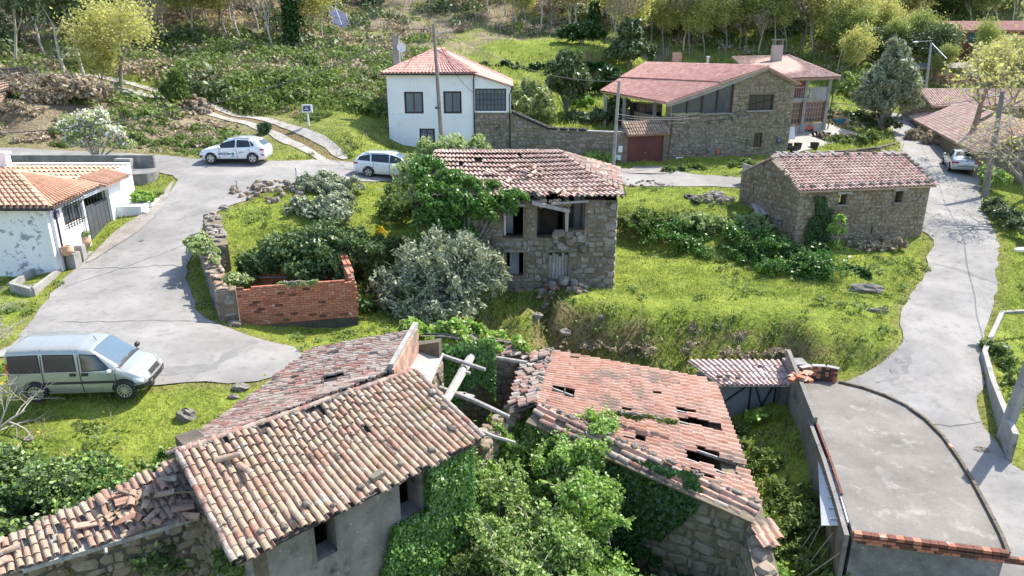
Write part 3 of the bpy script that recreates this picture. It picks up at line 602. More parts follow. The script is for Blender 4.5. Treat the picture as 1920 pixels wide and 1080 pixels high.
# paved forecourt of the left white house, garage apron, sunny patio
PAV = gp([(143,512),(178,478),(205,440),(243,418),(262,388),(300,372),(318,345),(290,322),(345,330),(332,360),(300,400),(258,448),(215,480),(160,512)])
FORE = dense(gp([(178,474),(222,428),(258,412),(292,380),(330,335),(305,395),(262,437),(205,470),(150,505)]), .6, .03)
if area(FORE) < 0: FORE = FORE[::-1]
mat('pavement_dirty', [(.16,.135,.11),(.28,.25,.22),(.36,.33,.30)], 1.1, spots=[MOSS], bump=.4)
sheet(FORE, 'pavement', 'pavement_dirty', lift=.05, step=.5, label='stained concrete forecourt before the white house')
AP = gp([(1166,325),(1190,313),(1243,313),(1250,327)]); AP = AP if area(AP) > 0 else AP[::-1]
sheet(AP, 'pavement', 'pavement_dirty', lift=.045, step=.5, label='short concrete apron before the dark red garage door')
mat('patio_pale', [(.27,.25,.215),(.36,.335,.29)], 1.1, bump=.2)
PT = dense(gp([(1478,268),(1478,250),(1545,233),(1600,244),(1625,262),(1560,268),(1520,284),(1480,290)]), .8, .1); PT = PT if area(PT) > 0 else PT[::-1]
sheet(PT, 'patio', 'patio_pale', lift=.06, step=.7, label='sunlit pale patio beside the porch house', zf=lambda x, y: bil(H1, x, y))
EXCL.extend([FORE, AP, PT])

def strip(px, w_, mtl, label, lift, name='road_crack', jit=.05):   # narrow mark that follows the paving
    P = gp(px); out = []
    for a, b in zip(P[:-1], P[1:]):
        n = max(1, int(np.linalg.norm(b-a)/.25)); out += [a+(b-a)*k/n for k in range(n)]
    out = np.array(out+[P[-1]]); d = np.gradient(out, axis=0); d /= np.linalg.norm(d, axis=1)[:, None]; nn = np.stack([-d[:, 1], d[:, 0]], 1); c = out+nn*(RNG.normal(0, jit, (len(out), 1))); ww = (w_*RNG.uniform(.4, 1.3, len(out)))[:, None]
    V = np.concatenate([c+nn*ww/2, c-nn*ww/2]); V = np.c_[V, bil(H0, V[:, 0], V[:, 1])+lift]; n = len(c); i = np.arange(n-1); tag(put(name, mknp(V, np.stack([i, i+n, i+n+1, i+1], 1), mtl), kind='structure'), label)
mat('road_dark', [(.09,.086,.08),(.16,.153,.14)], 3, bump=.3)
mat('road_patch', [(.15,.145,.135),(.23,.22,.205)], 2, spots=[((.30,.285,.26), 5, .6, .1)], bump=.3)
strip([(1752,496),(1800,508),(1840,522),(1872,533)], .30, 'road_patch', 'dark tarred seam slanting across the lane below the barn', .030, 'repair_seam', .01)
strip([(112,604),(200,606),(290,603),(380,607),(425,609)], .045, 'road_dark', 'long crack right across the junction', .031); strip([(150,506),(240,505),(300,500),(348,501)], .04, 'road_dark', 'crack across the road above the troughs', .031)
strip([(330,415),(370,403),(392,398)], .03, 'road_dark', 'short crack at the bend by the wall stub', .031); strip([(1735,798),(1780,801),(1838,797)], .04, 'road_dark', 'crack across the lane beside the terrace', .031)
strip([(120,540),(210,510),(300,478),(345,462)], .03, 'road_dark', 'faint diagonal crack crossing the junction', .031); strip([(262,455),(270,452)], .16, 'road_dark', 'small tarred mark on the road by the forecourt', .032, 'tar_mark')
strip([(560,310),(640,312),(700,322)], .03, 'road_dark', 'crack along the road before the estate car', .031)
strip([(480,640),(400,690),(300,700)], .5, 'road_patch', 'slightly darker patched strip near the road end', .026, 'repair_patch', .02); strip([(1700,640),(1690,690),(1660,720)], .55, 'road_patch', 'slightly darker patch on the lane edge', .026, 'repair_patch', .02)
# ================================================================ BUILDINGS
T_OLD = [arc_tile('tile_old', name='roof_tile'), arc_tile('tile_old', w0=.47, w1=.40, hh=.38)]
T_OLDG = [arc_tile('tile_old_grey', name='roof_tile'), arc_tile('tile_old_grey', w0=.47, w1=.40, hh=.38)]
T_OR = [flat_tile('tile_orange', 1, h=.34, th=.16)]; T_PK = [flat_tile('tile_pink', 1, S=True, h=.26)]; T_NEW = [flat_tile('tile_new', 1, S=True, h=.3)]; T_CLAY = [flat_tile('tile_clay', 1, S=True, h=.42)]
ORD = 'first second third fourth fifth sixth seventh eighth ninth tenth eleventh twelfth thirteenth fourteenth fifteenth sixteenth seventeenth eighteenth nineteenth twentieth'.split()
def ordn(d, k): d[k] = d.get(k, 0)+1; return ORD[min(d[k]-1, 19)]
def fr(A, B): A = np.array(A[:2], float); B = np.array(B[:2], float); e = B-A; L = np.linalg.norm(e); e /= L; return A, e, np.array([e[1], -e[0]]), L
def window(parent, A, B, s0, s1, z0, z1, frame='frame_brown', cols=2, rows=1, deep=.12, fw=.07, pane='glass_house', bar=.03, name='window', sill=None, label=None):
    """A framed window set in the face right of A->B; panes are its sub-parts."""
    A, e, n, L = fr(A, B); X = np.array([*e, 0]); N = np.array([*n, 0]); U = np.array([0, 0, 1.]); mb = MB(); o = np.array([*A, 0])-N*deep
    def bx(a, b, c, d, t=.05, dep=0.): mb.box(o+X*(a+b)/2+U*(c+d)/2+N*dep, (b-a, t, d-c), X=X, Y=N, Z=U)
    bx(s0, s0+fw, z0, z1); bx(s1-fw, s1, z0, z1); bx(s0+fw, s1-fw, z1-fw, z1); bx(s0+fw, s1-fw, z0, z0+fw)
    cw = (s1-s0-2*fw)/cols; rh = (z1-z0-2*fw)/rows
    for i in range(1, cols): bx(s0+fw+cw*i-bar/2, s0+fw+cw*i+bar/2, z0+fw, z1-fw, .045)
    for j in range(1, rows): bx(s0+fw, s1-fw, z0+fw+rh*j-bar/2.5, z0+fw+rh*j+bar/2.5, .035)
    f = mb.part(name, frame, parent, label)
    for i in range(cols):
        for j in range(rows):
            q = MB(); q.box(o+X*(s0+fw+cw*(i+.5))+U*(z0+fw+rh*(j+.5))-N*.012, (cw-bar, .012, rh-bar*.8), X=X, Y=N, Z=U); q.part('pane', pane, f)
    if sill: q = MB(); q.box(o+X*(s0+s1)/2+U*(z0-.05)+N*(deep+.02), (s1-s0+.16, .16, .08), X=X, Y=N, Z=U); q.part('sill', sill, parent)
    return f
def door(parent, A, B, s0, s1, z0, z1, mtl, n=6, deep=.08, name='door', plank='plank'):
    A, e, nn, L = fr(A, B); X = np.array([*e, 0]); N = np.array([*nn, 0]); U = np.array([0, 0, 1.]); o = np.array([*A, 0])-N*deep
    mb = MB(); mb.box(o+X*(s0+s1)/2+U*(z0+z1)/2-N*.04, (s1-s0, .03, z1-z0), X=X, Y=N, Z=U); d = mb.part(name, mtl, parent); w_ = (s1-s0)/n
    for i in range(n):
        q = MB(); q.box(o+X*(s0+w_*(i+.5))+U*(z0+z1)/2+N*random.uniform(-.004, .006), (w_*.93, .04, (z1-z0)*random.uniform(.985, 1.)), X=X, Y=N, Z=U); q.part(plank, mtl, d)
    return d
def darkbox(mb, A, B, s0, s1, z0, z1, dep=1.2):                 # black floor and back wall: an unlit room's shade put into the colour
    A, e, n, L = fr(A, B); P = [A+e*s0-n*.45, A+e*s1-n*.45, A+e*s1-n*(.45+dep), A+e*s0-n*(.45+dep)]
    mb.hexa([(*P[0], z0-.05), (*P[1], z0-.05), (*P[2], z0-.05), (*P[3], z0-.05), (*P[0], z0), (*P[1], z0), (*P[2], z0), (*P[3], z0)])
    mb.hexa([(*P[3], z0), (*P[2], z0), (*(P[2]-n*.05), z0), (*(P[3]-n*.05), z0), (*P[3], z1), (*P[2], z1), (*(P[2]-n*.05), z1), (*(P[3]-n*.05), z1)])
def deck(parent, Q, sag, mtl='wood_dark', drop=.02, n=10, name='roof_deck'):   # boarding that follows the sag of the tiles
    Q = [np.array(q, float) for q in Q]; V = []; m = n+1
    for dz in (0, -.05):
        for j in range(m):
            for i in range(m): u, v = i/n, j/n; V.append(bilin(Q, u, v)-np.array([0, 0, sag*math.sin(PI*u)*math.sin(PI*v)+drop])+[0, 0, dz])
    F = [(j*m+i, j*m+i+1, (j+1)*m+i+1, (j+1)*m+i) for j in range(n) for i in range(n)]; F += [tuple(k+m*m for k in f[::-1]) for f in F]
    q = MB(); q.add(V, F); return q.part(name, mtl, parent)
def ridge(parent, a, b, mtl, n, w_=.22, name='ridge_tile', lim=60):
    a = np.array(a, float); b = np.array(b, float); d = b-a; L = np.linalg.norm(d); d /= L; me = arc_tile(mtl, name=name); X = np.cross(d, [0, 0, 1.]); X /= np.linalg.norm(X); Z = np.cross(X, d)
    if Z[2] < 0: Z = -Z
    its = []
    for k in range(n): its.append((me, fmat(X*w_*random.uniform(.95, 1.08), d*L/n+X*random.uniform(-.02, .02), Z*w_, a+d*L*(k+.5)/n+Z*(.02+random.uniform(0, .02)))))
    pieces(parent, name, its, mtl, lim)
def gutter(parent, a, b, r=.055, mtl='black_plastic', down=None):
    mb = MB(); mb.tube([a, b], r, 6)
    mb.part('gutter', mtl, parent)
    if down is not None: q = MB(); q.tube(down, .045, 6); q.part('downpipe', mtl, parent)
def excl(P): EXCL.append(np.array([p[:2] for p in P]))

# ---- white hip-roofed house beyond the parked estate car
def hip_house():
    Y0 = 55.0; ZB = 4.0; ZE = 9.95; x0, x1, x2 = -9.35, -2.85, -.10; D = 7.4
    t = thing('white_house', 'tall white plastered house with red hipped roof and stone-clad wing', 'house', ((x0+x2)/2, Y0+D/2, ZB))
    A = (x0, Y0); B = (x1, Y0); excl([(x0-.2, Y0-.2), (x2+.2, Y0-.2), (x2+.2, Y0+D), (x0-.2, Y0+D)])
    f = lambda px, py: onwall(A, B, px, py)
    wins = []
    for (xa, ya, xb, yb) in ((759,172,793,213),(832,171,865,213),(787,241,815,268)):
        a, za = f(xa, yb); b, zb = f(xb, ya); wins.append((a, b, za, zb))
    mb = MB(); mb.wall(A, B, ZB-.6, ZE, .35, wins); mb.wall((x0, Y0+D), A, ZB-.6, ZE, .35); mb.wall((x1, Y0+D), (x0, Y0+D), ZB-.6, ZE, .35); mb.part('wall', 'plaster', t)
    for w_ in wins: window(t, A, B, *w_, cols=2, deep=.10, fw=.09, bar=.09, pane='glass_blue_reflect')
    q = MB(); 
    for w_ in wins: darkbox(q, A, B, w_[0]-.3, w_[1]+.3, w_[2]-.3, w_[3]+.3)
    q.part('interior_shade', 'dark', t)
    # wing: stone below, glazed band, gable strip
    A2 = (x1+.02, Y0-.06); B2 = (x2, Y0-.06); a, za = onwall(A2, B2, 894, 208); b, zb = onwall(A2, B2, 949, 166); zt = onwall(A2, B2, 956, 162)[1]
    hs = [(.05, b, za, zb)]
    mb = MB(); mb.wall(A2, B2, za-.12, ZE-.15, .35, hs, z1b=zt-.02); mb.wall(B2, (x2, Y0+D), za-.12, zt-.05, .3); mb.part('wall', 'plaster', t, 'plastered upper wall of the wing')
    mb = MB(); mb.wall(A2, B2, ZB-.6, za-.12, .35); mb.wall(B2, (x2, Y0+D), ZB-.6, za-.12, .35); mb.part('wall', 'mortar', t, 'stone-clad lower wall of the wing')
    stones(t, A2, B2, ZB, za-.16, size=(.34, .26), mtl='stone_grey', limit=90, th=.07)
    window(t, A2, B2, .05, b, za, zb, cols=8, rows=4, fw=.07, bar=.05, deep=.06, pane='glass_blue_reflect')
    q = MB(); darkbox(q, A2, B2, .05, b, za-.2, zb+.2); q.part('interior_shade', 'dark', t)
    ax = np.array([-5.95, Y0+3.3, 11.6]); bk = np.array([-5.4, Y0+4.6, 11.6]); o = .32
    e0 = (x0-o, Y0-o, ZE); e1 = (x1+o*.2, Y0-o, ZE); e2 = (x2+o*.6, Y0-o, zt+.05); e3 = (x2+o*.6, Y0+D+o, zt+.05); e4 = (x0-o, Y0+D+o, ZE)
    R = MB(); R.slab([e0, e1, ax], .1); R.slab([e1, e2, e3, bk, ax], .1); R.slab([e0, ax, bk, e4], .1); R.slab([e3, e4, bk], .1); R.part('roof', 'tile_new', t)
    roof_tiles(t, [ax+[-.02,0,.0], ax+[.02,0,0], e1, e0], 26, 10, T_NEW, 'tile_new', 300, rot=0, skip=None)
    roof_tiles(t, [ax, bk, e3, e1], 22, 14, T_NEW, 'tile_new', 60, rot=0)
    roof_tiles(t, [bk, ax, e0, e4], 22, 10, T_NEW, 'tile_new', 20, rot=0)
    ridge(t, ax, e0, 'tile_new', 14); ridge(t, ax, e1, 'tile_new', 12); ridge(t, ax, bk, 'tile_new', 4)
    gutter(t, (x0-o, Y0-o-.03, ZE-.1), (x1+.1, Y0-o-.03, ZE-.1), down=[(x1+.05, Y0-.3, ZE-.15), (x1-.02, Y0-.12, ZE-.5), (x1-.02, Y0-.1, ZB)])
    gutter(t, (x2+.15, Y0-.4, zt), (x2+.15, Y0-.3, zt), down=[(x2+.12, Y0-.35, zt-.05), (x2-.08, Y0-.2, zt-.6), (x2-.08, Y0-.17, ZB)])
    c = MB(); c.box((-8.95, Y0+2.9, 11.0), (.5, .5, 2.9)); c.box((-8.95, Y0+2.9, 12.5), (.62, .62, .1)); c.part('chimney', 'concrete', t)
    c = MB(); c.lathe([(.0, -.1), (.2, -.07), (.36, 0), (.37, .02)], np.array([0., 0, 0]), 14); dv = [v for v in c.V]; 
    R_ = Matrix.Rotation(1.45, 3, 'X') @ Matrix.Rotation(.5, 3, 'Y'); c.V = [np.array(R_ @ Vector(v.tolist()))+np.array([-8.5, Y0+2.6, 11.75]) for v in c.V]
    c.tube([(-8.5, Y0+2.6, 11.7), (-8.5, Y0+2.7, 10.9)], .03, 6)
    tag(c.solo('satellite_dish', 'white_paint', 'white satellite dish beside the tall chimney of the white house', 'satellite dish'), None)
hip_house()

# ---- stone house with garage, gable end to the street
def stone_house():
    P1 = WZ(1246, 310, 3.4); P2 = WZ(1474, 300, 3.4); A = P1[:2]; B = P2[:2]; L = np.linalg.norm(B-A); ZB = 2.6
    t = thing('stone_house', 'rubble stone house with long pink tiled roof and glazed terrace room', 'house', (*((A+B)/2), 3.3)); e = (B-A)/L; n = np.array([e[1], -e[0]])
    f = lambda px, py: onwall(A, B, px, py)
    z0 = f(1252, 194)[1]; sa, za = f(1437, 127); zr = f(1478, 157)[1]
    top = lambda s: z0+(za-z0)*(s/sa)**1.12 if s < sa else za+(zr-za)*(s-sa)/(L-sa)
    def hole(xa, ya, xb, yb): a, c = f(xa, yb); b, d = f(xb, ya); return (a, b, c, d)
    hb = hole(1402,177,1452,207); hs = hole(1412,249,1430,276); g0 = (.25, f(1372, 210)[0], f(1310, 213)[1], None)
    zs = g0[2]
    mb = MB(); mb.wall(A, B, ZB, zs, .45, [hs]); mb.wall(A, (A+e*g0[0]), zs, z0-.1, .45)
    A3 = A+e*g0[1]; t3 = lambda s: top(s+g0[1])
    hb3 = (hb[0]-g0[1], hb[1]-g0[1], hb[2], hb[3]); mb.wall(A3, B, zs, t3, .45, [hb3], step=.5)
    bk = -n*9.; mb.wall(B, B+bk, ZB, zr-.1, .45); mb.wall(A+bk, A, ZB, zs-.3, .45); mb.part('wall', 'mortar', t)
    stones(t, A, B, 3.1, zs-.02, [hs], (.30, .22), 'stone_grey', 300, .05)
    stones(t, A3, B, zs, t3, [hb3], (.30, .22), 'stone_tan', 120, .05)
    window(t, A, B, *hb, frame='black_plastic', cols=3, deep=.16, pane='glass'); window(t, A, B, *hs, frame='frame_brown', cols=2, deep=.1, fw=.05, pane='wood_dark', name='shuttered_window')
    q = MB(); q.box(np.array([*(A+e*(hb[0]+hb[1])/2+n*.03), hb[2]-.06]), (hb[1]-hb[0]+.3, .2, .1), X=np.array([*e, 0]), Y=np.array([*n, 0]), Z=np.array([0, 0, 1.])); q.part('sill', 'concrete', t)
    # glazed triangular band under the long eave: posts and panes
    X = np.array([*e, 0]); N = np.array([*n, 0]); U = np.array([0, 0, 1.])
    for k in range(4):
        a = g0[0]+.1+(g0[1]-g0[0]-.1)*k/4; b = g0[0]+.1+(g0[1]-g0[0]-.1)*(k+1)/4
        q = MB(); P = [A+e*a-n*.15, A+e*b-n*.15]; q.slab([(*P[0], zs+.05), (*P[1], zs+.05), (*P[1], top(b)-.12), (*P[0], top(a)-.12)], .02, up=1)
        fq = MB(); fq.beam((*(A+e*b-n*.12), zs), (*(A+e*b-n*.12), top(b)-.05), .14, .1); w_ = fq.part('window', 'frame_brown', t); q.part('pane', 'glass_house', w_)
    q = MB(); q.beam((*(A+e*.2+n*.02), zs-.04), (*(A3+n*.02), zs-.04), .16, .12); q.part('sill', 'concrete', t)
    # verge beam, concrete
    q = MB(); 
    for k in range(6):
        s0_, s1_ = -.2+(sa+.2)*k/6, -.2+(sa+.2)*(k+1)/6; q.beam((*(A+e*s0_+n*.1), top(max(s0_, 0))-.05-.06*(k == 0)), (*(A+e*s1_+n*.1), top(s1_)-.05), .16, .26)
    q.beam((*(A+e*sa+n*.1), za-.05), (*(B+e*.15+n*.1), zr-.08), .12, .2); q.part('verge', 'concrete', t)
    # roof: upper and lower sheet with a step
    apex = np.array([*(A+e*sa+n*.3), za+.08]); rb = WD(1210, 118, 64.); efr = np.array([*(A-e*.35+n*.3), z0+.05]); ebk = WD(1125, 171, 61.0); ebk[2] = min(ebk[2], 8.3); rgt = np.array([*(B+e*.3+n*.3), zr+.02]); rgb = rgt+np.array([*(-n*9.5), .0])
    m0 = efr+(apex-efr)*.52; m1 = ebk+(rb-ebk)*.42
    R = MB(); R.slab([apex, rb, m1+[0,0,.1], m0+[0,0,.1]], .12); R.slab([m0, m1, ebk, efr], .12); R.slab([apex, rgt, rgb, rb], .12); R.part('roof', 'tile_new', t)
    mats_new = T_NEW
    roof_tiles(t, [apex+[0,0,.02], rb+[0,0,.02], m1+[0,0,.12], m0+[0,0,.12]], 54, 13, mats_new, 'tile_new', 200, rot=0)
    roof_tiles(t, [m0+[0,0,.02], m1+[0,0,.02], ebk+[0,0,.02], efr+[0,0,.02]], 50, 12, mats_new, 'tile_new', 100, rot=0)
    ridge(t, apex, rb, 'tile_new', 40, .24); 
    # open porch under the roof: posts, slab, glazing, stair rail
    for px, zz in ((1168, 1), (1225, 1), (1133, 1)):
        b_ = WD(px, 245, 54.5+ (1225-px)*.06); q = MB(); q.beam((b_[0], b_[1], 5.2 if px > 1140 else 4), (b_[0], b_[1], 7.9), .24); q.part('post', 'concrete', t)
    q = MB(); a_ = WD(1166, 232, 56.5); b_ = WD(1250, 232, 54.); q.prism([(a_[0], a_[1]), (b_[0], b_[1]-.3), (b_[0]-.6, b_[1]+5), (a_[0]-.6, a_[1]+5)], 5.15, 5.4); q.part('terrace_slab', 'concrete', t)
    ga, gb = WD(1180, 220, 58.), WD(1240, 220, 55.6)
    window(t, ga, gb, 0, np.linalg.norm((gb-ga)[:2]), 5.4, 7.6, frame='black_plastic', cols=4, deep=.0, pane='glass')
    q = MB(); q.wall(WD(1168, 245, 58.), WD(1215, 240, 58), 3.4, 5.2, .3); q.part('wall', 'plaster_clean', t, 'pale rendered wall under the terrace')
    # downpipes, boxes and signs on the wall
    q = MB(); q.tube([(*(A+e*.35+n*.12), zs), (*(A+e*.15+n*.12), 3.2)], .05, 6); q.part('downpipe', 'wood_brown', t)
    def plate(px, py, w_, h_, mtl, name, label, cat_, th=.05, group=None):
        s, z = f(px, py); q = MB(); q.box(np.array([*(A+e*s+n*(.08+th/2)), z]), (w_, th, h_), X=X, Y=N, Z=U); return q.solo(name, mtl, label, cat_, group=group)
    plate(1273, 299, .55, .38, 'white_paint', 'meter_box', 'white meter box with dark slot low on the stone house wall', 'meter box'); s, z = f(1273, 297); q = MB(); q.box(np.array([*(A+e*s+n*.14), z]), (.3, .02, .07), X=X, Y=N, Z=U); o = q.solo('slot', 'dark', None, None); 
    mbx = [o2 for o2 in COL.objects if o2.name.startswith('meter_box')][-1]; o.location = o.location-mbx.location; o.parent = mbx
    plate(1345, 283, .30, .42, 'brick', 'wall_hatch', 'small red metal hatch low on the stone house wall', 'hatch')
    sg = plate(1459, 263, .34, .38, 'blue_sign', 'street_sign', 'small blue street name plate at the corner of the stone house', 'sign'); 
    q = MB(); q.box(np.array([0., 0, .26]) + N*.03, (.2, .01, .03), X=X, Y=N, Z=U); q.box(np.array([0., 0, .16])+N*.03, (.14, .01, .025), X=X, Y=N, Z=U); put('lettering', q.mesh('white_paint'), sg)
    for px, py, h_, m_ in ((1269, 112, .9, 'tile_orange'), ):
        b_ = WD(px, py, 66); q = MB(); q.box((b_[0], b_[1], b_[2]-.1), (.8, .5, 1.5)); q.part('chimney', m_, t)
    b_ = WD(1327, 113, 62); q = MB(); q.tube([(b_[0], b_[1], b_[2]-.8), (b_[0], b_[1], b_[2]+.2)], .12, 8); q.lathe([(.0, .35), (.18, .3), (.18, .2), (.1, .2)], b_, 8); q.part('flue', 'zinc', t)
    excl([A+n*.3, B+n*.3, B-n*12, A-n*6+e*1.5])
    return A, B, e, n
SH = stone_house()

# ---- garage gate with tiled canopy and garden wall crested with tyres
def garage():
    A = WZ(1168, 313, 3.45)[:2]; B = SH[0]-SH[3]*.0; A = np.array([A[0], A[1]]); e = (B-A)/np.linalg.norm(B-A); L = np.linalg.norm(B-A); n = np.array([e[1], -e[0]])
    t = thing('garage', 'dark red metal garage door under a small tiled canopy', 'garage', (*((A+B)/2), 3.35)); f = lambda px, py: onwall(A, B, px, py)
    s0 = f(1175, 300)[0]; s1 = f(1242, 300)[0]; z1 = f(1208, 256)[1]
    mb = MB(); mb.wall(A, B, 2.8, z1+.3, .4, [(s0, s1, 2.8, z1)]); mb.part('wall', 'mortar', t); stones(t, A, B, 3.3, z1+.25, [(s0, s1, 2.8, z1)], (.34, .26), 'stone_grey', 300, .07)
    door(t, A, B, s0, s1, 3.3, z1, 'garage_red', 14, deep=.12, plank='panel')
    zt = f(1208, 238)[1]; a = A+n*.55; b = B+n*.55; Q = [(*(A-n*.5+e*.0), zt+.35), (*(B-n*.5-e*.02), zt+.35), (*(b-e*.02), z1+.18), (*a, z1+.18)]
    R = MB(); R.slab([Q[0], Q[1], Q[2], Q[3]], .07); R.part('roof', 'tile_new', t); roof_tiles(t, Q, 17, 4, T_OLD, 'tile_old', 80, rot=.03)
    h = MB(); h.ball(np.array([*(A+e*(s0+s1)/2-n*.02), 4.4]), .05, 6, 4); h.part('handle', 'zinc', t)
    # wall to the west
    W0 = np.array([-.1, 54.8]); g = thing('garden_wall', 'long rubble garden wall between white house and garage', 'wall', (*((W0+A)/2), 3.6))
    f2 = lambda px, py: onwall(W0, A, px, py); za = f2(960, 212)[1]; sb, zb = f2(1030, 244); Lw = np.linalg.norm(A-W0)
    top = lambda s: za+(zb-za)*min(1, s/sb)
    mb = MB(); mb.wall(W0, A, 3.0, top, .45, step=.6); mb.part('wall_core', 'mortar', g); stones(g, W0, A, 3.5, top, (), (.40, .28), 'stone_grey', 300, .08)
    q = MB(); ew = (A-W0)/Lw
    s_ = [sb+.2+k*.9 for k in range(int((Lw-sb)/.9))]
    for s in s_: q = MB(); q.box(np.array([*(W0+ew*(s+.25)-np.array([ew[1], -ew[0]])*.22), zb+.02]), (.86, .52, .07), X=np.array([*ew, 0]), Y=np.array([ew[1], -ew[0], 0]), Z=np.array([0, 0, 1.])); q.part('coping', 'concrete', g)
    # tyres laid along the wall top
    pts = [(.3,), (1.0,), (1.6,), (2.2,), (2.8,), (3.4,)]
    ty = MB(); prof = [(.17, .06), (.22, .09), (.30, .09), (.34, .04), (.34, -.04), (.30, -.09), (.22, -.09), (.17, -.06)]; ty.lathe(prof, np.zeros(3), 16); me = ty.mesh('tyre', smooth=True)
    word = ['topmost tyre on the wall beside the white house', 'second tyre down the sloping wall crest', 'third tyre down the sloping wall crest', 'fourth tyre down the sloping wall crest', 'fifth tyre on the wall where the slope eases', 'last tyre before the level stretch of wall', 'first tyre lying flat on the level wall top', 'second tyre lying flat on the level wall top', 'third tyre lying flat on the level wall top', 'tyre lying farthest along the level wall top towards the garage']
    for k in range(10):
        s = .35+k*sb/6.2 if k < 6 else sb+.35+(k-6)*.72
        if k >= 6 and k-6 > 3: break
        th_ = math.atan2(top(s+.2)-top(s-.2), .4); X = np.array([*ew*math.cos(th_), math.sin(th_)]); Y = np.array([-ew[1], ew[0], 0]); Z = np.cross(X, Y)
        P = np.array([*(W0+ew*s-np.array([ew[1], -ew[0]])*.15), top(s)+.12]); o = put('tyre', me, None, M=Matrix(fmat(X, Y, Z, P).tolist())); tag(o, 'black '+word[k], 'tyre', 'tyres on the garden wall')
    for px, py, w_, h_, nm, lb, ct in ((1164,279,.30,.45,'mailbox','white letter box on the wall left of the garage door','letter box'), (1158,295,.52,.34,'meter_box','low white meter box at the wall foot beside the pole','meter box')):
        s, z = f2(px, py); q = MB(); N = np.array([ew[1], -ew[0], 0]); q.box(np.array([*(W0+ew*s), z])+N*.13, (w_, .1, h_), X=np.array([*ew, 0]), Y=N, Z=np.array([0, 0, 1.])); q.solo(nm, 'white_paint', lb, ct)
garage()

mat('stone_plain', [(.34,.29,.26),(.44,.38,.35)], 1.5, bump=.2)
# ---- porch house behind
def porch_house():
    A = WD(1462, 245, 60)[:2]; B = WD(1546, 238, 63.)[:2]; e = (B-A)/np.linalg.norm(B-A); n = np.array([e[1], -e[0]]); L = np.linalg.norm(B-A); f = lambda px, py: onwall(A, B, px, py)
    t = thing('porch_house', 'pale two-storey porch house with weathered red roof and chimney', 'house', (*((A+B)/2), 4.2)); zf = f(1500, 184)[1]; zb = f(1510, 250)[1]-.3; ze = f(1510, 150)[1]; zl = f(1500, 204)[1]
    X = np.array([*e, 0]); N = np.array([*n, 0]); U = np.array([0, 0, 1.])
    for s in (L*.46, L-.15):
        q = MB(); q.beam((*(A+e*s), zb), (*(A+e*s), ze), .28); q.part('post', 'concrete', t)
    s = L; q = MB(); q.prism([A, B+e*.1, B+e*.1-n*2.4, A-n*2.4], zf-.32, zf); q.part('balcony_floor', 'concrete', t)
    q = MB(); q.wall(A, B, zb-.6, zl-1.35, .3); q.part('wall', 'concrete', t, 'low pale wall of the porch')
    q = MB(); q.wall(A-n*2.4, B-n*2.4, zb-.6, ze, .3, [(1.0, 1.9, zf, zf+2.1)]); q.wall(B-n*2.4, B-n*9, zb-.6, ze, .3); q.part('wall', 'brick', t, 'brick rear wall of the balcony'); 
    window(t, A, B, .1, L*.46-.16, zl-1.3, zf-.34, 'frame_wood', cols=6, rows=4, deep=.1, fw=.08, bar=.06, pane='glass_house'); window(t, A, B, L*.46+.16, L-.3, zl-1.3, zf-.34, 'frame_wood', cols=7, rows=4, deep=.1, fw=.08, bar=.06, pane='glass_house')
    q = MB(); q.beam((*(A), zf+.9), (*(A+e*L*.46), zf+.9), .04); [q.beam((*(A+e*L*.46*k/9), zf), (*(A+e*L*.46*k/9), zf+.9), .025) for k in range(10)]; q.part('railing', 'zinc', t)
    q = MB(); q.wall(A+e*(L*.46+.5), B-e*.3, zf, zf+.85, .08); q.part('balustrade', 'concrete', t)
    q = MB(); q.beam((*(A+n*.05), ze+.05), (*(B+e*.2+n*.05), ze+.05), .24); q.part('lintel', 'concrete', t)
    r0 = WD(1403, 147, 60.); r0 = np.array([*(A-e*4.2+n*.5), ze+.2]); r1 = np.array([*(B+e*.6+n*.5), ze+.16]); rt0 = WD(1372, 106, 70); rt1 = WD(1478, 104, 69)
    bk = r1+np.array([*(-n*11), .1])
    R = MB(); R.slab([rt0, rt1, r1, r0], .14); R.slab([rt1, bk, r1], .14); R.part('roof', 'tile_pink', t); roof_tiles(t, [rt0, rt1, r1, r0], 40, 22, T_PK, 'tile_pink', 200, rot=0)
    ridge(t, rt1, r1, 'tile_pink', 24)
    c = WD(1455, 112, 66); q = MB(); q.box((c[0], c[1], c[2]+.0), (.85, .7, 2.6)); q.part('chimney', 'stone_plain', t); q = MB()
    for sx in (-.33, .33):
        for sy in (-.27, .27): q.box((c[0]+sx, c[1]+sy, c[2]+1.5), (.12, .1, .42))
    q.box((c[0], c[1], c[2]+1.76), (1.0, .85, .12)); q.part('chimney_cap', 'concrete_dark', t)
    q = MB(); q.tube([(*(B+e*.25+n*.2), ze), (*(B+e*.2+n*.2), zb)], .05, 6); q.part('downpipe', 'black_plastic', t)
    excl([A, B, B-n*11, A-n*9])
porch_house()

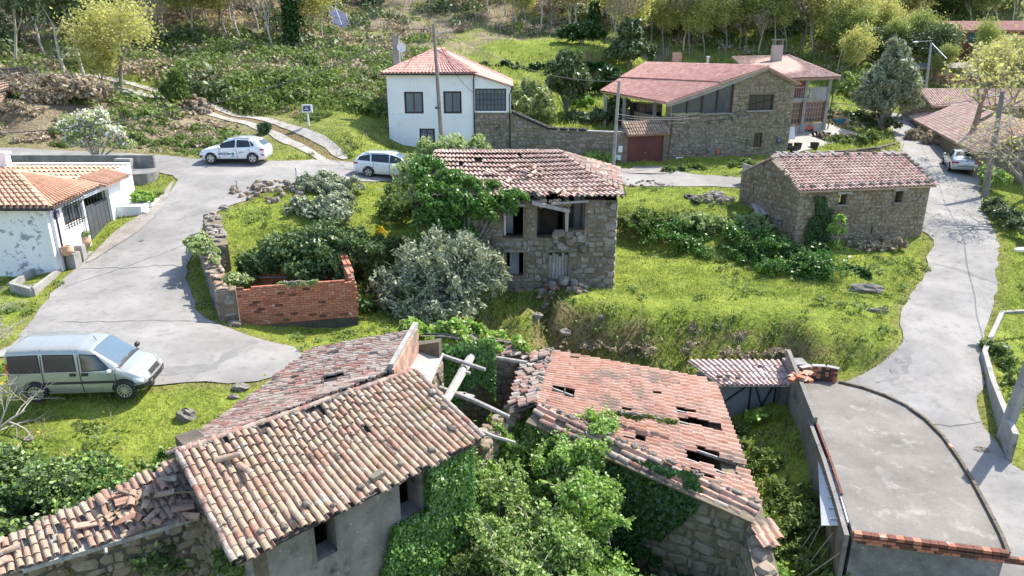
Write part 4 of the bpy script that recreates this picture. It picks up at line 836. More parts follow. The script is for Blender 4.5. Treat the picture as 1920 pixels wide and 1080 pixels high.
# ---- barn by the lane
def barn():
    FL, FR = np.array([14.85, 36.25]), np.array([22.45, 37.75]); ZE = 4.85; RL = WZ(1450, 292, 6.1); RR = WZ(1690, 288, 6.1); BL = WZ(1391, 322, 4.9)[:2]; BR = FR+(BL-FL)
    t = thing('barn', 'stone barn with pink tiled roof weighted with stones beside the lane', 'barn', (*((FL+FR)/2), 1.3)); f = lambda px, py: onwall(FL, FR, px, py)
    def hole(xa, ya, xb, yb): a, c = f(xa, yb); b, d = f(xb, ya); return (a, b, c, d)
    hs = [hole(1572,363,1589,383), hole(1677,357,1694,379), hole(1632,425,1637,438)]
    mb = MB(); mb.wall(FL, FR, .6, ZE, .5, hs); mb.wall(FR, BR, .6, ZE, .5); mb.wall(BL, FL, 2.2, ZE, .5)
    e = (FR-FL)/np.linalg.norm(FR-FL); 
    for a_, b_, rr in ((FL, BL, RL), (FR, BR, RR)):
        q = [a_, a_+e*(.45 if a_ is FL else -.45)]; mid = rr[:2]; mb.add([(*a_, ZE), (*q[1], ZE), (*(b_+q[1]-a_), ZE), (*b_, ZE), (*((a_+b_)/2), rr[2]-.12), (*((a_+b_)/2+q[1]-a_), rr[2]-.12)], [(0,1,5,4), (1,2,5), (2,3,4,5), (0,4,3)])
    mb.part('wall', 'mortar', t)
    stones(t, FL, FR, 1.1, ZE-.02, hs, (.29, .20), 'stone_tan', 300, .06); stones(t, BL, FL, 2.4, lambda s: ZE+ (1.1*(1-abs(s-3.1)/3.1) if 0 < s < 6.2 else 0), (), (.34, .26), 'stone', 120, .08)
    q = MB(); [darkbox(q, FL, FR, h[0]-.2, h[1]+.2, h[2]-.3, h[3]+.3, .9) for h in hs]; q.part('interior_shade', 'dark', t)
    for h in hs[:2]:
        q = MB(); q.box(np.array([*(FL+e*(h[0]+h[1])/2), h[3]+.07])+np.array([e[1], -e[0], 0])*.0, (h[1]-h[0]+.4, .3, .13), X=np.array([*e, 0]), Y=np.array([e[1], -e[0], 0]), Z=np.array([0, 0, 1.])); q.part('lintel', 'wood_grey', t)
        q = MB(); q.box(np.array([*(FL+e*(h[0]+h[1])/2), h[2]-.05]), (h[1]-h[0]+.3, .3, .1), X=np.array([*e, 0]), Y=np.array([e[1], -e[0], 0]), Z=np.array([0, 0, 1.])); q.part('sill', 'rock', t)
    n = np.array([e[1], -e[0], 0]); o = n*.28; s0 = np.array([*(FL-e*.15), ZE+.0])+o; s1 = np.array([*(FR+e*.15), ZE])+o
    R = MB(); R.slab([RL-[*(e*.15), 0], RR+[*(e*.15), 0], s1, s0], .1); R.slab([RL, RR, (*(BR-n[:2]*.3), ZE), (*(BL-n[:2]*.3), ZE)], .1); R.part('roof', 'tile_pink', t)
    roof_tiles(t, [RL-[*(e*.15), 0], RR+[*(e*.15), 0], s1, s0], 36, 12, T_PK, 'tile_pink', 300, rot=.02, tilt=.17)
    ridge(t, RL, RR, 'tile_pink', 26)
    # holding stones and slates on the roof
    k = 0
    def on(u, v): return bilin([RL, RR, s1, s0], u, v)
    spots = [(u, .02, 's') for u in (.04,.09,.17,.26,.35,.45)]+[(u, .03, 'r') for u in (.12,.56,.66,.78)]+[(u, .02, 's') for u in (.86,.92)]+[(1.0, v, 'r') for v in (.1,.2,.3,.42,.53,.63,.75,.88)]+[(u, .93, 'r') for u in (.03,.1,.2,.28,.37,.46,.53,.6,.66,.73,.8,.87,.94)]
    names = {}
    for u, v, ty in spots:
        P = on(u, v)+[0, 0, .12]; q = MB()
        if ty == 's': q.slab([P+[-.1, .35, .1], P+[.14, .38, .1], P+[.30, -.30, -.06], P+[.06, -.33, -.06]], .04)
        else: q.ball(P, random.uniform(.10, .15), 7, 4, (1.3, 1, .7), .18)
        where = 'ridge' if v < .05 else ('verge by the lane' if u > .97 else 'lower eave')
        side = 'at the west end' if u < .08 else 'toward the west' if u < .34 else 'near the middle' if u < .6 else 'toward the lane' if u < .97 else ''
        q.solo('slate' if ty == 's' else 'rock', 'concrete_dark' if ty == 's' else 'rock', f"{ordn(names, (ty, where))} {'dark slate slab' if ty == 's' else 'small holding stone'} on the barn roof {where}, {'from the ridge down' if u > .97 else 'counting from the west'}", 'slate' if ty == 's' else 'rock', group='weights on the barn roof')
    excl([FL+n[:2]*.2, FR+n[:2]*.2, BR, BL])
    # wooden doors at the west end and lean-to post
    a, b = WZ(1389, 345, 3.2)[:2], WZ(1412, 352, 3.2)[:2]; q = MB(); q.wall(a, b, 3.0, 4.55, .08); q.part('door', 'wood_grey', t)
barn()

# ---- ruined two-storey house in the middle
def ruin():
    x0, x1, Y0, ZB, ZE = -3.65, 4.6, 30.7, 1.1, 5.6; A = (x0, Y0); B = (x1, Y0); f = lambda px, py: onwall(A, B, px, py); D = 7.4
    t = thing('ruined_house', 'derelict two-storey stone house with sagging tiled roof and gaping front', 'house', ((x0+x1)/2, Y0+D/2, ZB))
    def hole(xa, ya, xb, yb): a, c = f(xa, yb); b, d = f(xb, ya); return (a, b, c, d)
    H = [hole(943,382,981,447), hole(1006,374,1064,446), hole(1064,372,1098,432), hole(950,471,981,517), hole(1029,471,1066,524)]
    zf = 3.35
    mb = MB(); mb.wall(A, B, ZB-.6, ZE-.1, .55, H); mb.wall(B, (x1+.9, Y0+D), ZB-.4, ZE-.1, .5); mb.wall((x0-.6, Y0+D), A, ZB-.4, ZE-.1, .5); mb.wall((x1+.9, Y0+D), (x0-.6, Y0+D), ZB+.5, ZE-.1, .5); mb.part('wall', 'mortar', t)
    stones(t, A, B, ZB-.1, ZE-.1, H, (.36, .24), 'stone_grey', 300, .09, out=.0); stones(t, B, (x1+.9, Y0+D), ZB, ZE-.1, (), (.45, .3), 'stone_grey', 60, .1)
    # floors, partitions, doors inside
    q = MB(); q.prism([(x0+.5, Y0+.5), (x1-.5, Y0+.5), (x1, Y0+6.8), (x0+.5, Y0+6.8)], zf-.18, zf); q.part('floor', 'wood_dark', t)
    q = MB(); q.wall((x0+.5, Y0+2.6), (x1-.4, Y0+2.6), zf, ZE, .12, [(3.2, 4.2, zf, zf+1.8), (4.75, 6.1, zf, zf+1.9)])
    for px in (944, 1064, 1098):
        s = f(px, 400)[0]+x0; q.wall((s, Y0+2.5), (s, Y0+.56), zf, ZE-.2, .1)
    q.part('partition', 'plaster_clean', t); q = MB(); q.box((x0+3, Y0+5.6, 4.4), (5.5, .1, 2.4)); q.box((x0+4, Y0+2.5, 2.1), (8, .1, 2.4)); q.part('interior_shade', 'dark', t)  # black boards behind the openings: room shade put into their colour
    s = f(1008, 400)[0]+x0; q = MB(); q.box((s+.55, Y0+1.6, zf+.8), (.9, .08, 1.7)); q.box((s+1.45, Y0+1.2, zf+.9), (.5, .08, 1.8)); q.part('door', 'wood_dark', t, 'dark panelled inner door')
    # beams, posts, lintels
    a = f(1006, 381); b = f(1068, 393); q = MB(); q.beam((x0+a[0]-.2, Y0-.12, a[1]+.06), (x0+b[0], Y0-.2, b[1]-.02), .22, .16); q.part('lintel', 'wood_grey', t, 'sagging weathered lintel beam')
    a = f(1062, 394); b = f(1062, 446); q = MB(); q.beam((x0+a[0], Y0-.1, a[1]), (x0+b[0], Y0-.05, b[1]), .13); q.part('post', 'wood_grey', t)
    a = f(980, 376); b = f(1098, 372); q = MB(); q.beam((x0+f(1040, 0)[0], Y0-.25, ZE-.2), (x0+b[0]+.1, Y0-.25, ZE-.08), .09); q.part('eave_beam', 'wood_grey', t)
    q = MB(); a = f(943, 384); b = f(981, 384); q.beam((x0+a[0]-.1, Y0-.05, a[1]), (x0+b[0]+.1, Y0-.05, a[1]), .2, .12); q.part('lintel', 'wood_grey', t)
    for h in H[3:]: q = MB(); q.beam((x0+h[0]-.15, Y0-.03, h[3]+.04), (x0+h[1]+.15, Y0-.03, h[3]+.04), .2, .12); q.part('lintel', 'rock', t)
    h = H[4]
    q = MB(); q.box((x0+(h[0]+h[1])/2, Y0+.3, (h[2]+h[3])/2), (h[1]-h[0], .03, h[3]-h[2])); d_ = q.part('door', 'wood_dark', t, 'grey splintered plank door')
    for k in range(6):
        w_ = (h[1]-h[0])/6; q = MB(); hh = (h[3]-h[2])*random.uniform(.75, .98); q.box((x0+h[0]+w_*(k+.5), Y0+.2+random.uniform(-.04, .04), h[2]+hh/2), (w_*.86, .04, hh)); q.part('plank', 'wood_grey', d_)
    h = H[3]; q = MB(); q.box((x0+h[0]+.35, Y0+.25, (h[2]+h[3])/2), (.42, .05, h[3]-h[2]-.05)); q.part('door', 'metal_grey', t, 'blue-grey leaf of the lower left door')
    # collapsed boulders in the breach, rubble edge
    its = []
    for k in range(22):
        s, z = f(random.uniform(1040, 1092), random.uniform(436, 466)); r = random.uniform(.12, .22)
        its.append((STONES['stone_grey'][k % 14], fmat(np.array([r*2, 0, random.uniform(-.1, .1)]), np.array([0, .1, r*1.7]), np.array([0, -r*1.6, .05]), np.array([x0+s, Y0-.02-random.random()*.1, z]))))
    for k in range(16):
        s, z = f(random.uniform(1010, 1066), random.uniform(376, 388)); r = random.uniform(.1, .17); its.append((STONES['stone_tan'][k % 14], fmat(np.array([r*2, 0, 0]), np.array([0, .1, r*1.5]), np.array([0, -r*1.6, 0]), np.array([x0+s, Y0+.02, z]))))
    pieces(t, 'stone', its, 'stone_grey', 60)
    # roof
    zr = 7.1; rl = np.array([x0-.1, Y0+3.9, zr]); rr = np.array([2.25, Y0+3.9, zr-.02]); fl = np.array([x0-.35, Y0-.24, ZE+.06]); frt = np.array([x1+.25, Y0-.24, ZE+.06]); br = np.array([x1+1.15, Y0+D+.2, ZE]); bl = np.array([x0-.8, Y0+D+.2, ZE])
    R = MB(); 
    def sk(u, v): P = bilin([rl, rr, frt, fl], u, v); pp = proj(P)[0]; return (1032 < pp[0] < 1058 and pp[1] > 364) or (v > .93 and 985 < pp[0] < 1010)
    mt = lambda a, b, k: a+(b-a)*k
    deck(t, [rl, rr, mt(rr, frt, .86), mt(rl, fl, .86)], .12, drop=.0); R.slab([rr, br, frt], .06); R.slab([rl, bl, br, rr], .06); R.part('roof', 'wood_dark', t)
    roof_tiles(t, [rl+[0,0,.03], rr+[0,0,.03], frt+[0,0,.03], fl+[0,0,.03]], 36, 11, T_PK, 'tile_pink', 300, rot=.035, tilt=.20, skip=sk, sag=.12, drop=.004, lift=.06)
    roof_tiles(t, [rr+[0,0,.03], rr+[.05,.05,.03], br+[0,0,.03], frt+[0,0,.03]], 26, 12, T_OLDG, 'tile_old_grey', 200, rot=.12, tilt=.1, drop=.06)
    ridge(t, rl, rr, 'tile_old_grey', 18, .18); ridge(t, rr, frt, 'tile_old_grey', 16, .2); ridge(t, rr, br, 'tile_old_grey', 15, .18)
    its = []
    for k in range(34):                                         # slipped loose tiles
        px, py = random.choice(((1052, 366, ), (1048, 372), (1015, 345), (885, 345), (1110, 320), (1130, 330), (960, 340)))[:2]; u = random.random()*.999
        if px > 1100: P = bilin([rr, rr, br, frt], random.uniform(.2, .9), random.uniform(.5, .98))+[0, 0, .12]
        else: P = bilin([rl, rr, frt, fl], min(.98, max(.02, (px-820+random.gauss(0, 14))/300)), min(1.0, .4+.6*random.random() if py < 360 else random.uniform(.9, 1.02)))+[0, 0, .13]
        a = random.uniform(-.8, .8); its.append((T_PK[0] if k % 3 else T_OLD[0], fmat(np.array([math.cos(a), math.sin(a), .1])*.24, np.array([-math.sin(a), math.cos(a)*.9, .1+random.random()*.3])*.38, np.array([0, -.1, 1.])*.2, P)))
    pieces(t, 'loose_tile', its, 'tile_pink', 60)
    excl([(x0-.3, Y0-.1), (x1+.1, Y0-.1), (x1+1, Y0+D), (x0-1, Y0+D)])
ruin()

# ---- brick-fronted roofless ruin with rubble side wall
def brickruin():
    A = WZ(452, 614, 1.9)[:2]; B = WZ(671, 600, 1.8)[:2]; f = lambda px, py: onwall(A, B, px, py); zt = 3.38; e = (B-A)/np.linalg.norm(B-A); n = np.array([e[1], -e[0]]); L = np.linalg.norm(B-A); Dp = 3.6
    t = thing('brick_ruin', 'roofless outbuilding with red brick front wall beside the junction', 'ruin', (*((A+B)/2), 1.8)); zb = 1.95
    mb = MB(); mb.wall(A, B, 1.3, zt-.03, .14); mb.part('wall', 'mortar', t); bm = MB(); bm.box((0, 0, 0), (1, 1, 1)); bme = bm.mesh('brick', name='brick'); bdk = bm.mesh('brick_dark', name='brick')
    its = []; X = np.array([*e, 0]); N = np.array([*n, 0]); U = np.array([0, 0, 1.]); nr = 15; rh = (zt-zb)/nr; bl = .262
    for j in range(nr+1):
        for k in range(18):
            s = (k+(.5 if j % 2 else 0))*bl; a, b = max(0, s-bl/2), min(L, s+bl/2)
            if b-a < .05: continue
            if j == nr and random.random() < .3: continue
            its.append((bme if random.random() < .93 else bdk, fmat(X*(b-a-.014), N*.11, U*(rh-.012), np.array([*(A+e*(a+b)/2), zb+rh*(j+.5)])+N*(-.04+random.uniform(0, .014)))))
    pieces(t, 'brick', its, 'brick', 300)
    q = MB(); q.wall(A-e*.05, B+e*.02, 1.2, zb, .3); q.part('plinth', 'concrete_dark', t)
    # inner walls
    C = B-n*Dp-e*.45; Dd = A-n*Dp+e*.1; its = []
    q = MB(); q.wall(B-n*.2, C, 1.6, lambda s: zt+.1+s*.14, .16, step=.5); q.wall(C, Dd, 1.6, 3.4, .16); q.part('wall', 'mortar', t, 'inner brick walls of the ruin')
    eb = (C-Dd)/np.linalg.norm(C-Dd); nb = np.array([eb[1], -eb[0]])
    for j in range(13):
        for k in range(int(np.linalg.norm(C-Dd)/.27)+1):
            P = Dd+eb*(k+(.5 if j % 2 else 0))*.27; its.append((bdk if random.random() < .3 else bme, fmat(np.array([*eb, 0])*.255, np.array([*nb, 0])*.12, U*.105, np.array([*(P+nb*.19), 1.9+j*.118]))))
    ec = (C-(B-n*.2)); Lc = np.linalg.norm(ec); ec /= Lc; nc = np.array([ec[1], -ec[0]])
    for j in range(18):
        for k in range(int(Lc/.27)):
            s = (k+(.5 if j % 2 else .1))*.27
            if 1.9+j*.118 > zt+.15+s*.14: continue
            its.append((bme, fmat(np.array([*ec, 0])*.255, np.array([*nc, 0])*.12, U*.105, np.array([*(B-n*.2+ec*s-nc*.16), 1.9+j*.118]))))
            its.append((bme, fmat(np.array([*ec, 0])*.255, np.array([*nc, 0])*.12, U*.105, np.array([*(B-n*.2+ec*s+nc*.0), 1.9+j*.118])))) if random.random() < .7 else None
    pieces(t, 'brick', [i for i in its if i], 'brick', 0)
    q = MB(); q.box((0, 0, 0), (0, 0, 0)); 
    excl([A, B, C, Dd])
    # rubble side wall along the road
    P0 = A-e*.03; Pc = P0-e*.62+n*.03; P1 = WZ(366, 500, 2.4)[:2]+np.array([.1, .3]); P1 = P1; 
    w_ = thing('rubble_wall', 'tall rubble wall along the road with ivy and old tiles on top', 'wall', (*((Pc+P1)/2), 2.1)); zt2 = 3.55
    q = MB(); q.wall(Pc, P0, 1.2, zt+.02, .5); q.wall(P1, Pc, 1.4, zt2+.3, .5, z1b=zt, step=.8); q.part('wall_core', 'mortar', w_)
    stones(w_, Pc, P0, 1.8, zt, (), (.34, .26), 'stone_grey', 60, .1); stones(w_, P1, Pc, 1.8, zt2+.3, (), (.30, .2), 'stone_grey', 230, .1, z1b=zt)
    its = []; ew = (Pc-P1); Lw = np.linalg.norm(ew); ew /= Lw; nw = np.array([ew[1], -ew[0]])
    for k in range(46):
        s = Lw*random.uniform(.25, 1); a = random.uniform(0, PI); P = np.array([*(P1+ew*s-nw*random.uniform(.0, .45)), zt2+.32+(zt-zt2-.3)*s/Lw+random.uniform(0, .08)])
        its.append((T_OLD[k % 2], fmat(np.array([math.cos(a), math.sin(a), 0])*.18, np.array([-math.sin(a), math.cos(a), random.uniform(-.2, .2)])*.32, np.array([0, 0, .17]), P)))
    pieces(w_, 'loose_tile', its, 'tile_old', 60)
    a, b = WZ(384, 436, 2.9)[:2], WZ(391, 470, 2.7)[:2]; a = WZ(380, 402, 4.25)[:2]; b = WZ(392, 462, 3.9)[:2]
    w2 = thing('rubble_wall', 'short mossy rubble wall stub at the bend of the road', 'wall', (*((a+b)/2), 2.9)); q = MB(); q.wall(a, b, 2.2, 4.25, .75, z1b=3.9); q.part('wall_core', 'mortar', w2)
    stones(w2, a, b, 2.7, 4.25, (), (.3, .22), 'stone_grey', 120, .1, z1b=3.9); eb_ = (b-a)/np.linalg.norm(b-a); nb_ = np.array([eb_[1], -eb_[0]]); stones(w2, b, b-nb_*.75, 2.6, 3.9, (), (.3, .22), 'stone_grey', 40, .1)
    q = MB(); its = []
    for k in range(26): P = a+(b-a)*random.random()-nb_*random.uniform(.05, .7); its.append((STONES['stone_grey'][k % 14], fmat(np.array([.34, 0, 0.]), np.array([0, .3, 0]), np.array([0, 0, .16]), np.array([*P, 4.25-.35*np.linalg.norm(P-a)/np.linalg.norm(b-a)+.02]))))
    pieces(w2, 'stone', its, 'stone_grey', 30)
    return A, B, C, Dd, P1, Pc, zt2, zt
BR_ = brickruin()

# ---- white house at the left
def left_house():
    C0 = np.array([-19.6, 29.5]); ZE = 5.5; WL = np.array([-34., 29.5]); WR = np.array([-20.25, 36.6])
    t = thing('white_cottage', 'low white cottage with clay tiled hip roof and barred window', 'house', (-22.5, 32.5, 2.4)); f = lambda px, py: onwall(C0, WR, px, py)
    def hole(xa, ya, xb, yb): a, c = f(xa, yb); b, d = f(xb, ya); return (a, b, c, d)
    hw = hole(121,374,149,426); sg0 = f(160, 400)[0]; sg1 = f(207, 380)[0]; zg = f(185, 352)[1]; s178 = f(178, 345)[0]
    mb = MB(); mb.wall(WL, C0, 1.9, ZE, .35); mb.part('wall', 'plaster_peeling', t, 'peeling white front wall')
    mb = MB(); mb.wall(C0+[0, .36], WR, 1.9, ZE, .35, [(hw[0]-.36, hw[1]-.36, hw[2], hw[3]), (sg0-.36, sg1-.36, 1.9, min(zg, ZE-.3))]); mb.wall(C0, C0+[0, .36], 1.9, ZE, .35); mb.part('wall', 'plaster_clean', t, 'sunlit white street wall')
    window(t, C0, WR, *hw, frame='frame_brown', cols=2, deep=.15); q = MB(); darkbox(q, C0, WR, hw[0]-.2, hw[1]+.2, hw[2]-.2, hw[3]+.2); q.part('interior_shade', 'dark', t)
    e = (WR-C0)/np.linalg.norm(WR-C0); n = np.array([e[1], -e[0]])
    for k in range(7): s = hw[0]+(hw[1]-hw[0])*(k+.5)/7; q = MB(); q.beam((*(C0+e*s+n*.13), hw[2]-.12), (*(C0+e*s+n*.13), hw[3]+.1), .03); q.part('window_bar', 'black_plastic', t)
    for z in (hw[2]+.05, hw[3]-.05): q = MB(); q.beam((*(C0+e*(hw[0]-.1)+n*.13), z), (*(C0+e*(hw[1]+.1)+n*.13), z), .03); q.part('window_bar', 'black_plastic', t)
    g = door(t, C0, WR, sg0, sg1, 2.6, min(zg, ZE-.3)-.45, 'gate_dark', 6, deep=.15, name='gate', plank='panel'); tag(g, 'dark metal gate with bars along the top')
    for k in range(9): s = sg0+(sg1-sg0)*(k+.5)/9; q = MB(); q.beam((*(C0+e*s-n*.15), min(zg, ZE-.3)-.5), (*(C0+e*s-n*.15), min(zg, ZE-.3)-.02), .03); q.part('gate_bar', 'black_plastic', g)
    ap = WZ(30, 322, 6.65); sc = np.array([*(C0+e*s178+n*.1), ZE+.05]); ea = np.array([C0[0]+.3, C0[1]-.35, ZE]); wl = np.array([-34., C0[1]-.35, ZE]); apw = np.array([-34., ap[1], 6.65]); rr = np.array([ap[0], ap[1], 6.65]); bkw = np.array([-34., sc[1], ZE])
    R = MB(); R.slab([wl, ea, rr, apw], .1); R.slab([ea, sc, rr], .1); R.slab([sc, bkw, apw, rr], .1); R.part('roof', 'tile_clay', t)
    d = (ap-ea); roof_tiles(t, [apw, rr, ea, wl], 54, 9, T_CLAY, 'tile_clay', 250, rot=.0, tilt=.12, lift=.05); roof_tiles(t, [rr, rr+[.02,.02,0], sc, ea], 17, 9, T_CLAY, 'tile_clay', 153, rot=0, tilt=.1, lift=.05)
    ridge(t, rr, ea, 'tile_clay', 9, .24); ridge(t, rr, sc, 'tile_clay', 9, .24); ridge(t, apw, rr, 'tile_clay', 26, .24)
    gutter(t, wl-[0,.05,.06], ea+[.0,-.05,-.06]); gutter(t, ea+[.05,0,-.06], sc+[.05,0,-.06], down=[ea+[-.05, .3, -.1], (C0[0]+.12, C0[1]+.15, ZE-.4), (C0[0]+.12, C0[1]+.12, 2.5)])
    q = MB(); s = f(152, 400)[0]; q.tube([(*(C0+e*s+n*.3), ZE-.05), (*(C0+e*s+n*.1), ZE-.4), (*(C0+e*s+n*.1), 2.6)], .05, 6); q.part('downpipe', 'white_paint', t)
    q = MB(); q.box((C0[0]-.12, C0[1]-.12, 3.9), (.12, .2, 3.)); q.part('downpipe', 'white_paint', t)
    # sloping parapet wall and annex roof behind
    q = MB(); a = WZ(222, 310, 6.1); b = WZ(183, 345, 6.1); a = np.array([-21.0, 39.0]); 
    zp = f(222, 308)[1]; q.wall(WR, WR+[-.2, 1.5], 2.2, zp-.3, .3); q.wall(WR+[-.2, 1.5], WR+[-13, 1.5], 3.0, zp-.15, .25); q.part('wall', 'plaster', t, 'white and grey parapet behind the annex roof')
    Q = [np.array([-33.5, WR[1]+1.25, zp-.35]), np.array([WR[0]-.3, WR[1]+1.25, zp-.35]), np.array([WR[0]-.3, sc[1]+.3, ZE-.15]), np.array([-33.5, sc[1]+.3, ZE-.15])]
    R = MB(); R.slab(Q, .08); R.part('roof', 'tile_clay', t, 'annex roof of clay tiles'); roof_tiles(t, Q, 52, 6, T_CLAY, 'tile_clay', 110, rot=0, tilt=.12, lift=.05)
    Q = [np.array([*(C0+e*(s178+.1)-n*.8), ZE+.35]), np.array([*(WR-n*.8), ZE+.35]), np.array([*(WR+n*.45), ZE+.02]), np.array([*(C0+e*(s178+.1)+n*.45), ZE+.02])]
    R = MB(); R.slab(Q, .07); R.part('roof', 'tile_orange', t, 'small rusty canopy over the gate'); roof_tiles(t, Q, 12, 4, T_CLAY, 'tile_clay', 48, rot=.04)
    c = WZ(80, 318, 5.2); q = MB(); q.box((c[0], 37.6, 5.9), (.5, .4, 1.3)); q.box((c[0], 37.6, 6.58), (.64, .54, .1)); q.part('chimney', 'plaster', t)
    s, z = f(104, 402); q = MB(); q.box(np.array([*(C0+e*s+n*.05), z]), (.42, .03, .30), X=np.array([*e, 0]), Y=np.array([*n, 0]), Z=np.array([0, 0, 1.])); sg = q.solo('street_sign', 'blue_sign', 'small blue street name plate on the white cottage corner', 'sign')
    q = MB()
    for dz, wd in ((.20, .22), (.13, .16), (.06, .26)): q.box(np.array([0, 0, dz])+np.array([*n, 0])*.02, (wd, .006, .022), X=np.array([*e, 0]), Y=np.array([*n, 0]), Z=np.array([0, 0, 1.]))
    put('lettering', q.mesh('white_paint'), sg)
    excl([WL, C0+[.15, 0], WR+[.15, 0], WR+[-14, 1.7]])
    # dark garden wall to the west behind the roof, utility cabinet, planter
    a, b = WZ(-60, 292, 5.4)[:2], WZ(212, 300, 5.3)[:2]
    a = np.array([-36., 42.3]); b = np.array([-21.3, 42.3]); q = MB(); q.wall(a, b, 4.2, 5.75, .22); q.solo('garden_wall', 'concrete_dark', 'dark rendered garden wall behind the white cottage roofs', 'wall')
    cb = WZ(234, 325, 4.75); q = MB(); q.box((cb[0], cb[1]+.2, 5.1), (.95, .5, 1.0)); cab = q.solo('utility_cabinet', 'concrete', 'grey utility cabinet with a barred opening behind the gate wall', 'cabinet'); q = MB(); q.box((0, -.27, .62), (.72, .02, .46)); put('door', q.mesh('gate_dark'), cab); q = MB(); q.box((0, -.285, .62), (.6, .02, .3)); put('grille', q.mesh('wood_brown'), cab)
    pl = gp([(222,318),(290,315),(300,322),(296,340),(262,348),(225,345)]); pl = pl if area(pl) > 0 else pl[::-1]; pl = dense(pl, .5, .02)
    q = MB(); q.prism([tuple(p) for p in pl], 3.6, 5.0); q.solo('planter_wall', 'concrete_dark', 'curved dark retaining planter at the road bend above the white cottage', 'planter')
    pl = gp([(213,390),(228,368),(262,375),(285,400),(250,405),(215,413)]); q = MB(); pp = WZ(213, 395, 3.6); q.box((WR[0]+.75, WR[1]-.2, 3.6), (1.3, 2.0, 1.2)); q.solo('planter', 'plaster', 'stained white planter box beside the gate with a leafy bush', 'planter')
    r0 = MB(); P = WZ(255, 385, 3.7); r0.add([(WR[0]+1.4, WR[1]-1.2, 3.1), (WR[0]+2.9, WR[1]-.9, 3.3), (WR[0]+2.9, WR[1]+.9, 3.4), (WR[0]+1.4, WR[1]+.8, 3.2), (WR[0]+1.4, WR[1]-1.2, 3.9), (WR[0]+2.9, WR[1]-.9, 3.55), (WR[0]+2.9, WR[1]+.9, 3.7), (WR[0]+1.4, WR[1]+.8, 4.0)], [(0,3,2,1),(4,5,6,7),(0,1,5,4),(1,2,6,5),(2,3,7,6),(3,0,4,7)]); r0.solo('concrete_ramp', 'concrete', 'sloped concrete ramp slab beside the planter', 'ramp')
left_house()
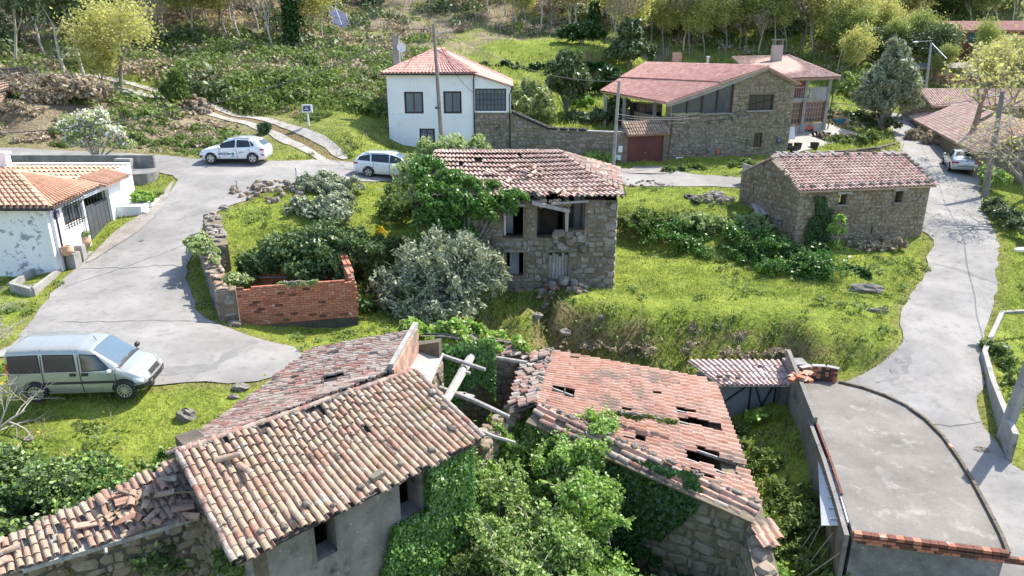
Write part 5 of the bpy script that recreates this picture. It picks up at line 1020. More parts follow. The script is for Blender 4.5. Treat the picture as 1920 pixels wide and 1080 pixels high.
# ---- near stone building with the big canal-tile roof
def near_house():
    EL = np.array([-5.05, 10.65, 3.0]); ER = np.array([-.72, 14.95, 3.0]); RL = WZ(337, 848, 4.25); RR = WZ(772, 697, 4.2)
    t = thing('tiled_ruin', 'old stone building with heavy canal-tile roof and rendered wall', 'building', (-3.5, 13.5, -1.8))
    sq = lambda u, v: (abs(u-.13) < .035 and .02 < v < .09) or (abs(u-.30) < .03 and v < .10) or (abs(u-.49) < .02 and .0 < v < .05)
    deck(t, [RL, RR, ER, EL], .16)
    roof_tiles(t, [RL, RR, ER, EL], 37, 11, T_OLD, 'tile_old', 290, rot=.06, tilt=.07, lift=.045, skip=sq, chan=T_OLD[0], drop=.006, jy=.035, sag=.14)
    # back slope and the far roof draining left
    e0 = np.array([-7.25, 12.95, 3.8]); e1 = np.array([-7.15, 16.1, 3.1]); e2 = np.array([-6.0, 19.75, 3.2]); B0 = np.array([-3.1, 16.25, 4.15]); B1 = np.array([-2.85, 18.95, 4.12])
    R = MB(); R.slab([RL, B0, e1, e0], .08); R.slab([B0, RR, RR+[.1,.1,-.3]], .05); R.slab([B0-[.0,.05,.06], B1-[0,0,.06], e2-[0,0,.06], e1-[0,0,.06]], .08); R.part('roof_deck', 'wood_dark', t, 'deck of the far roof')
    roof_tiles(t, [RL-[0,0,.02], B0-[0,0,.02], e1, e0], 30, 9, T_OLDG, 'tile_old_grey', 150, rot=.06, tilt=.08, lift=.05, chan=T_OLDG[0], drop=.008, jy=.03)
    hole2 = lambda u, v: .05 < u < .20 and .30 < v < .48
    roof_tiles(t, [B0, B1, e2, e1], 18, 12, T_OLDG, 'tile_old_grey', 150, rot=.05, tilt=.08, lift=.05, skip=hole2, chan=T_OLDG[0], drop=.008, jy=.03)
    P = bilin([B0, B1, e2, e1], .12, .39)+[0, 0, .035]; q = MB(); q.add([bilin([B0, B1, e2, e1], a_, b_)+[0, 0, .02] for a_, b_ in ((.05,.3),(.2,.3),(.2,.48),(.05,.48))], [(0,1,2,3)]) ; q.part('roof_hole_shade', 'dark', t)  # flat black quad, the shade inside the hole put into its colour
    # mortared ridge: lime lumps over ridge tiles
    ridge(t, RL, RR, 'tile_old_grey', 22, .17); q = MB()
    for k in range(70): 
        u = random.random(); P = RL*(1-u)+RR*u+np.array([random.uniform(-.1, .1), random.uniform(-.1, .06), .02+random.random()*.03]); q.ball(P, random.uniform(.025, .055), 6, 4, (1.5, 1.2, .7), .25)
    q.part('ridge_mortar', 'rock', t, kind='stuff')
    ridge(t, RR+[.06,.0,.02], ER+[.02,.0,.06], 'tile_old_grey', 10, .17); ridge(t, RL+[-.05,0,.0], EL+[-.05,0,.03], 'tile_old_grey', 12, .15)
    # parapet of orange brick and the concrete gutter shelf
    q = MB(); q.wall(B0+[.12,-.05,0], B1+[.12,.1,0], 3.0, 4.4, .12); p_ = q.part('parapet', 'concrete', t); bm = MB(); bm.box((0, 0, 0), (1, 1, 1)); bme = bm.mesh('tile_orange', name='brick'); its = []
    d = B1-B0; L = np.linalg.norm(d[:2]); d = d/L; nn = np.array([d[1], -d[0], 0])
    for j in range(7):
        for k in range(int(L/.3)+1):
            s = (k+(.5 if j % 2 else .1))*.3
            if s < L-.1: its.append((bme, fmat(np.array([d[0], d[1], 0])*.285, nn*.06, np.array([0, 0, .165]), B0+[.12,-.05,0]+np.array([d[0], d[1], 0])*s+nn*.015+[0, 0, -.97+.17*j+ (4.17-B0[2])])))
    pieces(t, 'brick', its, 'tile_orange', 80)
    q = MB(); q.slab([B0+[.14,-.15,-.55], B0+[.85,-.05,-.75], B1+[.85,.2,-.75], B1+[.14,.2,-.55]], .12); q.part('gutter_shelf', 'concrete', t)
    # walls
    d = (ER-EL)[:2]; L = np.linalg.norm(d); d /= L; n = np.array([d[1], -d[0]]); A = EL[:2]-n*.32+d*.25; B = ER[:2]-n*.32-d*.2; f = lambda px, py: onwall(A, B, px, py)
    def hole(xa, ya, xb, yb): a, c = f(xa, yb); b, d_ = f(xb, ya); return (a, b, c, d_)
    a, c = f(590, 1045); b, _ = f(636, 1030); h1 = (a, b, f(612, 1045)[1], 2.9); a, _ = f(751, 960); b, _ = f(788, 940); h2 = (a, b, f(770, 965)[1], 2.95)
    mb = MB(); mb.wall(A, B, -2.6, 2.93, .5, [h1, h2]); C = RR[:2]-d*.2-n*.2; mb.part('wall', 'render_grey', t)
    mb = MB(); D = RL[:2]+d*.25; mb.wall((D-n*1.0), A, -2.2, lambda s: 2.9+1.2*min(1, (3.4-s)/2.4 if s > 1 else 1), .45, step=.5); mb.wall(B, RR[:2]-d*.3, -2.2, lambda s: 2.9+s*.5, .45, step=.5); mb.wall(RR[:2]-d*.3, B1[:2]+[.8, .1], -1.5, 3.3, .4); mb.wall(e2[:2]+[.3, -.1], e1[:2]+[.2, 0], 1., 3.1, .3); mb.wall(e1[:2]+[.2, 0], e0[:2]+[.2, .1], 1., 3.15, .3, z1b=3.6); mb.wall(B1[:2]+[.8, .1], e2[:2]+[.3, -.1], .6, 3.9, .3, z1b=3.1); mb.part('wall', 'mortar_dark', t)
    stones(t, RR[:2]-d*.3, B1[:2]+[.8, .1], -.5, 3.25, (), (.4, .26), 'stone_tan', 60, .08); stones(t, D-n*1.0, A, 0., 3.0, (), (.4, .28), 'stone', 60, .08)
    q = MB(); [darkbox(q, A, B, h[0]-.3, h[1]+.3, h[2]-.4, h[3]+.2, 1.5) for h in (h1, h2)]; q.box((-3.3, 14.2, 1.2), (.1, .1, .1)); q.part('interior_shade', 'dark', t)
    X = np.array([*d, 0]); N = np.array([*n, 0])
    for h in (h1,):
        q = MB(); q.beam((*(A+d*h[0]+n*.0), h[2]), (*(A+d*h[0]+n*.0), h[3]), .07); q.beam((*(A+d*h[1]), h[2]), (*(A+d*h[1]), h[3]), .06); q.part('frame', 'pole_wood', t)
    q = MB(); q.beam((*(A+d*(h1[0]-.2)+n*.1), 2.93), (*(A+d*(h2[1]+.4)+n*.1), 2.93), .1, .14); q.part('eave_beam', 'wood_grey', t)
    # loose things on the roof
    def on(u, v): return bilin([RL, RR, ER, EL], u, v)
    rk = [(.06,.94,'by the lowest corner',1.),(.10,.90,'above the broken lower corner',.9),(.17,.95,'just over the window',1.),(.27,.86,'mid way along the eave',1.2),(.34,.97,'beside the long flat stone',.8),(.46,.93,'on the eave right of the window',1.),(.64,.9,'before the ivy corner',.9),(.78,.9,'near the ivy corner',1.1),(.92,.80,'on the verge above the ivy',1.3),(.97,.55,'high on the courtyard verge',1.1),(.98,.35,'where the verge meets the beam',1.5)]
    for u, v, wh, s in rk: q = MB(); q.ball(on(u, v)+[0, 0, .12], .07*s, 7, 5, (1.25, 1, .8), .16); q.solo('rock', 'rock', f'grey holding stone on the big tiled roof {wh}', 'rock', group='stones holding down the big tiled roof')
    q = MB(); q.hexa([on(.50,.90)+[0,0,.1], on(.56,.88)+[0,0,.1], on(.565,.93)+[0,0,.1], on(.51,.94)+[0,0,.1], on(.50,.90)+[0,0,.19], on(.56,.88)+[0,0,.19], on(.565,.93)+[0,0,.19], on(.51,.94)+[0,0,.19]]); q.solo('rock', 'rock', 'long flat lichen-covered stone lying on the eave of the big tiled roof', 'rock')
    its = []
    for u, v, a in ((.155,.40,.9),(.13,.25,1.8),(.22,.93,.7)):
        P = on(u, v)+[0, 0, .16]; its.append((T_OLD[0], fmat(np.array([math.cos(a), math.sin(a), .1])*.18, np.array([-math.sin(a), math.cos(a), -.25])*.42, np.array([.1, -.3, .95])*.17, P)))
    pieces(t, 'loose_tile', its, 'tile_old', 40)
    excl([EL, ER, B0, B1+[.9,0,0], e2, e1, e0]); return EL, ER, RL, RR, B0, B1
NH = near_house()

# ---- low ruin at the bottom left with slumped tiles
def low_ruin():
    t = thing('low_ruin', 'low rubble outbuilding with slumped broken tiles along its wall top', 'ruin', (-8.5, 11.8, -1))
    A = WZ(-60, 1092, 2.7)[:2]; B = np.array([-6.35, 12.55]); top0 = WZ(-60, 1040, 3.1); E0 = np.array([*A, 2.65]); E1 = np.array([*B, 2.7]); U1 = WZ(328, 868, 3.25); U0 = WZ(120, 985, 3.1)
    UU = np.array([-10.2, 10.9, 2.95])
    d = B-A; L = np.linalg.norm(d); d /= L; n = np.array([d[1], -d[0]]); A2 = A-n*.3; B2 = B-n*.3
    mb = MB(); mb.wall(A2, B2, -2.2, 2.62, .45); mb.wall(B2-n*.45, A2-n*.45, .5, 2.6, .1); mb.part('wall', 'mortar_dark', t); stones(t, A2, B2, -.6, 2.6, (), (.30, .2), 'stone_tan', 300, .1)
    R = MB(); R.slab([UU, U1, E1, E0], .06); R.part('roof_deck', 'wood_grey', t)
    roof_tiles(t, [UU, U1, E1, E0], 28, 4, T_OLD, 'tile_old', 110, rot=.13, tilt=.12, lift=.05, drop=.10, chan=T_OLD[0], jy=.07)
    its = []
    for k in range(34):
        u = random.choice((random.uniform(.52, .98), random.uniform(.6, .95), random.uniform(.1, 1))); v = random.uniform(.25, 1.05); P = bilin([UU, U1, E1, E0], u, v)+[0, 0, .1+random.random()*.14]; a = random.uniform(-1.4, 1.4)
        its.append((T_OR[0] if k % 5 == 0 else T_OLD[k % 2], fmat(np.array([math.cos(a), math.sin(a), random.uniform(-.3, .3)])*.18, np.array([-math.sin(a), math.cos(a), random.uniform(-.4, .2)])*.38, np.array([random.uniform(-.3, .3), -.2, random.choice((1, 1, -1))])*.17, P)))
    pieces(t, 'loose_tile', its, 'tile_old', 60)
    q = MB(); q.beam((*(A+d*L*.2), 2.62), (*(B-d*.2), 2.66), .09); q.part('eave_beam', 'wood_grey', t)
    for k in range(7): s = L*(.35+.09*k); q = MB(); q.tube([(*(A+d*s+n*random.uniform(.0, .15)), 2.55), (*(A+d*s-n*.5), 2.8)], .04, 5); q.part('rafter', 'wood_grey', t)
    q = MB(); q.box(np.array([*(A2+d*L*.62+n*.08), .95]), (1.1, .18, .15), X=np.array([*d, 0]), Y=np.array([*n, 0]), Z=np.array([0, 0, 1.])); q.part('lintel', 'wood_grey', t)
    excl([A, B, U1, UU])
low_ruin()

# ---- courtyard ruin: back wall, beams
def courtyard():
    A = np.array([-2.7, 20.15]); B = np.array([.75, 21.2]); f = lambda px, py: onwall(A, B, px, py); d = (B-A)/np.linalg.norm(B-A); n = np.array([d[1], -d[0]]); L = np.linalg.norm(B-A)
    t = thing('courtyard_wall', 'ivy-hung rubble back wall of the roofless ruin with a broken window frame', 'wall', (*((A+B)/2), -.5))
    top = lambda s: 3.1-.9*s/L
    a, c = f(798, 770); b, d2 = f(826, 700); hw = (a, b, c+.05, d2)
    mb = MB(); mb.wall(A, B, -1.5, top, .5, step=.5); mb.part('wall_core', 'mortar', t); stones(t, A, B, -.6, lambda s: top(s)-.02, (), (.38, .24), 'stone_tan', 220, .09)
    q = MB(); 
    for s in (hw[0], (hw[0]+hw[1])/2, hw[1]): q.beam((*(A+d*s+n*.12), hw[2]-.5), (*(A+d*s+n*.12), hw[3]-.1), .07)
    q.beam((*(A+d*hw[0]+n*.12), hw[3]-.1), (*(A+d*hw[1]+n*.12), hw[3]-.1), .07); q.part('window_frame', 'wood_grey', t)
    its = []
    for k in range(30):                                        # old tiles still lying on the wall top
        s = L*random.uniform(.62, 1.02); P = np.array([*(A+d*s-n*random.uniform(-.1, .8)), top(s)+.08+random.random()*.08]); a = random.uniform(-.4, .4)-.9
        its.append((T_OLDG[k % 2], fmat(np.array([math.cos(a), math.sin(a), 0])*.17, np.array([-math.sin(a), math.cos(a), -.1])*.38, np.array([0, 0, .16]), P)))
    pieces(t, 'loose_tile', its, 'tile_old_grey', 40)
    for k in range(7): s = L*(.66+.05*k); q = MB(); q.ball(np.array([*(A+d*s-n*.75), top(s)+.2]), random.uniform(.1, .16), 7, 4, (1.2, 1, .8), .15); q.part('stone', 'rock', t)
    def beam(name, label, p, q_, r, m='wood_grey', bend=0.):
        p = np.array(p); q_ = np.array(q_); mid = (p+q_)/2+np.array([0, 0, bend]); b = MB(); b.tube([p, (p+mid)/2, mid, (mid+q_)/2, q_], [r, r*1.08, r, r*.97, r*.85], 8); b.solo(name, m, label, 'beam', group='roof timbers of the roofless ruin')
    beam('roof_beam', 'thick pale main beam slanting across the roofless court', WZ(884, 668, 2.75), WZ(830, 762, 3.2), .13)
    beam('roof_beam', 'long grey purlin from the gutter shelf across the main beam', WZ(786, 653, 3.35), WZ(910, 693, 3.0), .065)
    beam('roof_beam', 'grey purlin along the top of the ivy-hung back wall', WZ(886, 664, 2.65), WZ(988, 680, 2.45), .07)
    beam('roof_beam', 'lower split beam reaching over the bushes toward the wall stub', WZ(824, 727, 2.7), WZ(955, 782, 2.2), .07, bend=.05)
    beam('roof_beam', 'thin bowed beam below the lower split beam', WZ(883, 800, 2.4), WZ(966, 830, 1.9), .05, bend=-.05)
    beam('wooden_post', 'thin upright pole standing in the corner of the ruin', WZ(996, 684, 2.35), WZ(987, 733, 1.4), .045)
    b = MB(); p = WZ(869, 697, 2.95); b.beam(p+[-.16, .06, 0], p+[.2, -.1, -.0], .07); b.solo('wooden_cleat', 'wood_grey', 'short cleat nailed across the thick pale main beam', 'wood block')
    for k, (x, y) in enumerate(((862, 738), (878, 742))): p = WZ(x, y, 2.55); b = MB(); b.box(p, (.35, .14, .06), rz=-.2-.3*k); b.solo('board', 'wood_grey', ('upper' if k == 0 else 'lower')+' grey board piece lying beside the lower split beam', 'board', group='boards by the split beam')
    # side stub walls between courtyard and orange roof
    s1 = WZ(985, 770, 1.7)[:2]; s2 = WZ(905, 845, 1.6)[:2]; w_ = thing('wall_stub', 'mossy rubble wall stub crumbling between the ruin and the bushes', 'wall', (*((s1+s2)/2), -1))
    q = MB(); q.wall(s2, s1, -2., 1.55, .5, z1b=1.75); q.part('wall_core', 'mortar', w_); stones(w_, s2, s1, -1., 1.55, (), (.34, .24), 'stone_tan', 80, .1, z1b=1.75); its = []
    for k in range(40): u = random.random(); P = s2*(1-u)+s1*u; dd = (s1-s2)/np.linalg.norm(s1-s2); nn = np.array([dd[1], -dd[0]]); its.append((STONES['stone_tan'][k % 14], fmat(np.array([.3, 0, 0.]), np.array([0, .26, 0]), np.array([0, 0, .14]), np.array([*(P-nn*random.uniform(0, .5)), 1.58+.2*u+random.random()*.06]))))
    pieces(w_, 'stone', its, 'stone_tan', 40)
courtyard()

# ---- ruin with the orange flat-tile roof
def orange():
    A = WZ(1030, 657, 2.3); B = WZ(1338, 713, .85); C = WZ(1428, 952, .85); D = WZ(1003, 758, 2.3)
    t = thing('orange_ruin', 'stone outbuilding with collapsing orange flat-tile roof', 'building', (*((A+C)[:2]/2), -2.3))
    D2 = D
    def mask(u, v):                                            # u along ridge (A->D), v down the slope: broken patches
        P = bilin([A, D2, C, B], u, v); px, py, _ = proj(P)[0]
        H = ((1270,762,1305,776,.2),(1268,776,1352,800,.22),(1302,830,1348,868,.32),(1280,838,1382,880,.3),(1340,868,1386,900,.15),(1170,815,1200,832,.1),(1196,815,1212,835,0),(1160,760,1185,768,.2),(1040,720,1078,742,.45),(1290,878,1335,900,.3))
        for x0, y0, x1, y1, sl in H:
            yy = py-(px-x0)*sl
            if x0 < px < x1 and y0 < yy < y0+(y1-y0)*.55: return True
        return random.random() < .006
    roof_tiles(t, [A, D2, C, B], 27, 17, T_OR, 'tile_orange', 300, rot=.03, tilt=.15, skip=mask, lift=.03, sag=.10)
    # rafters and laths below
    for k in range(9):
        u = (k+.5)/9; a = bilin([A, D2, C, B], u, .0)-[0, 0, .12]; b = bilin([A, D2, C, B], u, 1)-[0, 0, .12]; m = (a+b)/2-[0, 0, .1]; q = MB(); q.tube([a, m, b], .05, 6); q.part('rafter', 'wood_grey', t)
    for v in np.linspace(.04, .96, 12):
        q = MB(); q.beam(bilin([A, D2, C, B], 0, v)-[0, 0, .06+.1*math.sin(PI*v)*0], bilin([A, D2, C, B], 1, v)-[0, 0, .06], .04, .03)
        if not .3 < v < .95: q.part('lath', 'wood_dark', t)
    # ridge of cobbles and old tiles, other slope slumping left
    A2 = A+[-.95, -.35, -.15]; D3 = D+[-.75, -.2, -.2]; R = MB(); R.slab([A, D, D3, A2], .05); R.part('roof_deck', 'wood_dark', t)
    roof_tiles(t, [A+[0,0,.03], D+[0,0,.03], D3, A2], 17, 3, T_OLDG, 'tile_old_grey', 60, rot=.2, tilt=.1, drop=.1, jy=.08); ridge(t, A, D, 'tile_old_grey', 15, .17)
    q = MB()
    for k in range(24): u = random.random()*.85; q.ball(A*(1-u)+D*u+[random.uniform(-.15, .1), 0, .1], random.uniform(.04, .08), 6, 4, (1.2, 1, .8), .2)
    q.part('ridge_stone', 'rock', t, kind='stuff')
    # verge along the near wall: mortar band with stones and a slipping outer strip of old tiles
    V0 = D+[.15, -.1, .02]; V1 = C+[.0, -.02, .06]; O0 = V0+[-.42, -.42, -.28]; O1 = V1+[-.05, -.62, -.22]
    R = MB(); R.slab([V0, V1, O1, O0], .06); R.part('roof_deck', 'mortar', t); roof_tiles(t, [V0, V1, O1, O0], 1, 1, T_OR, 'tile_orange', 0, skip=lambda u, v: True) if False else None
    its = []
    dv = (V1-V0); L = np.linalg.norm(dv); dv /= L; oo = (O0-V0)/np.linalg.norm(O0-V0)
    for j in range(3):
        for k in range(19):
            if random.random() < .12+.1*(j == 2): continue
            P = V0+dv*L*(k+.5)/19+oo*(.13+.18*j)+[0, 0, .07-.01*j]; X = oo+dv*random.uniform(-.1, .1); Y = dv+oo*random.uniform(-.08, .08)+np.array([0, 0, .05]); Z = np.cross(X, Y); Z = Z/np.linalg.norm(Z); Z = Z if Z[2] > 0 else -Z; its.append(((T_OR if random.random() < .5 else T_OLDG)[0], fmat(X*.19, Y*L/19, Z*.17, P)))
    pieces(t, 'verge_tile', its, 'tile_old', 60)
    q = MB()
    for k in range(44): u = (k+random.random())/44; q.ball(V0*(1-u)+V1*u+[random.uniform(-.05, .05), random.uniform(-.05, .05), .1], random.uniform(.03, .085), 6, 4, (1.4, 1.2, .7), .25)
    q.part('verge_stone', 'rock', t, kind='stuff')
    # walls
    w0 = (V0+oo*.25)[:2]; w1 = (V1+oo*.3)[:2]; ztw = lambda s: V0[2]-.25+(V1[2]-V0[2])*s/L
    mb = MB(); mb.wall(w0, w1, -3, ztw, .45, step=.6); mb.wall(C[:2]+[-.2, .2], B[:2]+[-.2, -.1], -3, C[2]-.1, .45); mb.wall(B[:2]+[-.2, -.1], A[:2]+[0, -.1], -2, lambda s: B[2]-.12+(A[2]-B[2])*s/6.2, .4, step=.8); mb.part('wall', 'mortar', t)
    stones(t, w0, w1, -2.8, lambda s: ztw(s)-.02, (), (.42, .3), 'stone_tan', 220, .12)
    q = MB(); q.prism([(w0[0]+.6, w0[1]+.2), (w1[0]-.3, w1[1]+.8), (B[0]-.7, B[1]-.6), (A[0]+.2, A[1]-.4)], -2.3, -2.2); q.part('floor', 'earth', t)
    # continuation of the broken wall toward the camera
    P0 = np.array([C[0]+.05, C[1]-.35]); P1 = np.array([C[0]-.35, C[1]-3.4]); w_ = thing('broken_wall', 'broken wall end with boulders running down from the orange roof', 'wall', (*P0, -2.4))
    q = MB(); q.wall(P1, P0, -3.2, .15, .55, z1b=.5); q.part('wall_core', 'mortar', w_); stones(w_, P1, P0, -2.6, .1, (), (.4, .3), 'stone_tan', 60, .1); stones(w_, P0-[.55, 0], P1-[.55, 0], -2.6, .4, (), (.4, .3), 'stone_tan', 60, .1, z1b=.1)
    its = [(STONES['stone_tan'][k], fmat(np.array([.5, .1, 0.]), np.array([-.1, .45, 0]), np.array([0, 0, .3]), np.array([*(P0*(1-k/7)+P1*k/7-[.28, 0]), .45-.05*k]))) for k in range(7)]; pieces(w_, 'boulder', its, 'stone_tan', 10)
    its = [(T_OR[0], fmat(np.array([.22, .05, 0.]), np.array([-.1, .34, .1]), np.array([0, 0, .15]), np.array([P0[0]-.35+.2*(k % 3), P0[1]-.15-.3*(k//3), .72]))) for k in range(8)]; pieces(w_, 'loose_tile', its, 'tile_orange', 10)
    excl([A+[-.9,0,0], B, C, C+[-.3,-3.2,0], O1, O0, D+[-.9,0,0]])
    return A, B, C, D, w0, w1
OR_ = orange()

# ---- gate shed
def gate_shed():
    Y0 = 24.0; a = WD(1352, 726, 26.7); xl, xr = 7.55, 10.55; t = thing('gate_shelter', 'shallow bleached tile shelter over a blue-grey metal gate', 'shelter', ((xl+xr)/2, Y0+.5, -2.2))
    f = lambda px, py: onwall((xl, Y0), (xr, Y0), px, py); zt = f(1420, 722)[1]
    Q = [np.array([xl-.7, Y0+1.25, zt+.42]), np.array([xr-.1, Y0+1.25, zt+.42]), np.array([xr+.1, Y0-.1, zt+.02]), np.array([xl+.2, Y0-.1, zt+.02])]
    mat('tile_bleached', [(.36,.25,.21),(.50,.38,.34),(.30,.17,.13)], 3, rnd=.6, spots=[((.10,.08,.07), 3, .62, .1), ((.7,.66,.62), 4, .56, .1)], bump=.4)
    TB = [flat_tile('tile_bleached', 1, S=True, h=.28)]; R = MB(); R.slab(Q, .06); R.part('roof', 'tile_bleached', t); roof_tiles(t, Q, 16, 4, TB, 'tile_bleached', 70, rot=.03, drop=.02)
    X = np.array([1., 0, 0]); 
    gates = MB(); gates.box(((xl+xr)/2-.15, Y0+.5, -1.25), (xr-xl-.3, .05, 2.1)); g = gates.part('gate', 'metal_grey', t)
    zt2 = -.25; zb = -2.2; m = (xl+xr)/2+.1
    q = MB(); 
    for p, r in (((m, zt2), (m, zb)), ((m, zt2), (xl+.1, -1.5)), ((xl+.1, -1.3), (m-.2, zb)), ((m+.1, zt2), (xr-.5, zb)), ((xr-.5, zt2), (m+.1, zb)), ((xr-.45, zt2), (xr-.45, zb))): q.beam((p[0], Y0+.44, p[1]), (r[0], Y0+.44, r[1]), .05)
    q.part('gate_brace', 'black_plastic', g)
    for x_, y_ in ((xl-.2, .8), (xr-.15, .4)): q = MB(); q.box((x_, Y0+y_, -1.2), (.38, .5, 2.25)); q.part('pillar', 'concrete_dark', t)
    for px, py in ((1365, 704), (1384, 708), (1350, 705)): p = WZ(px, py, zt+.32); q = MB(); q.ball(p, .1, 6, 4, (1.3, 1, .7), .2); q.solo('rock', 'rock', {1365: 'left-hand stone of three on the bleached gate roof', 1384: 'stone nearest the middle of the bleached gate roof', 1350: 'stone at the outer corner of the bleached gate roof'}[px], 'rock', group='stones on the bleached gate roof')
gate_shed()

# ---- concrete terrace slab on its walls
def terrace():
    out = [WZ(*p) for p in ((1500,722,0),(1535,716,0),(1572,719,0),(1618,730,0),(1660,745,0),(1700,765,0),(1735,790,0),(1768,823,0),(1800,868,0),(1828,915,0),(1852,960,0),(1875,1005,0),(1890,1042,0),(1600,1004,0),(1578,930,0),(1555,860,0),(1530,795,0),(1514,752,0))]
    P = [tuple(p[:2]) for p in out]; Pa = np.array(P); 
    if area(Pa) < 0: P = P[::-1]
    t = thing('terrace', 'weathered quarter-round concrete terrace slab above the alley', 'terrace', (11, 19, -2.3)); 
    mat('slab', [(.12,.11,.095),(.175,.16,.14),(.235,.215,.185)], .6, spots=[((.30,.285,.255), 1.4, .55, .16), ((.15,.14,.12), .9, .56, .14), ((.10,.09,.08), .7, .62, .12)], bump=.35, bscale=14)
    q = MB(); q.prism(P, -.18, .03); q.part('slab', 'slab', t)
    q = MB(); q.prism([tuple(np.array(p)*.985+np.array([11, 19])*.015) for p in P], -3.2, -.18); q.part('wall', 'concrete_dark', t)
    # brick kerb on the road side and on the near edge
    bm = MB(); bm.box((0, 0, 0), (1, 1, 1)); bme = bm.mesh('brick_dark', name='brick'); bor = bm.mesh('brick', name='brick'); its = []
    def run(pts, mix, w_=.12, h_=.11, st=.24):
        pts = [p[:2] for p in pts]
        for a, b in zip(pts[:-1], pts[1:]):
            L = np.linalg.norm(b-a); e = (b-a)/L; n_ = max(1, int(round(L/st)))
            for k in range(n_): its.append((bor if random.random() < mix else bme, fmat(np.array([*e, 0])*(L/n_-.01), np.array([e[1], -e[0], 0])*w_, np.array([0, 0, h_*random.uniform(.85, 1.1)]), np.array([*(a+e*L*(k+.5)/n_), .03+h_/2]))))
    b0_ = bme; bme = bm.mesh('mortar_dark', name='brick'); run(out[2:13], .03, .09, .09); bme = b0_; run(out[12:14], .25, .16, .09, .2)
    a = out[13][:2]; b = out[12][:2]; e = (b-a)/np.linalg.norm(b-a)
    for j in range(2):
        for k in range(22): s = (k+.5*(j % 2))*.2+.1; its.append((bor if random.random() < .5 else bme, fmat(np.array([*e, 0])*.19, np.array([e[1], -e[0], 0])*.1, np.array([0, 0, .075]), np.array([*(a+e*s+np.array([e[1], -e[0]])*.03), -.05-.085*j]))))
    run([out[14], out[15], out[16]], .0, .07, .05, .2)
    pieces(t, 'brick', its, 'brick', 260)
    # rendered alley wall with openings below the slab
    L0 = [out[i][:2] for i in (13, 14, 15, 16, 17, 0)][::-1]; q = MB()
    for a, b in zip(L0[:-1], L0[1:]): q.wall(b+np.array([-.08, 0]), a+np.array([-.08, 0]), -3.4, .02, .12) if False else q.wall(a+np.array([-.1, 0]), b+np.array([-.1, 0]), -3.4, -.0, -.12)
    q.part('wall', 'render_grey', t, 'stained alley wall under the slab'); 
    q = MB(); q.wall(np.array([10.55, 25.0]), out[16][:2]+[-.12, 0], -3., .9, .14, z1b=.25); q.part('wall', 'render_grey', t, 'raised rendered parapet on the alley side')
    q = MB(); a = out[0]; q.box((a[0]-.28, a[1]-1.4, -.9), (.1, .5, .7)); q.part('window', 'dark', t)  # solid black block, the shade of an opening put into its colour
    return out
TER = terrace()
def small_near():
    # red curved brick wall at the slab's far corner
    pts = [WZ(x, y, .02)[:2] for x, y in ((1500,716),(1520,712),(1545,713),(1568,718))]; t = thing('brick_wall', 'low curved red brick wall at the head of the concrete terrace', 'wall', (*pts[1], 0)); q = MB()
    for a, b in zip(pts[:-1], pts[1:]): q.wall(a, b, -.3, .55, .15)
    q.part('wall_core', 'mortar_dark', t); bm = MB(); bm.box((0, 0, 0), (1, 1, 1)); bme = bm.mesh('brick_dark', name='brick'); bm2 = bm.mesh('brick', name='brick'); its = []
    for a, b in zip(pts[:-1], pts[1:]):
        L = np.linalg.norm(b-a); e = (b-a)/L; n_ = int(L/.2)+1
        for j in range(6):
            for k in range(n_): its.append((bm2 if random.random() < .3 else bme, fmat(np.array([*e, 0])*(L/n_-.01), np.array([e[1], -e[0], 0])*.06, np.array([0, 0, .085]), np.array([*(a+e*L*(k+.5)/n_+np.array([e[1], -e[0]])*.02), .06+.095*j]))))
    pieces(t, 'brick', its, 'brick_dark', 120)
    q = MB()
    for a, b in zip(pts[:-1], pts[1:]): q.wall(a+[0,-.03], b+[0,-.03], .55, .6, .2)
    q.part('coping', 'concrete', t)
    its = []
    tl = thing('tile_pile', 'small heap of orange tiles and hollow bricks at the gate corner', 'tile heap', (10.9, 24.9, .1))
    for k in range(14): P = WZ(1500+random.uniform(-22, 18), 703+random.uniform(-8, 10), .45+random.random()*.2); a = random.uniform(-1, 1); its.append((T_OR[0] if k % 2 else bm2, fmat(np.array([math.cos(a), math.sin(a), 0])*.2, np.array([-math.sin(a), math.cos(a), .1])*.3, np.array([0, 0, .12]), P)))
    pieces(tl, 'tile', its, 'tile_orange', 30); q = MB(); q.box((10.9, 24.9, .1), (.8, .6, .7)); q.part('rubble', 'concrete_dark', tl)
    # lean plastic sheets in the alley
    t = thing('lean_to', 'translucent plastic sheet lean-to with white battens under the slab edge', 'lean-to', (8.6, 17.5, -2)); a = WZ(1533, 850, -.3); b = WZ(1555, 860, -.1); c = WZ(1590, 985, -.1); d = WZ(1540, 985, -.5)
    q = MB(); q.slab([a, b, c, d], .02); q.part('sheet', 'plastic_sheet', t)
    for k in range(7): u = (k+.5)/7; p0 = a*(1-u)+d*u+[0, 0, .04]; p1 = b*(1-u)+c*u+[0, 0, .04]; q = MB(); q.beam(p0*.65+p1*.35, p1, .05, .03); q.part('batten', 'white_paint', t)
    q = MB(); q.beam(b+[.0,0,.08], c+[0,0,.08], .05); q.part('rail', 'white_paint', t); q = MB(); q.beam(a-[0,0,.05], a-[0,0,1.8], .06); q.part('post', 'wood_grey', t)
    for k in range(5): a = np.array([7.9+random.uniform(-.2, .3), 16.6-.2*k, -2.1]); b = a+np.array([.5+random.uniform(0, .6), random.uniform(-.7, .9), random.uniform(1.0, 1.7)]); q = MB(); q.tube([a, (a+b)/2, b], .012, 5); q.solo('cane', 'twig', ORD[k]+' dry cane leaning against the alley wall, counted from the gate', 'cane', group='canes leaning in the alley')
small_near()
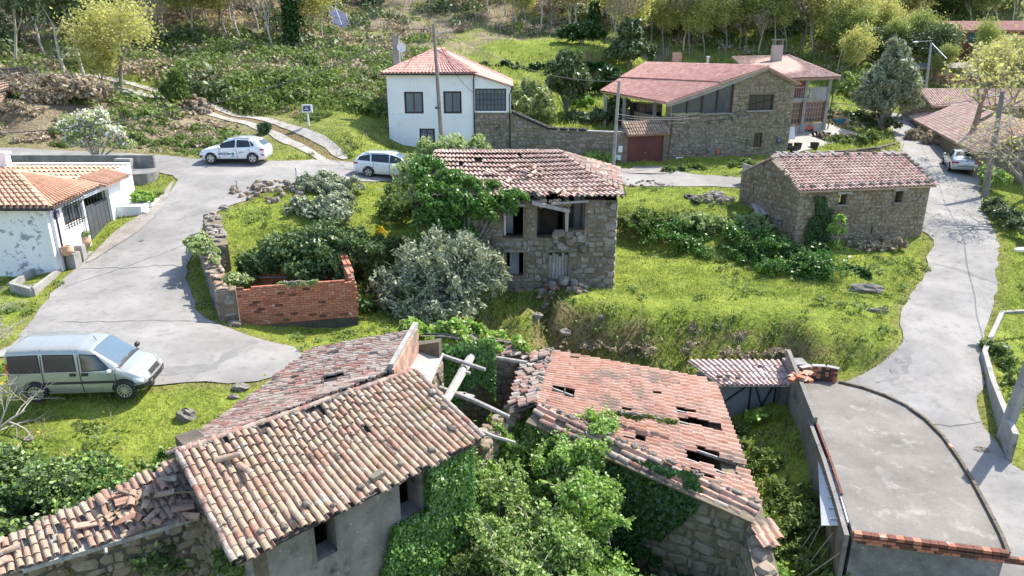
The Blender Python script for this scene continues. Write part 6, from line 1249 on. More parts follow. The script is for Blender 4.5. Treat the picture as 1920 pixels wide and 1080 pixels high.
# ================================================================ far buildings and walls on the right
def gabled(name, label, cat_, P0, rz, W, Dp, ZB, ZE, rise, wall, roof_m, tile=None, nc=30, nr=10, holes=(), lim=60, wins='green_shutter', over=.3, roof_name='tile_new'):
    c, s = math.cos(rz), math.sin(rz); E = np.array([c, s]); Nn = np.array([-s, c]); P0 = np.array(P0[:2]); P1 = P0+E*W; P2 = P1+Nn*Dp; P3 = P0+Nn*Dp
    t = thing(name, label, cat_, (*((P0+P2)/2), ZB)); mb = MB(); mb.wall(P0, P1, ZB-1, ZE, .3, holes); mb.wall(P1, P2, ZB-1, ZE, .3); mb.wall(P3, P0, ZB-1, ZE, .3); mb.wall(P2, P3, ZB-1, ZE, .3)
    for a in (P0, P1-E*.3): mb.add([(*a, ZE), (*(a+E*.3), ZE), (*(a+E*.3+Nn*Dp), ZE), (*(a+Nn*Dp), ZE), (*(a+Nn*Dp/2), ZE+rise-.1), (*(a+E*.3+Nn*Dp/2), ZE+rise-.1)], [(0,1,5,4), (1,2,5), (2,3,4,5), (0,4,3)])
    mb.part('wall', wall, t)
    for h in holes: window(t, P0, P1, *h, frame=wins, cols=2, deep=.06, pane=wins)
    ra, rb = (P0-E*over+Nn*Dp/2), (P1+E*over+Nn*Dp/2); e0, e1 = P0-E*over-Nn*over, P1+E*over-Nn*over; f0, f1 = P3-E*over+Nn*over, P2+E*over+Nn*over; z = ZE+rise; zz = ZE-.08
    R = MB(); R.slab([(*ra, z), (*rb, z), (*e1, zz), (*e0, zz)], .1); R.slab([(*ra, z), (*rb, z), (*f1, zz), (*f0, zz)], .1); R.part('roof', roof_m, t)
    if tile: roof_tiles(t, [(*ra, z+.01), (*rb, z+.01), (*e1, zz+.01), (*e0, zz+.01)], nc, nr, tile, roof_m, lim, rot=0, tilt=.09)
    excl([P0, P1, P2, P3]); return t
def far():
    b = WZ(1776, 112, 9.2); b = WD(1778, 112, 92); gabled('brick_house', 'tall dark brick house with teal shutters on the far slope', 'house', b, -.10, 9.6, 6., b[2]-1, b[2]+3.6, 1.1, 'brick_dark', 'tile_new', T_NEW, 40, 10, [(1.9, 3.3, b[2]+2.2, b[2]+3.2), (6.6, 8.2, b[2]+2.2, b[2]+3.2)])
    b = WD(1880, 128, 88); gabled('white_house', 'white house with orange roof at the right beyond the brick house', 'house', b, -.06, 8, 5., b[2]-1, b[2]+2.4, 1.4, 'plaster_clean', 'tile_orange', T_NEW, 30, 10)
    b = WD(1678, 38, 118); gabled('far_shed', 'long white-walled shed with pale sheet roof high on the far slope', 'shed', b, -.03, 9.5, 4., b[2]-1, b[2]+.8, .8, 'concrete_dark', 'concrete')
    b = WD(1682, 18, 125); gabled('far_house', 'pale house with low roof above the long white shed', 'house', b, 0, 6.2, 5., b[2]-1, b[2]+1.4, .6, 'plaster_clean', 'zinc')
    # open lean-to with grey roof and posts beside the lamp post
    t = thing('open_shed', 'open lean-to with grey sheet roof beside the lane lamp post', 'shed', WD(1740, 150, 84)); a = WD(1712, 128, 84); b = WD(1850, 126, 82); q = MB(); q.slab([a+[0,2.5,.5], b+[0,2.5,.5], b, a], .12); q.part('roof', 'concrete', t)
    for px in (1717, 1760, 1800): p = WD(px, 130, 84); q = MB(); q.beam(p-[0,0,.1], p-[0,0,3.2], .14); q.part('post', 'concrete', t)
    q = MB(); p = WD(1765, 150, 86); q.wall(p[:2], p[:2]+[5.5, 0], 5.5, p[2]+.6, .2); q.part('wall', 'brick', t)
    # red-roofed outhouses along the lane
    b = WD(1752, 196, 70); gabled('lane_house', 'long low house with faded pink roof behind the flowering tree', 'house', b, -.02, 12, 6, b[2]-2.3, b[2]-.1, 1.4, 'mortar', 'tile_pink', T_PK, 50, 12)
    b = WD(1716, 178, 78); gabled('lane_shed', 'little lean-to shed with orange roof by the upper lane', 'shed', b, -.3, 2.4, 3, b[2]-2., b[2]-.1, .5, 'brick', 'tile_orange')
    a = WD(1712, 214, 73); b = WD(1832, 288, 50); gabled('lane_cottage', 'long low cottage with orange eave tiles behind the silver saloon', 'cottage', a, math.atan2(b[1]-a[1], b[0]-a[0]), np.linalg.norm((b-a)[:2]), 7.5, 2.6, 4.85, 1.7, 'mortar', 'tile_pink', T_CLAY, 90, 16, lim=200)
    # retaining wall and hedge side of the lane above the saloon; patio wall
    pts = [WZ(x, y, 3.9)[:2] for x, y in ((1440,286),(1480,288),(1540,287),(1600,283),(1650,277),(1688,268))]; t = thing('patio_wall', 'low curved stone wall round the patio garden behind the barn', 'wall', (*pts[2], 3.3))
    q = MB(); [q.wall(a, b, 2.6, 3.98, .3) for a, b in zip(pts[:-1], pts[1:])]; q.part('wall_core', 'mortar_dark', t); [stones(t, a, b, 3., 3.98, (), (.4, .26), 'stone', 30, .07) for a, b in zip(pts[:-1], pts[1:])]
    # far retaining walls under the terraces
    for (a, b, z0, z1, lb) in ((WZ(872,150,8.1), WZ(1112,152,8.1), 7.6, 10.0, 'long overgrown retaining wall under the upper field'),):
        t = thing('retaining_wall', lb, 'wall', (*((a+b)[:2]/2), z0)); q = MB(); q.wall(a[:2], b[:2], z0-1, z1, .5); q.part('wall_core', 'mortar_dark', t); stones(t, a[:2], b[:2], z0, z1, (), (.7, .45), 'stone', 120, .2)
    # concrete planter wall on the right verge
    pts = [WZ(x, y, .75)[:2] for x, y in ((1935,580),(1884,583),(1852,655),(1868,710),(1893,770),(1912,812))]; t = thing('kerb_wall', 'low angled concrete wall around the garden by the big pole', 'wall', (*pts[2], .3))
    for k, (a, b) in enumerate(zip(pts[:-1], pts[1:])): q = MB(); q.wall(b, a, -1.2, .70, .17); q.part('wall_segment', 'concrete', t)
far()
# solar panel frame standing on the hill
def solar():
    a, b, c, d = WD(611, 6, 92), WD(648, 26, 92), WD(662, 64, 90), WD(625, 44, 90)
    t = thing('solar_rack', 'tilted rack of solar panels standing on the scrubby hill', 'solar panels', (*((a+c)[:2]/2), (a+c)[2]/2-3)); F = MB(); F.slab([a, b, c, d], .08, up=1); F.part('rack', 'zinc', t)
    N = np.cross(b-a, d-a); N /= np.linalg.norm(N); N = N if N[1] < 0 else -N
    for j in range(7):
        for i in range(2):
            u0, u1, v0, v1 = i/2+.02, (i+1)/2-.02, j/7+.012, (j+1)/7-.012; q = MB(); q.slab([bilin([a, b, c, d], u, v)+N*.07 for u, v in ((u0, v0), (u1, v0), (u1, v1), (u0, v1))], .03, up=1); q.part('panel', 'solar_blue', t)
    for e in (c, d): q = MB(); q.tube([e, e-[0, 0, 3.2]], .1, 6); q.part("post", "zinc", t)
solar()
# shed roof at the upper left edge
def shed_left():
    a, b, c, d = [G(*p)+[0, 0, h_] for p, h_ in (((-60, 172), 1.5), ((60, 158), 1.4), ((4, 216), .9), ((-70, 250), .9))]; 
    t = thing('tiled_shed', 'low shed with leaf-strewn brown tile roof at the edge of the trees', 'shed', (*((a+c)[:2]/2), 6.2)); R = MB(); R.slab([a, b, c, d], .15); R.part('roof', 'tile_old', t)
    roof_tiles(t, [a, b, c, d], 24, 12, T_OLD, 'tile_old', 120, rot=.05); q = MB(); q.wall(d, c, 5.0, c[2]-.2, .3); q.wall(c, b, 5.0, c[2]-.2, .3, z1b=b[2]-.2); q.part('wall', 'mortar_dark', t)
shed_left()
# ---------------------------------------------------------------- poles, lamps and cables
TOPS = {}
def pole(key, base, topxy, r0, r1, mtl, label, arms=(), cat_='utility pole', h=None):
    b = np.array(base); tp = np.array(topxy); t = thing('utility_pole', label, cat_, b); q = MB()
    if mtl == 'sq': 
        X = np.array([1., 0, 0]); q.beam(b-[0,0,.4], tp, r0*2, r0*1.6); q.part('shaft', 'concrete', t)
        for k in range(9): u = .06+k*.1; P = b*(1-u)+tp*u; s = MB(); s.box(P-[0, r0*.8+.005, 0], (r0*1.0, .03, .5)); s.part('recess_shade', 'concrete_dark', t)  # raised dark panels, shade of the sunk fields put into their colour
    else: q.tube([b-[0,0,.4], (b+tp)/2, tp], [r0, (r0+r1)/2, r1], 8); q.part('shaft', mtl, t)
    for a, c, m in arms: s = MB(); s.tube([tp+np.array(a), tp+np.array(c)], .035, 5); s.part('bracket', m, t)
    TOPS[key] = tp; return t
b = np.array([*WZ(829, 268, 4.5)[:2], 4.1]); b = WD(829, 272, 46.5); tp = WD(813, 48, 46.0); p1 = pole('a', b, tp, .16, .09, 'pole_wood', 'tall leaning wooden utility pole before the white house', [((0,0,-.35), (-.7,.2,-.1), 'zinc'), ((0,0,-.5), (.9,.2,-.35), 'zinc')])
q = MB(); s = WD(820, 202, 46.3); q.tube([s-[0,0,.07], s+[0,0,.07]], .16, 8); q.part('band', 'green_shutter', p1)
b = WZ(1149, 321, 3.45); tp = WD(1150, 152, b[1]*CP*1.13); tp = np.array([b[0]+.15, b[1], onwall(b[:2]-[5,0], b[:2]+[5,0], 1150, 152)[1]]); pole('b', b, tp, .13, .10, 'concrete', 'plain grey pole standing left of the garage')
b = WZ(1848, 360, 2.85); tp = WD(1880, 172, 45.); pole('c', b, tp, .21, .13, 'pole_wood', 'thick dark leaning wooden pole beside the bare tree', [((0,0,-.3), (-.9,-.1,-.2), 'zinc')])
b = WZ(1884, 805, .25); t_ = WD(1944, 520, 15.5); pole('d', b, np.array([b[0]+.45, b[1]-.1, 4.9]), .155, .12, 'sq', 'big square concrete pole on the right verge')
b = WD(1736, 170, 80); tp = WD(1746, 80, 80); p5 = pole('e', b, tp, .16, .12, 'concrete', 'street lamp pole with stay cable on the upper lane', [((0,0,.2), (-1.6,0,.1), 'zinc')], 'lamp post'); q = MB(); q.ball(tp+[-1.8, 0, .05], .22, 8, 5, (1.6, .8, .5)); q.part('lamp_head', 'zinc', p5)
q = MB(); q.tube([tp, WD(1775, 110, 79)], .05, 5); q.part('stay', 'zinc', p5)
# lamp heads on arms near the ruin and on the right edge
def lamp(base, top, head, label):
    t = thing('street_lamp', label, 'street lamp', base); q = MB(); q.tube([base, top, head], [.05, .035, .03], 6); q.part('post', 'zinc', t); q = MB(); q.ball(head, .2, 8, 5, (1.7, .7, .35)); q.part('lamp_head', 'white_paint', t)
b = WZ(557, 345, 4.5); lamp(b, b+[0,0,.95], b+[.32, -.05, .45], 'short thin street lamp post on the verge above the ruin')
b = WZ(446, 365, 4.1); q = MB(); q.tube([b, b+[0,0,.75]], .03, 6); q.ball(b+[0,0,.78], .05, 6, 4); q.solo('marker_post', 'zinc', 'thin grey marker post at the grassy verge of the bend', 'marker post')
b = WD(1960, 470, 30); h_ = WD(1918, 468, 29); t = thing('street_lamp', 'street lamp head reaching in over the garden at the edge', 'street lamp', (b[0]+.4, b[1], .5)); q = MB(); q.tube([(b[0]+.4, b[1], .5), (b[0]+.4, b[1], h_[2]), h_], .06, 6); q.part('post', 'zinc', t); q = MB(); q.ball(h_, .24, 8, 5, (1.6, .7, .4)); q.part('lamp_head', 'white_paint', t)
def cable(a, b, sag, label, r=.02, n=14):
    a = np.array(a); b = np.array(b); pts = [a*(1-k/n)+b*k/n-np.array([0, 0, sag*4*(k/n)*(1-k/n)]) for k in range(n+1)]; q = MB(); q.tube(pts, r, 4); q.solo('overhead_cable', 'cable', label, 'cable', loc=(a+b)/2)
A = TOPS['a']; cable(WD(-40, 252, 40), WD(700, 92, 50), 1.2, 'long overhead cable crossing above the hillside track', .03, 24); cable(A-[0,0,.2], WD(600, 20, 75), .6, 'cable rising from the wooden pole to the hill'); cable(A-[.6,0,.2], WD(730, 145, 54.6), .8, 'cable drooping from the wooden pole to the white house eave')
cable(A-[-.1,0,.6], np.array([-2.9, 54.6, 8.6]), .5, 'service cable from the wooden pole to the house downpipe'); cable(A+[.8,.2,-.35], TOPS['b'], .9, 'cable from the wooden pole toward the grey garage pole', .018)
e_ = SH[2]; sw = lambda s, z: np.array([*(SH[0]+e_*s+SH[3]*.3), z]); 
cable(TOPS['b']-[0,0,2.2], sw(5.0, 7.6), .5, 'upper service cable across the glazed band of the stone house'); cable(TOPS['b']-[0,0,2.4], sw(9.3, 8.1), .7, 'middle service cable across the stone house gable'); cable(TOPS['b']-[0,0,2.6], sw(6.5, 7.0), .4, 'lowest service cable across the stone house wall')
cable(sw(6.8, 9.3), TOPS['c']-[0,0,.2], 1.2, 'cable from the stone house gable to the dark leaning pole', .016, 20); cable(TOPS['c'], WD(1990, 330, 30), .5, 'cable dropping from the dark leaning pole to the edge', .02); cable(TOPS['e'], TOPS['c'], 1.2, 'cable between the upper lane lamp and the dark pole', .014, 20)
# ================================================================ VEHICLES
def squash(st, zs=.92, x0=1.28, xs=.80): return [(x if x < x0 else x0+(x-x0)*xs, w_, b*zs, l*zs, wl, e*zs, we, c*zs) for x, w_, b, l, wl, e, we, c in st]
def smooth_arr(a, k=1):
    a = np.array(a, float)
    for _ in range(k): a[1:-1] = .25*a[:-2]+.5*a[1:-1]+.25*a[2:]
    return a
def car(name, label, loc, rz, st, paint, wheels, wr, windows, shield, rear, extras, pitch=0., hubs='alloy', spokes=5, wy=None, roll=0.):
    """st rows: x, half width, z underside, z belt, half width at belt, z roof edge, half width at roof edge, z roof centre. x forward."""
    t = thing(name, label, 'van' if 'van' in label else 'car', loc, rz=rz); t.rotation_euler = (roll, pitch, rz); t.rotation_mode = 'XYZ'
    S = np.array(st, float); xs = np.linspace(S[0, 0], S[-1, 0], 64); C = np.stack([smooth_arr(np.interp(xs, S[:, 0], S[:, k]), 1) for k in range(8)], 1)
    V = []; rows = []
    for x, w_, zb, zl, wl, ze, we, zc in C:
        half = [(0, zb), (w_*.86, zb), (w_*.97, zb+.07), (w_, zb+(zl-zb)*.45), (w_*.995, zb+(zl-zb)*.72), (wl+(w_-wl)*.35, zl-.035), (wl, zl), (wl+(we-wl)*.35, zl+(ze-zl)*.36), (wl+(we-wl)*.7, zl+(ze-zl)*.72), (we+.0, ze-.012), (we-.05, ze+(zc-ze)*.45), (we*.6, zc-(zc-ze)*.12), (0, zc)]
        sec = [(x, -y, z) for y, z in half]+[(x, y, z) for y, z in half[-2:0:-1]]; rows.append(len(sec)); V += sec
    m = rows[0]; F = []
    for i in range(len(C)-1):
        for k in range(m): a = i*m+k; b = i*m+(k+1) % m; F.append((a, a+m, b+m, b))
    F += [tuple(range(m)), tuple((len(C)-1)*m+k for k in range(m))[::-1]]
    me = mk(V, F, paint, True, 'body'); body = put('body', me, t); bvh = BVHTree.FromPolygons([Vector(v) for v in V], F)
    def patch(nm, Q, side, mtl, off=.006, n=8, parent=t, lbl=None):
        """Q four corners, in (x,z) for sides, (y,z) for ends, (x,y) for top."""
        VV = []
        for j in range(n+1):
            for i in range(n+1):
                p = bilin([np.array(q, float) for q in Q], i/n, j/n)
                if side in ('L', 'R'): s = 1 if side == 'L' else -1; o = Vector((p[0], 3*s, p[1])); d = Vector((0, -s, 0))
                elif side in ('F', 'B'): s = 1 if side == 'F' else -1; o = Vector((s*6, p[0], p[1])); d = Vector((-s, 0, 0))
                else: o = Vector((p[0], p[1], 5)); d = Vector((0, 0, -1))
                h, nr, _, _ = bvh.ray_cast(o, d)
                if h is None: h = o+d*(3-.5) if side in 'LR' else o+d*(6-abs(xs[0] if side == 'B' else xs[-1])); nr = -d
                VV.append(h+(nr if nr.dot(d) < 0 else -nr)*off)
        FF = [(j*(n+1)+i, j*(n+1)+i+1, (j+1)*(n+1)+i+1, (j+1)*(n+1)+i) for j in range(n) for i in range(n)]
        VV2 = [v for v in VV]+[v-(Vector((0, 0, 0)) if False else Vector((0, 0, .0))) for v in []]
        o_ = put(nm, mk(VV2, FF, mtl, True, nm), parent, lbl); return o_
    for Q in windows:
        for sd in ('L', 'R'): patch('window_trim', [(Q[0][0]-.035, Q[0][1]+.03), (Q[1][0]+.035, Q[1][1]+.03), (Q[2][0]+.035, Q[2][1]-.03), (Q[3][0]-.035, Q[3][1]-.03)], sd, 'black_plastic', .004); patch('window', Q, sd, 'glass', .009)
    patch('windscreen', shield, 'T', 'glass_blue_reflect', .008, 10); patch('rear_window', rear[0], rear[1], 'glass', .008, 8)
    for nm, Q, sides, mtl in extras:
        for sd in sides: patch(nm, Q, sd, mtl, .010 if nm != 'wheel_arch' else .003, 5)
    for x in wheels:
        for s in (-1, 1):
            if s == 0: continue
            for sd in (('L' if s > 0 else 'R'),):
                for k in range(10):                           # dark wheel arch, a fan of quads on the flank
                    a0, a1 = PI*k/10, PI*(k+1)/10; R_ = wr*1.17; patch('wheel_arch', [(x+R_*math.cos(a0), wr+R_*math.sin(a0)), (x+R_*math.cos(a1), wr+R_*math.sin(a1)), (x+.2*math.cos(a1), max(.26, wr-.12)), (x+.2*math.cos(a0), max(.26, wr-.12))], sd, 'black_plastic', .003, 2)
            yw = (wy or np.interp(x, C[:, 0], C[:, 1]))-.055; w_ = MB(); pr = [(wr*.62, -.1), (wr*.95, -.1), (wr, -.06), (wr, .06), (wr*.95, .1), (wr*.66, .1), (wr*.62, .07)]; w_.lathe([(r_, q*s) for r_, q in pr], np.array([x, s*yw, wr]), 24, axis=1); wo = put('wheel', w_.mesh('tyre', smooth=True), t)
            h = MB(); h.lathe([(0, .03*s), (wr*.62, .03*s)], np.array([x, s*yw, wr]), 20, axis=1); h.lathe([(wr*.56, .03*s), (wr*.58, .1*s), (wr*.66, .1*s)], np.array([x, s*yw, wr]), 20, axis=1); put('rim_back', h.mesh('black_plastic'), wo); h = MB()
            for k in range(spokes):
                a = 2*PI*k/spokes+.3
                for da in ((-.16, .16) if spokes < 8 else (0,)): e = np.array([math.cos(a+da), 0, math.sin(a+da)]); h.beam(np.array([x, s*(yw+.085), wr])+e*wr*.08, np.array([x, s*(yw+.085), wr])+e*wr*.6, .05 if spokes < 8 else .035, .03)
            h.lathe([(wr*.57, .07*s), (wr*.6, .105*s), (wr*.655, .105*s)], np.array([x, s*yw, wr]), 24, axis=1); h.lathe([(0, .11*s), (wr*.13, .11*s), (wr*.15, .07*s)], np.array([x, s*yw, wr]), 12, axis=1); put('rim', h.mesh(hubs), wo)
    return t, patch, C
def mirror(t, x, y, z, mtl, s):
    q = MB(); q.ball(np.array([x, s*(y+.13), z]), .1, 10, 6, (.8, 1.15, .85)); o = put('wing_mirror', q.mesh(mtl, smooth=True), t); q = MB(); q.box((x, s*(y+.03), z-.04), (.08, .1, .05)); put('bracket', q.mesh('black_plastic'), o)
def ground_pose(px, py, z=None):
    P = WZ(px, py, z); return P
# crossover: faces left in the photograph
def line(x0, z0, x1, z1, w_=.012): return [(x0-w_ if abs(x1-x0) < .2 else x0, z0+(w_ if abs(x1-x0) >= .2 else 0)), (x0+w_ if abs(x1-x0) < .2 else x1, (z0 if abs(x1-x0) < .2 else z1+w_)), (x1+w_ if abs(x1-x0) < .2 else x1, z1-(w_ if abs(x1-x0) >= .2 else 0)), (x1-w_ if abs(x1-x0) < .2 else x0, z1 if abs(x1-x0) < .2 else z0-w_)]
P = WZ(445, 303, 4.93)
st = [(-2.09,.70,.45,.80,.68,.84,.64,.86),(-2.03,.84,.30,.98,.80,1.04,.72,1.06),(-1.85,.89,.24,1.02,.84,1.16,.70,1.18),(-1.55,.90,.2,1.02,.86,1.44,.62,1.48),(-1.2,.90,.2,1.0,.87,1.50,.60,1.545),(-.4,.90,.2,.98,.88,1.53,.60,1.57),(.2,.90,.2,.96,.88,1.47,.60,1.52),(.62,.90,.2,.955,.87,1.22,.66,1.27),(.98,.90,.2,.96,.84,1.0,.76,1.045),(1.5,.89,.2,.90,.80,.94,.70,.98),(1.88,.85,.24,.76,.74,.80,.64,.84),(2.05,.74,.3,.62,.64,.66,.54,.68),(2.10,.6,.38,.56,.52,.58,.45,.6)]
L_ = 4.18; k0 = math.pi+.02
ex = [('sill', [(1.05,.32),(-1.0,.32),(-1.0,.2),(1.05,.2)], 'LR', 'black_plastic'), ('door_seam', line(-.32,.95,-.36,.32), 'LR', 'black_plastic'), ('door_seam', line(.72,.93,.74,.32), 'LR', 'black_plastic'), ('door_seam', line(-1.12,.92,-1.2,.62), 'LR', 'black_plastic'),
      ('door_handle', [(-.12,.88),(-.30,.88),(-.30,.85),(-.12,.85)], 'LR', 'zinc'), ('door_handle', [(-.95,.88),(-1.12,.88),(-1.12,.85),(-.95,.85)], 'LR', 'zinc'), ('headlight', [(2.02,.5),(1.78,.54),(1.80,.40),(2.0,.38)], 'LR', 'black_plastic'), ('headlight', [(2.0,.68),(1.7,.72),(1.7,.68),(2.0,.64)], 'LR', 'lamp_clear'),
      ('taillight', [(-1.7,.90),(-2.02,.90),(-2.0,.80),(-1.82,.80)], 'LR', 'red_lamp'), ('fog_lamp', [(-1.78,.62),(-1.98,.58),(-1.98,.48),(-1.9,.48)], 'LR', 'red_lamp'), ('grille', [(-.5,.6),(.5,.6),(.42,.36),(-.42,.36)], 'F', 'black_plastic'), ('number_plate', [(-.26,.72),(.26,.72),(.26,.60),(-.26,.60)], 'B', 'white_paint')]
kona, kp, kC = car('crossover_car', 'white crossover with company lettering on its doors parked by the track', P, k0, st, 'car_white', (1.28, -1.30), .335,
    [[(.64,1.22),(-.27,1.42),(-.27,1.02),(.78,1.0)],[(-.36,1.42),(-1.10,1.37),(-1.22,1.06),(-.36,1.03)],[(-1.15,1.35),(-1.28,1.30),(-1.44,1.12),(-1.27,1.07)]], [(.98,.60),(.98,-.60),(.26,-.52),(.26,.52)], [[(-.55,1.38),(.55,1.38),(.62,1.1),(-.62,1.1)], 'B'], ex, spokes=5)
mirror(kona, .66, .88, 1.03, 'car_white', 1); mirror(kona, .66, .88, 1.03, 'car_white', -1)
q = MB(); [q.beam((.25, s*.56, 1.565), (-1.15, s*.56, 1.545), .04, .03) for s in (-1, 1)]; put('roof_rail', q.mesh('zinc'), kona)
# its near flank is the left side (+y in its own frame)
N_ = np.array([0, 1., 0]); Xd = np.array([-1., 0, 0]); Zu = np.array([0, 0, 1.])
def flank_y(x, z): 
    i = np.argmin(abs(kC[:, 0]-x)); return kC[i, 1]+.004
for body_, sz, x, z, m_ in (('Clara Dias', .125, .42, .70, 'metal_grey'), ('uro', .22, -.62, .72, 'teal_print'), ('CLARA DIAS', .085, .42, .608, 'white_paint'), ('IMOBILIARIA', .055, .42, .505, 'red_print')):
    text_mesh(body_, sz, m_, Xd, Zu, N_, np.array([x, flank_y(x, z)+(.008 if body_ != 'CLARA DIAS' else .016), z]), 'door_lettering', kona)
q = MB(); q.add([(.80, .912, .65), (.03, .912, .65), (.03, .912, .57), (.74, .912, .565)], [(0, 1, 2, 3)]); q.box((.42, .908, .61), (.76, .008, .085)); put('door_banner', q.mesh('blue_print'), kona)
q = MB(); q.lathe([(0, 0), (.085, 0), (.085, .008)], np.array([-.16+.06, .906, .62]), 16, axis=1); q.box((-.10, .908, .48), (.2, .008, .05)); put('door_emblem', q.mesh('teal_print'), kona)
# estate car facing right
st = [(-2.34,.66,.5,.84,.62,.86,.6,.88),(-2.28,.82,.34,.98,.76,1.02,.70,1.04),(-2.12,.88,.26,1.02,.82,1.14,.70,1.16),(-1.85,.89,.22,1.02,.85,1.36,.62,1.40),(-1.5,.90,.2,1.0,.86,1.43,.60,1.475),(-.6,.90,.2,.98,.87,1.46,.60,1.505),(.1,.90,.2,.955,.87,1.42,.60,1.47),(.6,.90,.2,.94,.86,1.24,.63,1.29),(1.08,.90,.2,.93,.82,.98,.74,1.02),(1.6,.89,.2,.86,.78,.89,.68,.93),(2.0,.85,.24,.74,.72,.77,.62,.8),(2.24,.72,.32,.60,.6,.63,.5,.65),(2.34,.5,.4,.52,.45,.55,.4,.56)]
ex = [('door_seam', line(-.02,.94,-.02,.3), 'LR', 'black_plastic'), ('door_seam', line(-.98,.94,-1.05,.5), 'LR', 'black_plastic'), ('door_seam', line(.98,.9,.94,.3), 'LR', 'black_plastic'), ('crease', line(-1.9,.84,.9,.80,.008), 'LR', 'zinc'), ('door_handle', [(.12,.85),(.30,.85),(.30,.82),(.12,.82)], 'LR', 'zinc'), ('door_handle', [(-.9,.86),(-.72,.86),(-.72,.83),(-.9,.83)], 'LR', 'zinc'),
      ('taillight', [(-2.3,.92),(-1.95,.92),(-2.02,.80),(-2.26,.78)], 'LR', 'red_lamp'), ('headlight', [(1.85,.76),(2.18,.68),(2.14,.60),(1.85,.66)], 'LR', 'lamp_clear'), ('grille', [(-.5,.55),(.5,.55),(.42,.36),(-.42,.36)], 'F', 'black_plastic'), ('sill', [(1.05,.26),(-1.0,.26),(-1.0,.2),(1.05,.2)], 'LR', 'black_plastic'), ('number_plate', [(-.26,.72),(.26,.72),(.26,.60),(-.26,.60)], 'B', 'white_paint')]
P = WZ(738, 326, 4.38); P[2] = float(bil(H0, P[0], P[1]))+.03
est, ep, eC = car('estate_car', 'white estate car parked below the tall white house', P, -.12, st, 'car_white', (1.36, -1.32), .33,
    [[(-1.88,1.2),(-1.32,1.36),(-1.26,1.03),(-1.98,1.06)],[(-1.16,1.37),(-.14,1.40),(-.08,1.0),(-1.10,1.02)],[(.02,1.40),(.52,1.26),(.92,1.0),(.02,.99)]], [(1.06,-.60),(1.06,.60),(.24,.52),(.24,-.52)], [[(-.55,1.32),(.55,1.32),(.64,1.08),(-.64,1.08)], 'B'], ex, roll=0., pitch=.045)
mirror(est, .78, .87, 1.0, 'car_white', 1); mirror(est, .78, .87, 1.0, 'car_white', -1); q = MB(); [q.beam((.1, s*.57, 1.495), (-1.7, s*.57, 1.46), .035, .03) for s in (-1, 1)]; put('roof_rail', q.mesh('zinc'), est)
# passenger van facing right
st = [(-2.10,.78,.42,1.04,.76,1.60,.66,1.66),(-2.06,.84,.30,1.06,.82,1.72,.70,1.78),(-1.9,.86,.24,1.06,.84,1.76,.72,1.83),(-1.0,.86,.22,1.05,.845,1.78,.72,1.86),(0,.86,.22,1.04,.845,1.76,.71,1.84),(.42,.86,.22,1.03,.84,1.68,.68,1.75),(.85,.86,.22,1.02,.84,1.30,.70,1.38),(1.15,.86,.22,1.01,.82,1.06,.74,1.13),(1.55,.86,.22,.93,.80,.97,.70,1.03),(1.80,.83,.24,.82,.74,.86,.64,.92),(1.95,.74,.28,.68,.64,.72,.54,.77),(2.04,.60,.34,.58,.52,.61,.46,.64),(2.08,.44,.4,.52,.38,.54,.34,.55)]
ex = [('side_strip', [(-1.1,.66),(1.02,.66),(1.02,.58),(-1.1,.58)], 'LR', 'black_plastic'), ('door_seam', line(.03,1.62,.08,.3), 'LR', 'black_plastic'), ('door_seam', line(1.06,.98,1.06,.3), 'LR', 'black_plastic'), ('door_seam', line(-1.02,1.66,-1.02,.5), 'LR', 'black_plastic'), ('slide_rail', line(-1.95,.98,-1.05,.98,.014), 'LR', 'black_plastic'),
      ('door_handle', [(.10,.93),(.30,.93),(.30,.83),(.10,.83)], 'LR', 'black_plastic'), ('door_handle', [(-.24,.93),(-.05,.93),(-.05,.83),(-.24,.83)], 'LR', 'black_plastic'), ('bumper', [(1.62,.46),(1.90,.48),(1.90,.32),(1.66,.28)], 'LR', 'black_plastic'), ('bumper', [(-.56,.52),(.56,.52),(.5,.36),(-.5,.36)], 'F', 'black_plastic'),
      ('headlight', [(1.54,.74),(1.80,.62),(1.80,.53),(1.58,.57)], 'LR', 'lamp_clear'), ('headlight', [(.44,.66),(.64,.68),(.62,.56),(.46,.56)], 'F', 'lamp_clear'), ('headlight', [(-.44,.66),(-.64,.68),(-.62,.56),(-.46,.56)], 'F', 'lamp_clear'), ('grille', [(1.80,.34),(1.88,.32),(1.88,-.32),(1.80,-.34)], 'T', 'black_plastic'), ('taillight', [(-2.07,1.25),(-1.98,1.25),(-1.98,.80),(-2.07,.80)], 'LR', 'red_lamp'),
      ('cowl', [(1.20,-.70),(1.20,.70),(1.08,.70),(1.08,-.70)], 'T', 'black_plastic')]
P = WZ(158, 766, 2.1)+[0, .80, 0]; P[2] = float(bil(H0, P[0], P[1]))+.03
van, vp, vC = car('passenger_van', 'silver passenger van parked half on the grass under the bare tree', P, .07, squash(st), 'car_green_silver', (1.28, -1.30), .33,
    [[(-1.95,1.47),(-1.12,1.49),(-1.08,1.01),(-1.93,1.01)],[(-.93,1.49),(-.10,1.47),(-.06,1.01),(-.92,1.01)],[(.12,1.47),(.50,1.42),(.90,1.02),(.16,.99)]], [(1.12,-.62),(1.12,.62),(.44,.60),(.44,-.60)], [[(-.6,1.6),(.6,1.6),(.64,1.15),(-.64,1.15)], 'B'], ex, spokes=12, roll=.02)
van.scale = (.94, .94, .94); van.location.x += -.02; mirror(van, .98, .88, 1.02, 'black_plastic', 1); mirror(van, .98, .88, 1.02, 'zinc', -1)
